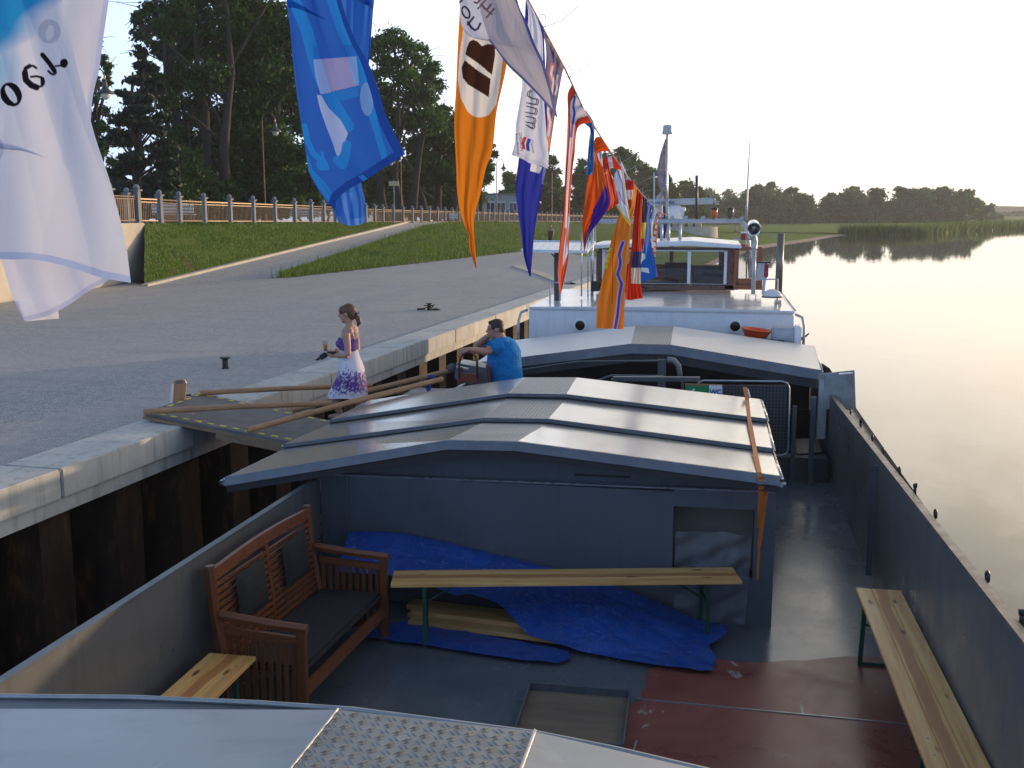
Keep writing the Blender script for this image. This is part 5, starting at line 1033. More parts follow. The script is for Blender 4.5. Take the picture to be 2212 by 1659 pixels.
# orange strap over the stack
os_ = thing('ratchet_strap', 'orange ratchet strap tied over the right end of the stacked covers', 'strap', (.4, 8, 2.3))
m = MB(); sp_ = [A(1608, 838, 11.1, .01), A(1614, 866, 10.9, .01), A(1618, 905, 10.05, .012), A(1629, 967, 9.02, .012), A(1640, 1024, 8.0, .012), A(1643, 1034, 7.96, -.02)]
for a, b in zip(sp_[:-1], sp_[1:]): m.bar(tuple(a), tuple(b), .036, .003)
m.build('top_webbing', M_orange, os_); m = MB()
for a, b, w in ((A(1643, 1030, 7.95), A(1655, 1068, 8.1), .035), (A(1655, 1062, 8.1), A(1640, 1178, 8.24), .033), (A(1640, 1178, 8.24), A(1636, 1252, 8.26), .02), (A(1644, 1050, 8.0), A(1640, 1140, 8.22), .04)): m.bar(tuple(a), tuple(b), w, .004, (0, 1, 0))
m.build('hanging_webbing', M_orange, os_); m = MB(); m.box(tuple(A(1646, 1040, 8.0)), (.06, .05, .03)); m.build('buckle', M_galv, os_)
# tray with plywood
q = [atz(1145, 1478, ZF + .05), atz(1361, 1495, ZF + .05), atz(1346, 1612, ZF + .05), atz(1107, 1592, ZF + .05)]
ty = thing('plywood_tray', 'shallow metal rimmed hatch frame with weathered plywood on the hold floor', 'tray', tuple(q[0])); m = MB()
for i in range(4): a, b = q[i].copy(), q[(i + 1) % 4].copy(); a[2] = b[2] = ZF + .03; m.bar(tuple(a), tuple(b), .012, .065)
m.build('rim', M_galv if False else M_grey, ty); m = MB(); m.ngon([(p[0], p[1], ZF + .012) for p in q]); m.build('plywood', wood('plywood', (.22, .17, .12), (.10, .07, .05), .6, .35, False, 0), ty)

# ---- gangway
G0, G1 = np.array([-6.42, 10.72, 2.06]), np.array([-6.42, 12.12, 2.06]); H0, H1 = np.array([-3.75, 11.02 - .1, 1.58]), np.array([-3.75, 12.3, 1.58])
G0 = atz(312, 892, 2.13); G1 = atz(431, 848, 2.13); H0 = atz(640, 956, 2.0); H1 = atz(724, 911, 2.0)
gw = thing('gangway', 'wide boarded gangway sloping from the quay down to the barge', 'gangway', tuple(G0))
M_rub = pm('dark_anti_slip_board', (.13, .12, .12), .75, 0, .2, 3, .3, 90); m = MB(); m.prism([tuple(G0), tuple(H0), tuple(H1), tuple(G1)], (0, 0, -.03)); m.build('deck_board', M_rub, gw); J0, J1 = H0 + [1.15, .05, -.66], H1 + [1.15, .05, -.66]; m = MB(); m.prism([tuple(H0), tuple(J0), tuple(J1), tuple(H1)], (0, 0, -.03)); m.build('lower_ramp', M_rub, gw)
m = MB(); dn = np.array([0, 0, -.075])
for a, b in ((G0, H0), (G1, H1), ((G0 + G1) / 2, (H0 + H1) / 2)): m.bar(tuple(a * .5 + b * .5 + dn), tuple(b + dn), .06, .09); m.bar(tuple(a + dn * .62), tuple(a * .5 + b * .5 + dn * .62), .05, .03)
m.build('beam', wood('weathered_beam', (.30, .20, .12), (.16, .10, .06), .7, 1, False), gw)
m = MB()
for a, b, inn in ((G0, H0, G1 - G0), (G1, H1, G0 - G1)):
    inn = inn / np.linalg.norm(inn); n = 24
    for k in range(n):
        if k % 2: continue
        s0, s1 = a + (b - a) * (k / n) + inn * .07, a + (b - a) * ((k + .9) / n) + inn * .07; m.bar(tuple(s0 + [0, 0, .004]), tuple(s1 + [0, 0, .004]), .036, .005)
for k in range(0, 12, 2): s0 = G0 + (G1 - G0) * (k / 12) + (H0 - G0) * .03; s1 = G0 + (G1 - G0) * ((k + .9) / 12) + (H0 - G0) * .03; m.bar(tuple(s0 + [0, 0, .004]), tuple(s1 + [0, 0, .004]), .036, .005)
m.build('hazard_stripes', pm('yellow_tape', (.55, .49, .08), .6, 0, .15, 9), gw)
def c5(x, y_): return (265.4 + .44 * x, 601.6 + .44 * y_)
def pole(a, Ya, b, Yb, label): 
    pa, pb = atz(*c5(*a), Ya), atY(*c5(*b), Yb); r = thing('timber_pole', label, 'pole', tuple(pa), 'round timber handrail poles on the gangway'); m = MB(); m.tube([tuple(pa), tuple((pa + pb) / 2 + [0, 0, .01]), tuple(pb)], [.032, .031, .030], 12); m.build('round_timber', M_round, r, smooth=False); return r
pole((103, 655), 2.17, (1025, 612), 10.9, 'long timber pole lying along the near edge of the gangway')
pole((380, 562), 2.15, (1225, 525), 12.55, 'timber pole along the far edge of the gangway behind the woman')
pole((612, 745), 2.07, (1570, 493), 11.5, 'timber pole rising in front of the woman to the blue strap')
pole((832, 650), 1.95, (1622, 448), 12.55, 'timber pole rising behind the woman to the grey winch box')
bs_ = thing('blue_strap', 'blue strap tied at the upper end of the timber pole', 'strap', tuple(atY(*c5(1500, 510), 11.6)))
m = MB(); 
for a, b in (((1475, 515), (1500, 480)), ((1500, 480), (1530, 478)), ((1528, 480), (1512, 520)), ((1512, 510), (1505, 550)), ((1478, 512), (1500, 552)), ((1478, 515), (1535, 505))): m.bar(tuple(atY(*c5(*a), 11.60)), tuple(atY(*c5(*b), 11.62)), .006, .03, (0, 0, 1) if a[0] != 1475 else (0, 1, 0))
m.build('webbing', M_bluestrap, bs_)
bs2 = thing('blue_strap', 'blue strap knotted round the near edge of the gangway', 'strap', tuple(atY(*c5(745, 780), 10.6)))
m = MB(); m.tube([tuple(atY(*c5(*p), 10.55)) for p in ((740, 765), (752, 770), (738, 785), (742, 805), (740, 835))], [.02, .03, .03, .018, .012], 6); m.build('knot', M_bluestrap, bs2, smooth=True)
m = MB(); m.tube([tuple(atY(*c5(*p), Y_)) for p, Y_ in (((765, 770), 10.62), ((850, 730), 10.9), ((950, 688), 11.3))], .010, 6); m.build('line', M_bluestrap, bs2)
# wooden board with grip hole, on a foot, and its cable
ab_ = thing('wooden_stand', 'upright wooden board with a grip hole standing on the gangway end', 'wooden board', tuple(atY(*c5(270, 665), 11.3)))
bq = [(248, 512), (256, 500), (272, 495), (295, 496), (306, 502), (310, 515), (298, 648), (243, 650)]; hq = [(258, 508), (262, 503), (290, 502), (296, 508), (292, 516), (262, 517)]
m = MB(); m.prism([tuple(atY(*c5(*p), 11.25)) for p in bq], (.0, .025, 0)); m.build('board', M_varn_l if False else wood('light_varnished_board', (.50, .27, .10), (.36, .17, .06), .35, .7, False, 2), ab_, bev=.003)
m = MB(); m.prism([tuple(atY(*c5(*p), 11.243)) for p in hq], (0, .004, 0)); m.build('grip_hole', pm('quay_grey', (.16, .16, .17), .9), ab_)
m = MB(); m.prism([tuple(atY(*c5(*p), 11.27)) for p in [(238, 525), (247, 515), (243, 650), (228, 655)]], (.0, .02, 0)); m.build('white_edge', M_white, ab_)
m = MB(); pf = atz(*c5(280, 674), 2.08); m.bar((pf[0] - .16, pf[1], 2.09), (pf[0] + .16, pf[1] + .05, 2.09), .07, .02); m.bar((pf[0] - .04, pf[1] - .09, 2.085), (pf[0] + .04, pf[1] + .1, 2.085), .05, .02); m.build('foot', M_round, ab_)
cb = thing('black_cable', 'loops of black cable beside the wooden board on the gangway', 'cable', tuple(atY(*c5(310, 610), 11.6))); m = MB()
for dx, dy in ((0, 0), (6, -3)):
    m.tube([tuple(atY(*c5(x + dx, y_ + dy), 11.55)) for x, y_ in ((270, 632), (278, 600), (300, 578), (325, 572), (335, 590), (325, 622), (300, 630), (285, 622))], .009, 6)
m.build('cable', M_rope, cb, smooth=True)
# bollards
def bollard(x, yb, label, rope=False):
    p = atz(x, yb, 2.0); r = thing('bollard', label, 'bollard', tuple(p), 'black mooring bollards on the quay'); m = MB(); m.lathe([(a_ * .66, b_ * .66) for a_, b_ in [(.085, 0), (.085, .02), (.066, .03), (.062, .19), (.07, .22), (.115, .23), (.12, .255), (.02, .265)]], tuple(p), 20); m.build('post', M_black, r, smooth=False)
    if rope:
        m = MB(); m.tube([p + [math.cos(q) * (.07 + .003 * k), math.sin(q) * (.07 + .003 * k), .03 + .004 * k] for k in range(26) for q in [k * .5]], .011, 6); m.tube([p + [-.08, -.05, .03], p + [-.25, -.1, .02], p + [-.3, .05, .02], p + [-.12, .1, .03]], .016, 6); m.tube([p + [.08, -.05, .03], p + [.2, -.12, .02], p + [.26, .0, .02], p + [.1, .08, .03]], .016, 6); m.build('mooring_rope', M_rope, r, smooth=True)
bollard(487, 796, 'black bollard without a rope on the quay, nearest the camera'); bollard(927, 670, 'black bollard with a coiled rope farther back on the quay', True)
# winch box by the man
def c6(x, y_): return (1080 / 1.13020 + x * 240 / 1810 / 1.1302, 740 / 1.1302 + y_ * 240 / 1810 / 1.1302)
wi = thing('gangway_winch', 'grey steel winch box with red tubular handle frame beside the man', 'winch', tuple(atY(*c6(480, 1400), 12.0)))
def Q(x, y_, Y): return tuple(atY(*c6(x, y_), Y))
m = MB(); m.prism([Q(250, 1105, 12.15), Q(300, 1110, 12.15), Q(820, 1200, 12.15), Q(830, 1480, 12.15), Q(540, 1530, 12.15), Q(300, 1440, 12.15), Q(215, 1390, 12.15)], (0, .35, 0)); m.build('box_body', pm('steel_grey_paint', (.10, .12, .14), .35, .3, .1, 5), wi, bev=.01)
m = MB(); m.bar(Q(300, 1350, 12.0), Q(635, 1355, 12.0), .06, .075); m.bar(Q(300, 1400, 12.0), Q(630, 1420, 12.0), .05, .06); m.build('red_base', pm('oxide_red', (.16, .03, .02), .5, 0, .2, 10), wi); m = MB(); m.bar(Q(650, 1120, 12.5), Q(890, 1140, 12.5), .05, .05); m.build('red_crossbar', MATS['oxide_red'], wi); m = MB(); m.bar(Q(840, 1130, 12.2), Q(850, 1470, 12.2), .04, .04, (0, 1, 0)); m.build('red_upright', MATS['oxide_red'], wi)
m = MB(); m.tube([Q(312, 1380, 11.98), Q(312, 1120, 11.98), Q(330, 1010, 11.98), Q(390, 930, 11.98), Q(480, 905, 11.98), Q(560, 925, 11.98), Q(625, 1000, 11.98), Q(640, 1080, 11.98), Q(640, 1380, 11.98)], .014, 8); m.build('handle_frame', pm('dark_red_tube', (.10, .025, .02), .45, .2, .2, 10), wi, smooth=True)
m = MB(); m.bar(Q(262, 1170, 12.05), Q(480, 1215, 12.05), .02, .02); m.bar(Q(370, 1200, 12.05), Q(360, 1265, 12.05), .02, .015); m.build('latch', M_steel, wi)
rr_ = thing('rail_lashing', 'dark canvas lashing where the timber pole meets the winch box', 'lashing', Q(180, 1200, 12.2)); m = MB(); m.tube([Q(110, 1215, 12.3), Q(180, 1190, 12.3), Q(230, 1180, 12.3)], [.045, .055, .045], 10); m.build('wrap', pm('grey_canvas', (.10, .12, .11), .9), rr_, smooth=True)
m = MB(); m.prism([(XL - .5, 11.5, 2.0), (XL - .05, 11.5, 2.0), (XL - .05, 11.5, 2.06), (XL - .5, 11.5, 2.06)], (0, 1.5, 0)); m.build('gangway_landing', M_dgrey, barge)

# ================================================================== PEOPLE
def capsules(parts):
    m = MB()
    for pts, rs in parts:
        m.tube(pts, rs, 14)
        for p, r_ in ((pts[0], rs[0]), (pts[-1], rs[-1])): m.lathe([(r_ * math.sin(a), -r_ * math.cos(a)) for a in [math.pi * k / 8 + 1e-3 for k in range(9)]], p, 14)
    return m
def ell(m, c, r3, rot=None, n=18):
    P = []; c = Vector(c); mt = rot or Matrix.Identity(3)
    for i in range(n + 1):
        a = math.pi * i / n
        for j in range(n): b = 2 * math.pi * j / n; P.append(c + mt @ Vector((r3[0] * math.sin(a) * math.cos(b), r3[1] * math.sin(a) * math.sin(b), -r3[2] * math.cos(a))))
    m.add(P, [(i * n + j, i * n + (j + 1) % n, (i + 1) * n + (j + 1) % n, (i + 1) * n + j) for i in range(n) for j in range(n)])
def fused(name, m, mat, parent, vox=.008, sm=4):
    """melt overlapping shapes into one continuous skin"""
    me = bpy.data.meshes.new(name); off = WLOC[parent.name]; me.from_pydata([(p[0] - off[0], p[1] - off[1], p[2] - off[2]) for p in m.v], [], m.f)
    bm = bmesh.new(); bm.from_mesh(me); bmesh.ops.recalc_face_normals(bm, faces=bm.faces); bm.to_mesh(me); bm.free()
    o = bpy.data.objects.new(name, me); COL.objects.link(o); md = o.modifiers.new('r', 'REMESH'); md.mode = 'VOXEL'; md.voxel_size = vox
    s = o.modifiers.new('s', 'SMOOTH'); s.iterations = sm; s.factor = .5
    dg = bpy.context.evaluated_depsgraph_get(); dg.update(); me2 = bpy.data.meshes.new_from_object(o.evaluated_get(dg)); bpy.data.objects.remove(o)
    me2.materials.clear(); me2.materials.append(mat); me2.polygons.foreach_set('use_smooth', [True] * len(me2.polygons)); return link(name, me2, parent)
M_skin = pm('skin', (.50, .27, .19), .5, 0, .06, 8, .04, 60)
M_skin2 = pm('tanned_skin', (.42, .21, .14), .5, 0, .06, 8, .04, 60)
def face_dir(f): f = Vector((f[0], f[1], 0)).normalized(); return f, Vector((-f.y, f.x, 0))
def head(m, c, f, s=1.0, tilt=0.0, jaw=1.0):
    """skull, jaw, nose, brow, lips, ears. c is skull centre, f facing"""
    f, l = face_dir(f); up = Vector((0, 0, 1)); f3 = (f * math.cos(tilt) - up * math.sin(tilt)).normalized(); up = l.cross(f3) * -1
    if up.z < 0: up = -up
    c = Vector(c); mt = Matrix((f3, l, up)).transposed(); P = lambda a, b, d: c + (f3 * a + l * b + up * d) * s
    ell(m, P(-.005, 0, .02), (.098 * s, .076 * s, .092 * s), mt); ell(m, P(.028, 0, -.045), (.062 * s * jaw, .056 * s * jaw, .070 * s), mt); ell(m, P(.060, 0, -.095), (.028 * s, .030 * s, .020 * s), mt)
    m.tube([P(.083, 0, .028), P(.102, 0, .0), P(.116, 0, -.022), P(.100, 0, -.034)], [.010 * s, .012 * s, .016 * s, .009 * s], 8)
    for b in (-.013, .013): ell(m, P(.094, b, -.033), (.010 * s, .009 * s, .007 * s), mt, 8)
    m.tube([P(.082, -.032, .036), P(.091, 0, .035), P(.082, .032, .036)], .010 * s, 8)
    ell(m, P(.088, 0, -.058), (.012 * s, .022 * s, .007 * s), mt, 10); ell(m, P(.086, 0, -.070), (.012 * s, .019 * s, .008 * s), mt, 10)
    for b in (-1, 1): ell(m, P(-.008, b * .079, -.008), (.018 * s, .009 * s, .032 * s), mt, 10); ell(m, P(.055, b * .035, -.02), (.025 * s, .02 * s, .02 * s), mt, 8)
    return P, mt, s
def eyes(P, s, parent):
    m = MB()
    for b in (-.031, .031): ell(m, P(.079, b, .008), (.011 * s, .013 * s, .007 * s), None, 8)
    m.build('eyes', pm('eye_dark', (.05, .035, .03), .2), parent, smooth=True)
def hand(m, w, d, palm_n, s=1.0, curl=.6, side=1):
    """w wrist point, d hand direction, palm normal; five separate fingers"""
    w = Vector(w); d = Vector(d).normalized(); n = (Vector(palm_n) - d * Vector(palm_n).dot(d)).normalized(); t = d.cross(n) * side
    P = lambda a, b, c: w + (d * a + t * b + n * c) * s
    m.tube([P(0, 0, 0), P(.03, 0, 0), P(.085, 0, 0)], [.026 * s, .033 * s, .030 * s], 10)
    for i, (b, ln) in enumerate(((-.028, .062), (-.010, .075), (.010, .072), (.027, .056))):
        p = P(.075, b, 0); pts = [p]; a = .15
        for k, fr in enumerate((.45, .32, .23)): a += curl * (.55 + .15 * i * .3); p = p + (d * math.cos(a) + n * math.sin(a)) * ln * fr * s; pts.append(p)
        m.tube(pts, [.0095 * s, .009 * s, .0085 * s, .0075 * s], 8)
    m.tube([P(.015, -.022, .004), P(.045, -.045, .018), P(.072, -.046, .034)], [.014 * s, .011 * s, .009 * s], 8)
# ---- woman on the gangway, walking towards the quay
def WP(x, y_, Y=12.0):  # from her close-up crop
    return Vector(tuple(atY(700 / 1.1302 + x * 300 / 1555 / 1.1302, 720 / 1.1302 + y_ * 300 / 1555 / 1.1302, Y)))
fw = Vector((-1, -.04, 0)); 
hc = WP(765, 235); wfeet = Vector((hc.x - .02, 12.0, 1.8))
wo = thing('person', 'ponytailed woman in a white and purple flowered dress holding an orange drink', 'person', tuple(wfeet))
m = MB(); Pw, mtw, sw = head(m, hc, fw, .95, .10)
nk = WP(800, 400); m.tube([hc + Vector((.02, 0, -.05)), WP(790, 360), nk], [.052, .046, .052], 12)
def YO(p, dy): return Vector((p.x, p.y + dy, p.z))
sh_ = WP(805, 450); ch = WP(790, 560); wa = WP(800, 740); hp = WP(830, 900)
m.tube([WP(810, 400), YO(sh_, 0), ch, wa, hp, WP(810, 1020)], [.06, .10, .108, .09, .115, .11], 16)
m.tube([YO(sh_, -.12), YO(sh_, .12)], [.062, .062], 12)
# near arm (towards camera) bent, far arm
for dy in (-.165, .165):
    el = YO(WP(835, 740), dy); s0 = YO(WP(800, 470), dy * .9); wr_ = YO(WP(640, 755), dy * .55); m.tube([s0, s0 * .5 + el * .5 + Vector((.005, 0, 0)), el], [.052, .043, .036], 12); m.tube([el, el * .5 + wr_ * .5, wr_], [.038, .034, .024], 12)
    hand(m, wr_, (-1, 0, .25) if dy < 0 else (-1, -.1, .1), (0, .8, .5) if dy < 0 else (0, -.8, .5), .95, .75, 1 if dy < 0 else -1)
# legs
kn = YO(WP(590, 1290), -.05); m.tube([YO(WP(790, 1030), -.05), YO(WP(700, 1180), -.05), kn], [.085, .07, .055], 12); fa = YO(WP(690, 1470), -.03); m.tube([kn, kn * .6 + fa * .4, fa + Vector((.0, 0, -.02))], [.058, .055, .035], 12)
kn2 = YO(WP(900, 1300), .07); m.tube([YO(WP(830, 1020), .07), kn2], [.085, .058], 12); m.tube([kn2, kn2 + Vector((-.02, 0, -.26))], [.056, .034], 12)
for a in (fa + Vector((.0, 0, -.02)), kn2 + Vector((-.02, 0, -.26))): m.tube([a + Vector((.03, 0, -.03)), a + Vector((-.06, 0, -.04)), a + Vector((-.15, 0, -.05))], [.035, .034, .022], 10)
wb = fused('body', m, M_skin, wo, .0075, 3); eyes(Pw, sw, wo)
m = MB(); ell(m, Pw(-.022, 0, .035), (.095, .082, .088), mtw); ell(m, Pw(-.055, 0, -.01), (.058, .070, .075), mtw); ell(m, Pw(.045, .052, .045), (.045, .022, .045), mtw); ell(m, Pw(.045, -.052, .045), (.045, .022, .045), mtw); ell(m, Pw(.03, 0, .082), (.055, .055, .022), mtw); m.tube([WP(865, 250), WP(905, 300), WP(915, 350), WP(895, 400)], [.02, .036, .030, .008], 10)
fused('hair', m, pm('brown_hair', (.13, .06, .028), .45, 0, .35, 30, .4, 120, stretch=(1, 1, .3)), wo, .007, 2)
m = MB(); ell(m, WP(868, 252), (.032, .032, .032)); 
for k in range(7): q = k * .9; m.tube([WP(870, 250), WP(870, 250) + Vector((.03 + .02 * math.cos(q), .03 * math.sin(q), .035 * math.cos(q * 1.3)))], [.008, .003], 5)
m.build('hair_tie', M_black, wo, smooth=True)
# dress: rings that follow the body
M_dress, N, L, B = newmat('flowered_dress'); t_ = N.new('ShaderNodeTexCoord'); sp2 = N.new('ShaderNodeSeparateXYZ'); L.new(t_.outputs['Generated'], sp2.inputs[0])
vv = coords(N, L, (1, 1, 1)); nA = noise(N, L, vv, 34, 4, .75, .8); nB = noise(N, L, vv, 11, 4, .7, .6)
band = ramp(N, L, sp2.outputs[2], [(.02, .0), (.14, .40), (.24, .75), (.36, .62), (.50, .15), (.62, .0), (.78, .0), (.82, .85), (.90, .8)])
for e_ in band.node.color_ramp.elements: pass
th_ = N.new('ShaderNodeMath'); th_.operation = 'MULTIPLY_ADD'; L.new(band, th_.inputs[0]); th_.inputs[1].default_value = .34; L.new(nA, th_.inputs[2]); th2 = N.new('ShaderNodeMath'); th2.operation = 'MULTIPLY_ADD'; L.new(nB, th2.inputs[0]); th2.inputs[1].default_value = .35; L.new(th_.outputs[0], th2.inputs[2])
c = mixrgb(N, L, ramp(N, L, th2.outputs[0], [(.80, 0), (.83, 1)]), (.72, .68, .74), mixrgb(N, L, ramp(N, L, nB, [(.4, 0), (.6, 1)]), (.055, .018, .17), (.17, .07, .32)))
L.new(c, B.inputs['Base Color']); B.inputs['Roughness'].default_value = .8
rings = [(545, 655, 905, .105), (600, 640, 900, .13), (650, 655, 895, .13), (690, 675, 895, .118), (760, 668, 912, .125), (850, 655, 945, .155), (930, 665, 975, .175), (1020, 650, 990, .18), (1100, 610, 1000, .185), (1180, 565, 1003, .19), (1240, 535, 1005, .195), (1285, 545, 1005, .2)]
m = MB(); n = 40; V = []
for i, (y_, xa, xb, ry) in enumerate(rings):
    a, b = WP(xa, y_ + (10 if i > 9 else 0)), WP(xb, y_); c_ = (a + b) / 2; rx = (b - a).length / 2; fl_ = max(0, i - 5) / 6
    for j in range(n): q = 2 * math.pi * j / n; k_ = 1 + .045 * fl_ * math.sin(q * 7 + 1) + .02 * fl_ * math.sin(q * 13); V.append((c_.x + rx * math.cos(q) * k_, c_.y + ry * math.sin(q) * k_, c_.z + .012 * fl_ * math.sin(q * 3)))
m.add(V, [(i * n + j, i * n + (j + 1) % n, (i + 1) * n + (j + 1) % n, (i + 1) * n + j) for i in range(len(rings) - 1) for j in range(n)]); ell(m, WP(690, 610) + Vector((.01, -.06, 0)), (.055, .06, .055)); ell(m, WP(690, 610) + Vector((.01, .06, 0)), (.055, .06, .055))
m.build('dress', M_dress, wo, smooth=True)
m = MB()
for dy in (-.085, .085): m.tube([YO(WP(715, 560), dy), YO(WP(760, 430), dy * 1.05), YO(WP(800, 408), dy), YO(WP(860, 460), dy), YO(WP(895, 560), dy)], .007, 6)
m.build('dress_strap', M_white, wo, smooth=True)
m = MB(); m.lathe([(.026, -.012), (.026, .012)], WP(645, 752) + Vector((0, -.09, 0)), 14, Matrix.Rotation(R(90), 3, 'Y')); m.build('wristwatch', M_black, wo)
gl = thing('drinking_glass', 'tall glass of orange drink in the woman\'s hand', 'glass', tuple(YO(WP(530, 700), -.09))); g0 = YO(WP(524, 700), -.09)
m = MB(); m.lathe([(.022, 0), (.033, .125)], tuple(g0), 16); m.build('glass_wall', M_glass, gl, smooth=True); m = MB(); m.lathe([(.019, .004), (.028, .085), (.001, .086)], tuple(g0), 16); m.build('orange_drink', pm('orange_juice', (.75, .32, .02), .3), gl, smooth=True)
cm = thing('camera_pouch', 'small black camera pouch with strap held under the glass', 'pouch', tuple(YO(WP(500, 750), -.09))); m = MB(); a, b = YO(WP(460, 785), -.10), YO(WP(545, 735), -.10); m.bar(tuple(a), tuple(b), .05, .062); m.build('pouch', pm('black_nylon', (.012, .013, .02), .6), cm, bev=.012)
m = MB(); m.tube([YO(WP(450, 790), -.1), YO(WP(430, 800), -.1), YO(WP(408, 805), -.1)], [.02, .013, .012], 8); m.tube([YO(WP(560, 705), -.12), YO(WP(620, 712), -.12), YO(WP(668, 708), -.12), YO(WP(640, 725), -.12), YO(WP(600, 722), -.12)], .012, 6); m.build('strap', M_black, cm, smooth=True)
# ---- man leaning on the winch
def MP(x, y_, Y=12.5): return Vector(Q(x, y_, Y))
mh = MP(985, 475); ma_ = thing('person', 'man in a bright blue t-shirt leaning on the winch handle', 'person', (mh.x + .1, 12.5, 1.36)); m = MB()
Pm, mtm, smn = head(m, mh, (-1, -.12, 0), 1.0, .12, 1.06)
m.tube([MP(1030, 560), MP(1070, 640), MP(1090, 700)], [.062, .066, .075], 14)
S = MP(1090, 730); m.tube([S, MP(1140, 900), MP(1140, 1150), MP(1150, 1400), MP(1160, 1700)], [.14, .19, .20, .20, .18], 18)
el = MP(810, 900, 12.22); wr_ = MP(470, 850, 12.05); s0 = MP(1000, 800, 12.32); m.tube([s0, (s0 + el) / 2, el], [.065, .055, .047], 12); m.tube([el, (el * .55 + wr_ * .45), wr_], [.049, .043, .029], 12); hand(m, wr_, (-.9, -.1, -.35), (.15, .1, -1), 1.05, .5, -1)
s1 = MP(1000, 760, 12.75); el2 = MP(650, 770, 12.75); w2 = MP(860, 600, 12.6); m.tube([s1, (s1 + el2) / 2, el2], [.06, .05, .042], 12); m.tube([el2, (el2 + w2) / 2, w2], [.044, .046, .034], 12); hand(m, w2, (.7, -.1, .25), (0, -.2, 1), 1.0, .7, 1)
for dy in (-.11, .11): a = MP(1150, 1650); m.tube([YO(a, dy), YO(a, dy) + Vector((.02, 0, -.45)), YO(a, dy) + Vector((.0, 0, -.86))], [.10, .07, .05], 12); b_ = YO(a, dy) + Vector((0, 0, -.88)); m.tube([b_ + Vector((.06, 0, 0)), b_ + Vector((-.16, 0, 0))], [.045, .035], 10)
fused('body', m, M_skin2, ma_, .0085, 3); eyes(Pm, smn, ma_)
m = MB(); ell(m, Pm(-.016, 0, .045), (.092, .079, .078), mtm); ell(m, Pm(-.058, 0, -.008), (.048, .066, .062), mtm); ell(m, Pm(.040, 0, .085), (.045, .055, .025), mtm); ell(m, Pm(.0, .06, .03), (.05, .022, .045), mtm); ell(m, Pm(.0, -.06, .03), (.05, .022, .045), mtm)
fused('hair', m, pm('dark_brown_hair', (.035, .020, .013), .55, 0, .3, 40, .4, 200), ma_, .007, 2)
m = MB(); m.tube([MP(1080, 690), MP(1110, 760), MP(1140, 900), MP(1135, 1150), MP(1150, 1320), MP(1155, 1560)], [.11, .165, .205, .212, .222, .215], 24)
for s_0, e_0 in ((MP(1060, 780, 12.36), MP(880, 850, 12.25)), (MP(1040, 780, 12.70), MP(850, 790, 12.75))): m.tube([s_0, e_0], [.095, .078], 16)
ell(m, MP(1130, 690), (.10, .18, .05)); M_shirt = pm('bright_blue_cotton', (.01, .20, .52), .85, 0, .08, 6, .2, 12)
M_shirt.node_tree.nodes['Principled BSDF'].inputs['Specular IOR Level'].default_value = .2; bump(M_shirt.node_tree.nodes, M_shirt.node_tree.links, M_shirt.node_tree.nodes['Principled BSDF'], noise(M_shirt.node_tree.nodes, M_shirt.node_tree.links, coords(M_shirt.node_tree.nodes, M_shirt.node_tree.links, (1, 1, 2.2)), 5, 4, .6, 1.5), .9, .05)
fused('t_shirt', m, M_shirt, ma_, .010, 4)
m = MB(); a = MP(1150, 1560); m.tube([a, a + Vector((0, 0, -.12))], [.205, .20], 20)
for dy in (-.11, .11): m.tube([YO(a, dy) + Vector((0, 0, -.08)), YO(a, dy) + Vector((.02, 0, -.5)), YO(a, dy) + Vector((0, 0, -.98))], [.12, .09, .07], 14)
fused('trousers', m, pm('dark_denim', (.02, .03, .05), .8), ma_, .012, 3)
m = MB(); m.lathe([(.045, -.015), (.045, .015)], tuple(MP(640, 768, 12.75) + Vector((.03, 0, .01))), 16, Matrix.Rotation(R(70), 3, 'Y')); m.build('bracelet', M_steel, ma_)
# ---- two small figures far off
def far_person(x, yb, dd, h, label, top, bottom, hidden=0):
    p = Vector(tuple(atd(x, yb, dd))); r = thing('person', label, 'person', tuple(p)); k = h / 1.75; m = MB()
    ell(m, p + Vector((0, 0, 1.62 * k)), (.095 * k, .085 * k, .115 * k)); m.tube([p + Vector((0, 0, 1.52 * k)), p + Vector((0, 0, 1.42 * k))], [.05 * k, .06 * k], 8); m.tube([p + Vector((0, 0, 1.38 * k)), p + Vector((0, 0, 1.1 * k)), p + Vector((0, 0, .9 * k))], [.15 * k, .13 * k, .14 * k], 10)
    for s in (-1, 1): m.tube([p + Vector((s * .16 * k, 0, 1.36 * k)), p + Vector((s * .24 * k, .03, 1.1 * k)), p + Vector((s * .2 * k, -.08, .88 * k))], [.05 * k, .04 * k, .03 * k], 8); m.tube([p + Vector((s * .08 * k, 0, .9 * k)), p + Vector((s * .09 * k, .04 * s, .47 * k)), p + Vector((s * .1 * k, -.05 * s, .03 * k))], [.085 * k, .06 * k, .04 * k], 8)
    fused('body', m, M_skin, r, .02, 2); m = MB(); m.tube([p + Vector((0, 0, 1.44 * k)), p + Vector((0, 0, 1.1 * k)), p + Vector((0, 0, .85 * k))], [.10 * k, .18 * k, .17 * k], 12); m.build('shirt', top, r, smooth=True); m = MB(); m.tube([p + Vector((0, 0, .92 * k)), p + Vector((0, 0, .5 * k))], [.17 * k, .16 * k], 12); m.build('shorts', bottom, r, smooth=True); m = MB(); ell(m, p + Vector((0, 0.02, 1.66 * k)), (.1 * k, .095 * k, .1 * k), None, 10); m.build('hair', pm('dark_brown_hair', (.035, .02, .013)), r, smooth=True)
far_person(1189, 536, 76, 1.7, 'man in dark clothes on the far grass slope, half hidden behind the solar panel', pm('dark_shirt', (.03, .04, .05), .8), pm('dark_denim', (.02, .03, .05), .8))
far_person(1589, 510, 158, 1.75, 'person in pale lilac clothes standing on the far meadow', pm('lilac_shirt', (.45, .35, .42), .8), pm('brown_trousers', (.25, .16, .13), .8))
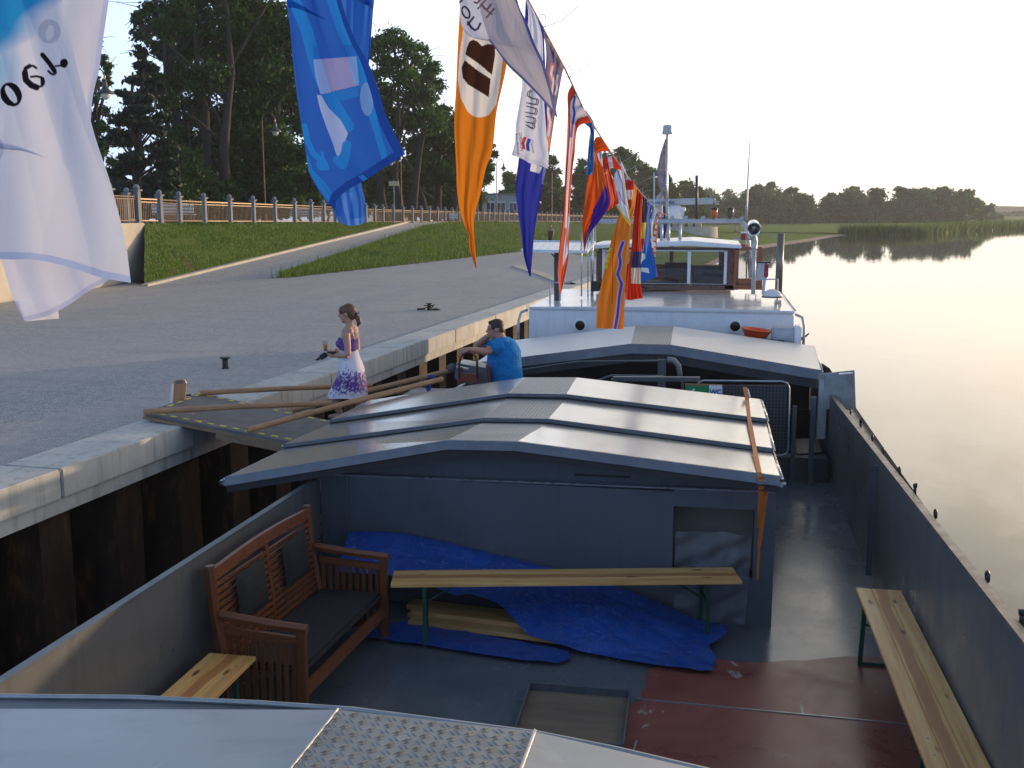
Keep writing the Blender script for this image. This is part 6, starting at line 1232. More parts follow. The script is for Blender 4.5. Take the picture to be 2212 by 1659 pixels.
# ================================================================== FLAGS ON THE DRESSING LINE
def inpoly(P, x, y_):
    P = np.array(P, float); c = np.zeros(x.shape, bool); j = len(P) - 1
    for i in range(len(P)):
        xi, yi, xj, yj = *P[i], *P[j]; c ^= ((yi > y_) != (yj > y_)) & (x < (xj - xi) * (y_ - yi) / (yj - yi + 1e-12) + xi); j = i
    return c
def sdist(P, x, y_):
    P = np.array(P, float); d_ = np.full(x.shape, 1e9)
    for a, b in zip(P[:-1], P[1:]):
        v_ = b - a; t = np.clip(((x - a[0]) * v_[0] + (y_ - a[1]) * v_[1]) / (v_ @ v_ + 1e-9), 0, 1); d_ = np.minimum(d_, np.hypot(x - a[0] - t * v_[0], y_ - a[1] - t * v_[1]))
    return d_
class Paint:
    def __init__(s, x, y_, u, v, base): s.x, s.y, s.u, s.v = x, y_, u, v; s.c = np.ones(x.shape + (3,)) * np.array(base)
    def _m(s, m, col, a=1.0): m = np.clip(m, 0, 1)[..., None] * a; s.c = s.c * (1 - m) + np.array(col) * m; return s
    def poly(s, P, col, a=1.0): return s._m(inpoly(P, s.x, s.y).astype(float), col, a)
    def line(s, P, w, col, a=1.0): return s._m(np.clip((w - sdist(P, s.x, s.y)) / 1.2 + .5, 0, 1), col, a)
    def ell(s, cx, cy, a_, b_, ang, col, al=1.0):
        q = math.radians(ang); X, Y_ = s.x - cx, s.y - cy; p, r_ = X * math.cos(q) + Y_ * math.sin(q), -X * math.sin(q) + Y_ * math.cos(q); return s._m(((p / a_) ** 2 + (r_ / b_) ** 2 < 1).astype(float), col, al)
    def where(s, m, col, a=1.0): return s._m(m.astype(float), col, a)
def arc(P, n):
    P = np.array(P, float); 
    if len(P) > 2:   # smooth by Catmull-Rom
        Q_ = []; E = np.vstack([2 * P[0] - P[1], P, 2 * P[-1] - P[-2]])
        for i in range(len(P) - 1):
            p0, p1, p2, p3 = E[i:i + 4]
            for t in np.linspace(0, 1, 9)[:-1]: Q_.append(.5 * ((2 * p1) + (-p0 + p2) * t + (2 * p0 - 5 * p1 + 4 * p2 - p3) * t * t + (-p0 + 3 * p1 - 3 * p2 + p3) * t ** 3))
        P = np.array(Q_ + [P[-1]])
    d_ = np.r_[0, np.cumsum(np.hypot(*np.diff(P, axis=0).T))]; t = np.linspace(0, d_[-1], n); return np.stack([np.interp(t, d_, P[:, 0]), np.interp(t, d_, P[:, 1])], 1)
def string_z(Y):
    return np.interp(Y, [-3, 1.0, 2.4, 5.12, 6.42, 7.33, 8.47, 10.65, 13.0, 16.62, 21.0], [6.25, 5.78, 5.60, 5.27, 5.11, 4.96, 4.85, 4.66, 4.50, 4.30, 4.17])
SX = -.9
def spx(Y): return proj((SX, Y, string_z(Y)))
def patch(left, right, top, bottom, Yl, Yr, base, paint=None, rip=(.02, 3, 2), res=2.0, seed=0, clear=None):
    """cloth between four edges drawn in photo pixels, standing at its own distance; returns V, F, colours"""
    L_, Rr = np.array(left, float), np.array(right, float)
    hl = np.hypot(*np.diff(L_, axis=0).T).sum(); w = max(np.hypot(*(L_[0] - Rr[0])), np.hypot(*(L_[-1] - Rr[-1])), 12); nv = int(min(1500, max(24, hl / res))); nu = int(min(420, max(10, w / res)))
    l_, r_ = arc(left, nv + 1), arc(right, nv + 1); t_ = arc(top or [left[0], right[0]], nu + 1); b_ = arc(bottom or [left[-1], right[-1]], nu + 1)
    u, v_ = np.meshgrid(np.linspace(0, 1, nu + 1), np.linspace(0, 1, nv + 1)); U, W_ = u[..., None], v_[..., None]
    S = (1 - U) * l_[:, None] + U * r_[:, None] + (1 - W_) * t_[None] + W_ * b_[None] - ((1 - U) * (1 - W_) * l_[0] + U * (1 - W_) * r_[0] + (1 - U) * W_ * l_[-1] + U * W_ * r_[-1])
    X, Yp = S[..., 0], S[..., 1]; D_ = (1 - u) * Yl + u * Yr; a, fu, fv = rip; q = seed * 1.7
    wv = np.sin(6.28 * (fu * .8 * u + .5 * np.sin(2.3 * v_ + q) * (.4 + v_)) + q) * (.3 + .5 * np.abs(np.sin(2.6 * v_ + q))) + .45 * np.sin(6.28 * (fu * 2.1 * u + fv * .5 * v_) + 2 + q) + .5 * np.sin(6.28 * fv * (v_ + .3 * u) + q)
    cr_ = np.abs(np.sin(9 * u + 7 * v_ + 2 * np.sin(5 * v_ + q))) + np.abs(np.sin(13 * u - 9 * v_ + q)); D_ = D_ + .6 * a * wv + a * .14 * cr_
    R_ = _FW + _RT * ((X - CX) / F)[..., None] - _UP * ((Yp - CY) / F)[..., None]; P = _C + R_ * (D_ / R_[..., 1])[..., None]
    pt = Paint(X, Yp, u, v_, base)
    if paint: paint(pt)
    idx = np.arange((nu + 1) * (nv + 1)).reshape(nv + 1, nu + 1); Fq = np.stack([idx[:-1, :-1], idx[:-1, 1:], idx[1:, 1:], idx[1:, :-1]], -1).reshape(-1, 4)
    return P.reshape(-1, 3), Fq, np.concatenate([pt.c.reshape(-1, 3), np.ones((P.shape[0] * P.shape[1], 1))], 1)
GF = 'flags hanging from the line above the barge'
def flag(label, patches, name='pennant_flag', cat='flag'):
    V, Fq, C_ = [], [], []; n = 0
    for P in patches: V.append(P[0]); Fq.append(P[1] + n); C_.append(P[2]); n += len(P[0])
    r = thing(name, label, cat, tuple(np.concatenate(V)[0]), GF)
    npmesh('cloth', np.concatenate(V), np.concatenate(Fq), M_flag, r, np.concatenate(C_), 'print', True); return r
def lettering(r, s, cx, cy, size, ang, Y, col, mirror=False, bold=.01, sx=1.0):
    V, Fs = textmesh(s, 1, bold); q = math.radians(ang); m = MB(); pts = []
    for x, y_, _ in V:
        x = x * size * sx * (-1 if mirror else 1); y_ = -y_ * size; pts.append(tuple(atY(cx + x * math.cos(q) - y_ * math.sin(q), cy + x * math.sin(q) + y_ * math.cos(q), Y)))
    m.add(pts, Fs); return m.build('lettering', pm('print_%s' % col[0], col[1], .8, 0, .02, 5, 0), r)
WH = (.80, .80, .83); NV = (.03, .03, .10)
def z3(x, y_): return (x * .2133, y_ * .2133)      # scales of the close-ups the shapes were measured on
def c1(x, y_): return (929 + .24 * x, .24 * y_)
def c4(x, y_): return (531 + .32 * x, .32 * y_)
def c7(x, y_): return (752 + .24 * x, 292 + .24 * y_)
def c9(x, y_): return (1221 + .2187 * x, 292 + .2187 * y_)
def c8(x, y_): return (.32 * x, 177 + .32 * y_)
def LL(f, *p): return [f(*q) for q in p]
def top2(Ya, Yb): a, b = spx(Ya), spx(Yb); return a, b
# --- 1 white flag
def p_white(p):
    x, y_ = p.x, p.y; t = np.clip(1.0 - (x / 112 + y_ / 108) / 1.0 * .8, 0, 1) ** .7
    t2 = np.clip(1.15 - (x / 130 + np.maximum(y_, -200) / 118) * (1 + .12 * np.sin(y_ * .06)), 0, 1); k = np.clip(t2 * 2.0, 0, 1) * np.clip((y_ + 420) / 60, 0, 1); p._m(k, (.03, .33, .66))
    p._m(np.clip(1.0 - np.hypot((x + 5) / 60, (y_ - 150) / 90), 0, 1), (.20, .55, .80), .8)
    bk = (.012, .010, .018)
    p.ell(*z3(500, 318), 24, 26, 0, (.55, .56, .66)); p.ell(*z3(505, 330), 9, 17, 12, (.72, .74, .82))
    p.ell(*z3(112, 957), 22.5, 27, -28, bk); p.ell(*z3(112, 957), 8, 21, -32, (.76, .78, .85))
    p.line(LL(z3, (368, 690), (340, 668), (300, 668)), 2.5, bk); p.line(LL(z3, (300, 668), (262, 690), (245, 740)), 4.5, bk); p.line(LL(z3, (252, 740), (262, 810), (315, 862), (370, 885)), 6.8, bk); p.line(LL(z3, (370, 885), (425, 870), (447, 825), (425, 785), (370, 772), (315, 778)), 2.6, bk); p.line(LL(z3, (430, 800), (432, 850)), 4.5, bk)
    p.line(LL(z3, (430, 555), (500, 640), (550, 715)), 5.2, bk); p.line(LL(z3, (550, 700), (565, 735), (545, 755), (515, 745), (490, 720)), 2.6, bk); p.line(LL(z3, (560, 670), (600, 665), (635, 668)), 2.2, bk); p.ell(*z3(648, 640), 8.5, 10, 0, bk)
    p.line([(-160, 548), (0, 559), (62, 560), (110, 567), (160, 580), (220, 600), (290, 613)], 15, (.50, .58, .82)); p.ell(-8, 322, 16, 26, 0, (.50, .50, .66), .6)
a, b = top2(1.15, 1.7)
f = flag('large white flag with teal corner and black letters filling the left edge', [
    patch([(a[0], a[1]), (-150, 0), (-145, 260), (-140, 540)], [(b[0], b[1]), (95, -260), (135, 0), (195, 258), (240, 400), (270, 520), (283, 611)], None, [(-140, 540), (0, 559), (62, 560), (110, 567), (160, 580), (220, 600), (283, 611)], 1.22, 1.30, (.78, .79, .86), p_white, (.008, 1.2, .8), 1.15, 1),
    patch([(-20, -600), (-60, 0), (-40, 400), (6, 572), (32, 651), (53, 694)], [(330, -760), (262, -200), (235, 0), (222, 90), (214, 150), (198, 230), (196, 380), (210, 520), (236, 604)], None, [(53, 694), (100, 683), (150, 658), (190, 630), (236, 604)], 1.36, 1.40, (.76, .76, .84), lambda p: p.line([(53, 694), (100, 683), (150, 658), (190, 630), (236, 604)], 10, (.58, .60, .76)).where((p.u > .955) & (p.y < 300), (.62, .66, .86)), (.004, 1.2, 1), 2.2, 2),
    patch([(60, 640), (56, 694)], [(120, 640), (126, 674), (128, 688)], None, None, 1.40, 1.40, (.80, .76, .76), None, (.002, 1, 1), 2.5, 3)], 'banner_flag')
# --- 2 blue flag
LB_ = (.02, .22, .66); DB_ = (.012, .055, .33)
def p_blue(p):
    for P, w in ((LL(c4, (300, -60), (350, 60), (410, 200), (455, 370), (500, 520), (560, 640), (620, 740), (690, 850)), 13), (LL(c4, (560, -60), (640, 180), (720, 360), (780, 520), (840, 700), (870, 780)), 11), (LL(c4, (850, 780), (890, 900), (935, 1060)), 7)): p.line(P, w, LB_, .85)
    p.poly(LL(c4, (455, 310), (740, 300), (760, 380), (455, 402)), (.02, .10, .50), .5)
    p.poly(LL(c4, (455, 402), (600, 392), (740, 380), (755, 480), (765, 575), (620, 610), (505, 635), (470, 520)), (.25, .27, .56)); p.poly(LL(c4, (455, 402), (510, 400), (575, 625), (505, 635), (470, 520)), (.22, .36, .72)); p.poly(LL(c4, (690, 385), (745, 380), (765, 560), (730, 570)), (.18, .36, .74))
    p.poly(LL(c4, (510, 640), (760, 585), (760, 650), (600, 695), (560, 700)), (.02, .20, .62), .7)
    p.poly(LL(c4, (480, 640), (510, 645), (560, 730), (640, 810), (690, 900), (660, 980), (622, 1075), (585, 960), (545, 860), (500, 730)), (.33, .44, .76))
    p.line(LL(c4, (620, 1080), (655, 1110), (670, 1060), (680, 980)), 10, LB_, .9); p.ell(*c4(815, 670), 14, 36, -4, (.16, .32, .68), .8)
    p.line(LL(c4, (395, 850), (420, 960), (460, 1040), (520, 1090), (545, 1130)), 6, LB_); p.ell(*c4(515, 1110), 13, 13, 0, LB_); p.line(LL(c4, (515, 1030), (525, 1080)), 3, LB_)
    p.line(LL(c4, (408, 1060), (440, 1160), (500, 1250), (580, 1370)), 5, LB_, .9); p.line(LL(c4, (440, 1150), (520, 1230), (600, 1340)), 3.2, LB_, .8)
    p.where((p.u > .905) & (p.v > .0), DB_); p.line(LL(c4, (600, 1420), (622, 1340), (700, 1275), (800, 1220), (930, 1135), (1075, 1040)), 17, DB_); p.poly(LL(c4, (755, 1190), (790, 1180), (830, 1215), (800, 1230)), (.02, .18, .60))
a, b = top2(2.0, 2.75)
f = flag('large translucent blue flag with light blue stripes and white block', [
    patch([(a[0], a[1]), c4(262, -300), c4(275, 0), c4(300, 200), c4(325, 480), c4(352, 690), c4(400, 1000), c4(435, 1180), c4(530, 1340), c4(600, 1420)], [(b[0], b[1]), c4(560, -400), c4(640, -10), c4(740, 270), c4(830, 430), c4(900, 620), c4(950, 790), c4(1075, 1040)], None, LL(c4, (600, 1420), (622, 1340), (700, 1275), (800, 1220), (930, 1135), (1075, 1040)), 2.35, 2.30, (.025, .115, .50), p_blue, (.012, 1.3, 1), 1.6, 4),
    patch([c4(560, -1700), c4(620, 0), c4(560, 600), c4(500, 1000), c4(560, 1330), c4(622, 1495)], [c4(1000, -1500), c4(872, -60), c4(865, 0), c4(850, 200), c4(835, 400), c4(790, 700), c4(770, 1000), c4(782, 1250), c4(805, 1350), c4(808, 1500)], None, LL(c4, (622, 1495), (690, 1522), (760, 1518), (808, 1500)), 2.48, 2.52, (.05, .20, .62), lambda p: p.where((p.u > .94) & (p.y < 200), (.02, .10, .50)).poly(LL(c4, (780, -20), (870, -30), (845, 40)), LB_).where(p.v > .985, (.12, .30, .75)).poly(LL(c4, (660, 1300), (720, 1300), (700, 1500), (640, 1490)), (.10, .27, .75)), (.012, 1.5, 1), 2.0, 5)], 'banner_flag')
# --- 3 grey white pennant with blue border
def p_pen(p):
    bl = (.05, .07, .28); p.poly(LL(c1, (200, -900), (455, -200), (440, 0), (455, 110), (500, 260), (535, 375), (380, 345), (290, 240), (240, 0)), (.74, .74, .80))
    p.line(LL(c1, (620, -900), (790, 0), (870, 200), (940, 390), (1020, 560), (1090, 800), (1145, 1060)), 5.6, bl); p.line(LL(c1, (530, 372), (620, 490), (700, 590), (840, 720), (1000, 885), (1145, 1060)), 4.6, bl); p.line(LL(c1, (285, 240), (380, 340), (530, 372)), 1.6, (.55, .56, .62))
    k = (.02, .015, .07); p.ell(*c1(322, 112), 9.3, 15, -24, k); p.ell(*c1(322, 112), 5.2, 10.6, -24, (.74, .74, .80)); p.line(LL(c1, (268, 20), (285, 5), (300, -40)), 2.2, k)
    p.line(LL(c1, (392, 155), (338, 222)), 2.2, k); p.line(LL(c1, (340, 200), (372, 250), (405, 272), (430, 258), (452, 212)), 2.4, k)
    k2 = (.10, .05, .09); p.line(LL(c1, (430, 78), (500, 0), (530, -40)), 1.8, k2); p.line(LL(c1, (465, 40), (495, 82), (520, 80), (548, 40)), 2.2, k2); p.line(LL(c1, (508, 158), (575, 78)), 2.0, k2); p.line(LL(c1, (510, 95), (560, 128)), 1.7, k2); p.line(LL(c1, (400, 20), (425, 28), (455, -10)), 2.2, k2)
a, b = top2(3.05, 3.9)
flag('grey and white pennant with blue border and dark letters', [patch([(a[0], a[1]), c1(240, -700), c1(262, 0), c1(288, 238), c1(380, 340), c1(530, 372), c1(700, 590), c1(840, 725), c1(1000, 888), c1(1140, 1058)], [(b[0], b[1]), c1(700, -500), c1(785, 0), c1(870, 200), c1(940, 390), c1(1020, 560), c1(1090, 800), c1(1148, 1055)], None, None, 3.35, 3.7, (.42, .40, .47), p_pen, (.018, 1.1, 1), 1.5, 6)])
# --- 4 orange pennant
def p_or(p):
    p.poly(LL(c1, (310, 150), (290, 330), (265, 500), (252, 720), (275, 880), (335, 1000), (385, 1045), (430, 1058), (480, 1052), (530, 1035), (595, 940), (625, 780), (652, 560), (660, 300), (600, 100)), (.80, .76, .70))
    k = (.050, .020, .012); p.poly(LL(c1, (318, 490), (330, 430), (350, 380), (385, 355), (430, 375), (465, 415), (520, 395), (585, 400), (585, 490), (555, 675), (500, 625), (440, 575)), k); p.poly(LL(c1, (310, 540), (430, 635), (545, 710), (528, 875), (440, 820), (340, 760), (295, 700), (283, 610)), k); p.poly(LL(c1, (430, 372), (540, 378), (470, 412)), (.80, .76, .70))
a, b = top2(3.6, 4.35)
flag('long orange pennant with white oval and black letter blocks', [patch([(a[0], a[1]), c1(285, -300), c1(272, 0), c1(250, 400), c1(233, 800), c1(218, 1100), c1(235, 1500), c7(980, 500), c7(1010, 700), c7(1050, 820), c7(1086, 900), c7(1092, 1020), c7(1150, 1200)], [(b[0], b[1]), c1(760, 0), c1(688, 590), c1(600, 1000), c1(562, 1350), c7(1240, 300), c7(1188, 540), c7(1146, 690), c7(1130, 800), c7(1138, 950), c7(1158, 1195)], None, None, 4.0, 4.0, (.72, .22, .015), p_or, (.014, 1.3, 1.6), 1.6, 7)])
# --- 5 white flag with outlined letters and chevrons
def p_emm(p):
    k = (.03, .03, .04)
    for o_ in (0, 17):
        f_ = lambda *q: LL(lambda x, y_: c1(x + (o_ if True else 0) * .9, y_ + o_ * .25), *q)
        p.line(f_((905, 812), (880, 830), (875, 862), (905, 882), (955, 890), (962, 915), (950, 940), (868, 925)), 1.05, k); p.line(f_((866, 955), (945, 975), (950, 1000), (940, 1025), (858, 1010)), 1.05, k); p.line(f_((862, 1045), (930, 1060), (938, 1085), (925, 1110), (860, 1098)), 1.05, k); p.line(f_((925, 1110), (928, 1140), (915, 1158), (865, 1125)), 1.05, k)
    p.poly(LL(c1, (842, 1230), (870, 1236), (850, 1288), (860, 1347), (832, 1340), (822, 1288)), (.60, .04, .05)); p.poly(LL(c1, (880, 1245), (910, 1252), (892, 1298), (898, 1362), (868, 1354), (862, 1298)), (.03, .08, .50)); p.where(p.v > .975, (.58, .60, .72), .7)
a, b = top2(4.75, 5.4)
f5 = flag('white flag with outlined black letters and red and blue chevrons', [patch([(a[0], a[1]), c1(878, 60), c1(860, 400), c1(835, 720), c1(800, 960), c1(770, 1140), c1(770, 1250), c1(735, 1395)], [(b[0], b[1]), c1(1010, 330), c1(1018, 600), c1(1020, 820), c1(1038, 1080), c1(1056, 1300), c1(1068, 1400), c1(1062, 1520)], None, LL(c1, (735, 1395), (830, 1430), (900, 1470), (990, 1490), (1062, 1520)), 5.0, 5.0, (.74, .76, .84), p_emm, (.014, 1.2, 1.2), 1.0, 8)])
lettering(f5, 'CHEVRON', *c1(808, 1278), 8.5, 84, 4.90, ('ink', (.02, .02, .03)), False, .01); lettering(f5, 'Chevron', *c1(912, 1320), 8, 80, 4.90, ('ink', (.02, .02, .03))); lettering(f5, 'Bilgenölfrei', *c1(778, 1300), 8.5, 82, 4.89, ('ink', (.02, .02, .03)), False, .01) if False else lettering(f5, 'Bilgendiensten', *c1(776, 1298), 8, 84, 4.89, ('ink', (.02, .02, .03)), False, .01)
# --- 6 blue pennant
a, b = top2(5.0, 5.6)
flag('deep blue pennant hanging below the white chevron flag', [patch([(a[0] + 6, a[1] + 4), c7(1560, -300), c7(1545, 100), c7(1535, 220), c7(1508, 480), c7(1530, 700), c7(1560, 900), c7(1580, 1080), c7(1632, 1270)], [(b[0], b[1]), c7(1790, -200), c7(1790, 200), c7(1785, 300), c7(1750, 450), c7(1715, 650), c7(1680, 850), c7(1662, 1050), c7(1644, 1270)], None, None, 5.3, 5.3, (.035, .045, .34), lambda p: p.poly(LL(c7, (1650, 230), (1745, 290), (1720, 345), (1635, 320)), (.80, .78, .80)).poly(LL(c7, (1760, 280), (1800, 280), (1762, 440), (1740, 440)), (.30, .30, .55), .8), (.018, 1.3, 1.2), 1.3, 9)])
# --- 7 navy flag with red white scroll
a, b = top2(5.35, 6.35)
flag('faded navy flag with red and white scrolls behind the grey pennant', [patch([(a[0], a[1]), c1(1040, 400), c1(1038, 700), c1(1045, 1000), c1(1062, 1385)], [(b[0], b[1]), c1(1190, 660), c1(1150, 880), c1(1110, 1130), c1(1072, 1400)], None, None, 5.6, 5.9, (.13, .11, .22), lambda p: p.line(LL(c1, (1105, 590), (1085, 660), (1110, 740), (1095, 830), (1055, 1000), (1080, 1100), (1062, 1220), (1070, 1320)), 5.0, (.62, .16, .08)).line(LL(c1, (1105, 600), (1092, 660), (1112, 740), (1098, 830), (1058, 1000), (1082, 1100), (1064, 1220)), 2.4, (.75, .68, .72)).line(LL(c1, (1145, 680), (1135, 740), (1140, 800), (1125, 850)), 2.2, (.70, .66, .75)).where(p.v < .03, (.35, .25, .16)), (.03, 2, 2), 1.2, 10)])
# --- 8 long red white
a, b = top2(6.7, 7.75)
flag('very long narrow red and white pennant with blue motif', [patch([(a[0], a[1]), c1(1238, 850), c1(1240, 1000), c1(1230, 1300), c7(1955, 300), c7(1942, 600), c7(1920, 850), c7(1885, 1180), c7(1905, 1432)], [(b[0], b[1]), c1(1330, 1150), c1(1300, 1400), c7(2022, 300), c7(1998, 600), c7(1990, 900), c7(1975, 1150), c7(1915, 1436)], None, None, 7.1, 7.3, (.66, .07, .03), lambda p: p.where((np.abs(p.u - .52) < .30 - .14 * np.clip(p.v * 3, 0, 1)) & (p.v < .66), (.78, .70, .72)).line(LL(c1, (1302, 870), (1290, 960), (1300, 1020), (1282, 1120), (1270, 1230)), 2.6, (.06, .10, .42)).poly(LL(c7, (1985, 700), (1995, 760), (1968, 950), (1980, 1060), (1928, 1195), (1945, 1000)), (.72, .68, .78)), (.03, 1.5, 3), 1.1, 11)])
# --- 9 light blue crumpled
flag('crumpled light blue flag wound round the line', [patch([c1(1385, 985), c1(1384, 1100), c1(1440, 1160), c9(235, 60), c9(218, 250), c9(205, 385)], [c1(1410, 1000), c1(1450, 1060), c1(1478, 1130), c9(285, 60), c9(286, 200), c9(280, 365)], None, LL(c9, (205, 385), (235, 402), (280, 365)), 8.1, 8.2, (.06, .22, .55), lambda p: p.where(np.sin(p.u * 9 + p.v * 7) > .75, (.30, .50, .80), .7), (.05, 2.5, 3), 1.1, 12)])
# --- 10 orange with purple
a, b = top2(8.35, 9.1)
flag('orange red pennant with purple lower corner', [patch([(a[0], a[1]), c9(285, 60), c9(230, 400), c9(190, 680), c9(168, 900), c9(185, 1160)], [(b[0], b[1]), c9(320, 180), c9(365, 320), c9(402, 500), c9(435, 650), c9(400, 755), c9(330, 860), c9(240, 980), c9(188, 1162)], None, None, 8.5, 8.6, (.70, .10, .012), lambda p: p.poly(LL(c9, (398, 490), (450, 650), (400, 770), (320, 880), (240, 1000), (190, 1180), (198, 1010), (250, 860), (280, 730), (340, 620)), (.055, .02, .26)), (.03, 1.5, 2), 1.1, 13)])
# --- 11 white strip with small print
a, b = top2(9.0, 9.7)
flag('white and lilac strip with tiny print behind the orange red pennant', [patch([(a[0], a[1]), c9(318, 180), c9(368, 312)], [(b[0], b[1]), c9(372, 60), c9(362, 160), c9(371, 315)], None, None, 9.0, 9.1, (.70, .70, .80), lambda p: p.line(LL(c9, (335, 130), (352, 230)), 1.0, (.1, .12, .4)).where(p.v < .1, (.2, .22, .4)), (.02, 1, 2), 1.0, 14)])
# --- 12 red
a, b = top2(9.4, 10.4)
flag('bright red flag with white marks behind the orange red pennant', [patch([(a[0], a[1]), c9(370, 250), c9(400, 480), c9(435, 650), c9(403, 756)], [(b[0], b[1]), c9(445, 330), c9(480, 440), c9(518, 600), c9(532, 672)], None, None, 9.4, 9.6, (.66, .05, .02), lambda p: p.poly(LL(c9, (405, 150), (450, 150), (478, 330), (440, 350)), (.62, .60, .78)).poly(LL(c9, (455, 370), (480, 380), (480, 440), (462, 420)), (.78, .70, .72)).line(LL(c9, (385, 385), (412, 368)), 1.0, (.75, .45, .03)), (.03, 1.6, 2), 1.0, 15)])
# --- 13 white with yellow hem
a, b = top2(10.1, 11.0)
flag('white pennant with thin dark drawing and yellow hem', [patch([(a[0], a[1]), c9(485, 400), c9(500, 560), c9(502, 690), c9(560, 790), c9(640, 895)], [(b[0], b[1]), c9(555, 260), c9(582, 400), c9(612, 620), c9(650, 890)], None, None, 10.1, 10.2, (.76, .76, .84), lambda p: p.line(LL(c9, (500, 690), (560, 790), (640, 890)), 3.2, (.72, .55, .02)).line(LL(c9, (590, 480), (615, 640), (652, 890)), 1.6, (.70, .55, .08)).line(LL(c9, (500, 260), (520, 360), (560, 460), (590, 680)), .9, (.12, .14, .35)).line(LL(c9, (530, 560), (560, 640), (600, 690)), .9, (.12, .14, .35)).line(LL(c9, (492, 230), (540, 250), (520, 300)), 1.0, (.15, .17, .38)), (.03, 1.6, 2), 1.0, 16)])
# --- 14 small red/white
a, b = top2(10.9, 11.7)
flag('small red and white flag bunched under the line', [patch([(a[0], a[1]), c9(590, 450), c9(600, 560), c9(622, 640), c9(630, 735)], [(b[0], b[1]), c9(685, 445), c9(680, 500), c9(660, 600), c9(650, 720)], None, None, 10.9, 11.0, (.62, .05, .04), lambda p: p.where((p.v > .42) & (p.v < .72), (.78, .72, .74)).where(p.v < .12, (.5, .5, .6)), (.05, 2, 2), 1.0, 17)])
# --- 15 orange with river stripe
a, b = top2(11.3, 12.3)
def p_riv(p):
    riv = LL(c9, (570, 1060), (548, 1120), (533, 1180), (545, 1240), (540, 1300), (518, 1370), (535, 1420), (558, 1465), (545, 1530), (535, 1590), (528, 1659)) + [(1334, 680), (1328, 712)]; p.line(riv, 5.2, (.50, .42, .62)); p.line(riv, 2.9, (.10, .05, .32))
    for k in range(4): q = c9(405 + k * 12, 1300 - k * 55); p.poly([(q[0] - 3, q[1] - 4), (q[0] + 4, q[1] - 5), (q[0] + 3, q[1] + 4), (q[0] - 4, q[1] + 4)], (.62, .52, .02))
    p.line(LL(c9, (540, 770), (500, 960), (470, 1200), (465, 1659)), .9, (.40, .10, .01))
flag('big orange flag with purple wavy river stripe, lowest of all', [patch([(a[0], a[1]), c9(650, 620), c9(540, 770), c9(480, 950), c9(400, 1250), c9(350, 1500), (1290, 660), (1288, 709)], [(b[0], b[1]), c9(685, 720), c9(650, 900), c9(630, 1150), c9(602, 1400), (1349, 655), (1347, 711)], None, None, 11.0, 11.2, (.76, .21, .02), p_riv, (.016, 1.3, 1.2), 1.1, 18)])
# --- 16 red signal string
a, b = top2(12.3, 13.2)
flag('long red flag with navy and cream squares', [patch([(a[0], a[1]), c9(670, 900), c9(650, 1150), c9(622, 1300), c9(603, 1450), c9(600, 1622)], [(b[0], b[1]), c9(752, 900), c9(746, 1200), c9(745, 1450), c9(765, 1590), c9(760, 1612)], None, LL(c9, (600, 1622), (640, 1630), (700, 1618), (760, 1612)), 12.0, 12.1, (.62, .035, .012), lambda p: p.poly(LL(c9, (668, 1150), (760, 1150), (750, 1310), (650, 1310)), (.045, .05, .15)).poly(LL(c9, (650, 1310), (760, 1310), (755, 1470), (650, 1465)), (.62, .50, .42)), (.03, 2.2, 1.5), 1.0, 19)])
# --- 17 dark / yellow / red
a, b = top2(13.3, 14.1)
flag('narrow flag in dark brown, yellow and red', [patch([(a[0], a[1]), c9(755, 860), c9(745, 1020), c9(750, 1160)], [(b[0], b[1]), c9(800, 860), c9(785, 1020), c9(770, 1110)], None, None, 12.9, 13.0, (.55, .04, .02), lambda p: p.where(p.y < 292 + .2187 * 865, (.06, .035, .03)).where((p.y >= 292 + .2187 * 865) & (p.y < 292 + .2187 * 1020), (.72, .55, .03)), (.03, 1.5, 2), 1.0, 20)])
# --- 18 blue with white angles
a, b = top2(14.3, 15.3)
flag('blue flag with white angular marks in front of the wheelhouse window', [patch([(a[0], a[1]), c9(795, 900), c9(758, 1150), c9(750, 1400), c9(772, 1452)], [(b[0], b[1]), c9(832, 850), c9(850, 1080), c9(890, 1250), c9(918, 1392)], None, None, 13.4, 13.6, (.02, .13, .50), lambda p: p.poly(LL(c9, (752, 1172), (785, 1168), (792, 1215), (750, 1258)), (.72, .76, .85)).poly(LL(c9, (748, 1308), (818, 1312), (830, 1362), (752, 1348)), (.72, .76, .85)).where(p.u > .93, (.012, .05, .30)), (.03, 1.5, 2), 1.0, 21)])
a, b = top2(15.6, 16.6)
flag('thin white flag right beside the blue angular one', [patch([(a[0], a[1]), c9(845, 860), c9(850, 1110)], [(b[0], b[1]), c9(865, 900), c9(878, 1120)], None, None, 14.5, 14.6, (.70, .72, .80), lambda p: p.where(p.u < .25, (.08, .3, .6)), (.03, 1.5, 2), 1.0, 22)])
a, b = top2(17.2, 18.6)
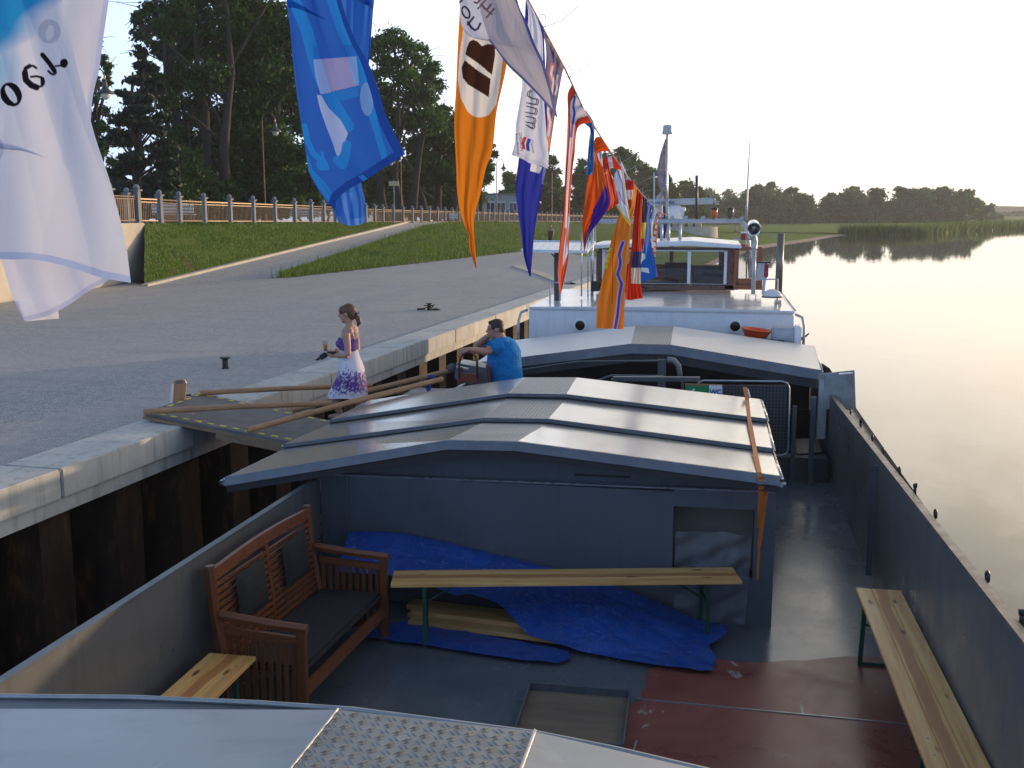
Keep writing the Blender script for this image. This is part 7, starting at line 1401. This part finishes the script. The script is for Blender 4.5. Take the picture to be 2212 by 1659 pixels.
flag('last small orange and white flag next to the mast', [patch([(a[0], a[1]), c9(885, 900), c9(855, 1010), c9(880, 1200)], [(b[0], b[1]), c9(922, 850), c9(908, 1000), c9(892, 1205)], None, None, 15.5, 15.6, (.65, .13, .04), lambda p: p.where(np.abs(np.sin(p.v * 24)) * (np.abs(p.u - .5) < .3) > .6, (.75, .68, .68)), (.03, 1.5, 2), .9, 23)])
# --- the line with its ties
ln = thing('dressing_line', 'thin rope carrying the flags from the bow to the mast', 'rope', (SX, 5, 5.3)); m = MB()
ys = [-3, -1, 1, 2.4, 3.5] + [5.12, 5.8, 6.42, 7.33, 8.47, 9.5, 10.65, 12, 13, 14.5, 16.62, 18.8, 21]; m.tube([(SX, y_, float(string_z(y_)) + .004) for y_ in ys], .005, 6); m.build('rope', pm('flag_rope', (.30, .26, .22), .8), ln)
rr2 = random.Random(5)
for Yk in (4.6, 5.55, 6.55, 8.0, 9.9, 10.5, 11.9, 13.0, 14.1, 15.5, 17):
    z = float(string_z(Yk)); m = MB(); m.tube([(SX, Yk, z), (SX + .05 + rr2.random() * .05, Yk + .02, z + .03), (SX + .12 + rr2.random() * .08, Yk, z + .05 + rr2.random() * .05)], .0016, 5); m.tube([(SX + .02 * math.cos(q), Yk, z + .03 + .035 * math.sin(q)) for q in [k * .7 for k in range(10)]], .002, 5); m.build('tie_cord', M_rail, ln)
# bow mast that carries the line, behind the camera
bm_ = thing('bow_mast', 'steel bow mast holding the forward end of the flag line', 'mast', (SX, -3, 1.4)); m = MB(); m.tube([(SX, -3, 1.36), (SX, -3, 6.4)], .06, 12); m.build('pole', M_steel, bm_, smooth=True)
# ---- the evening air
M_haze = bpy.data.materials.new('evening_haze'); M_haze.use_nodes = True; hn = M_haze.node_tree.nodes; hl_ = M_haze.node_tree.links
hn.remove(hn['Principled BSDF']); pv = hn.new('ShaderNodeVolumePrincipled'); pv.inputs['Density'].default_value = .00045; pv.inputs['Color'].default_value = (.95, .95, .93, 1); pv.inputs['Anisotropy'].default_value = .2
hl_.new(pv.outputs[0], hn['Material Output'].inputs['Volume'])
mb = MB(); mb.box((400, 725, 29.0), (2300, 1720, 62)); hz = mb.build('haze', M_haze); hz['kind'] = 'stuff'; hz['label'] = 'thin warm evening haze over the river'; hz['category'] = 'haze'
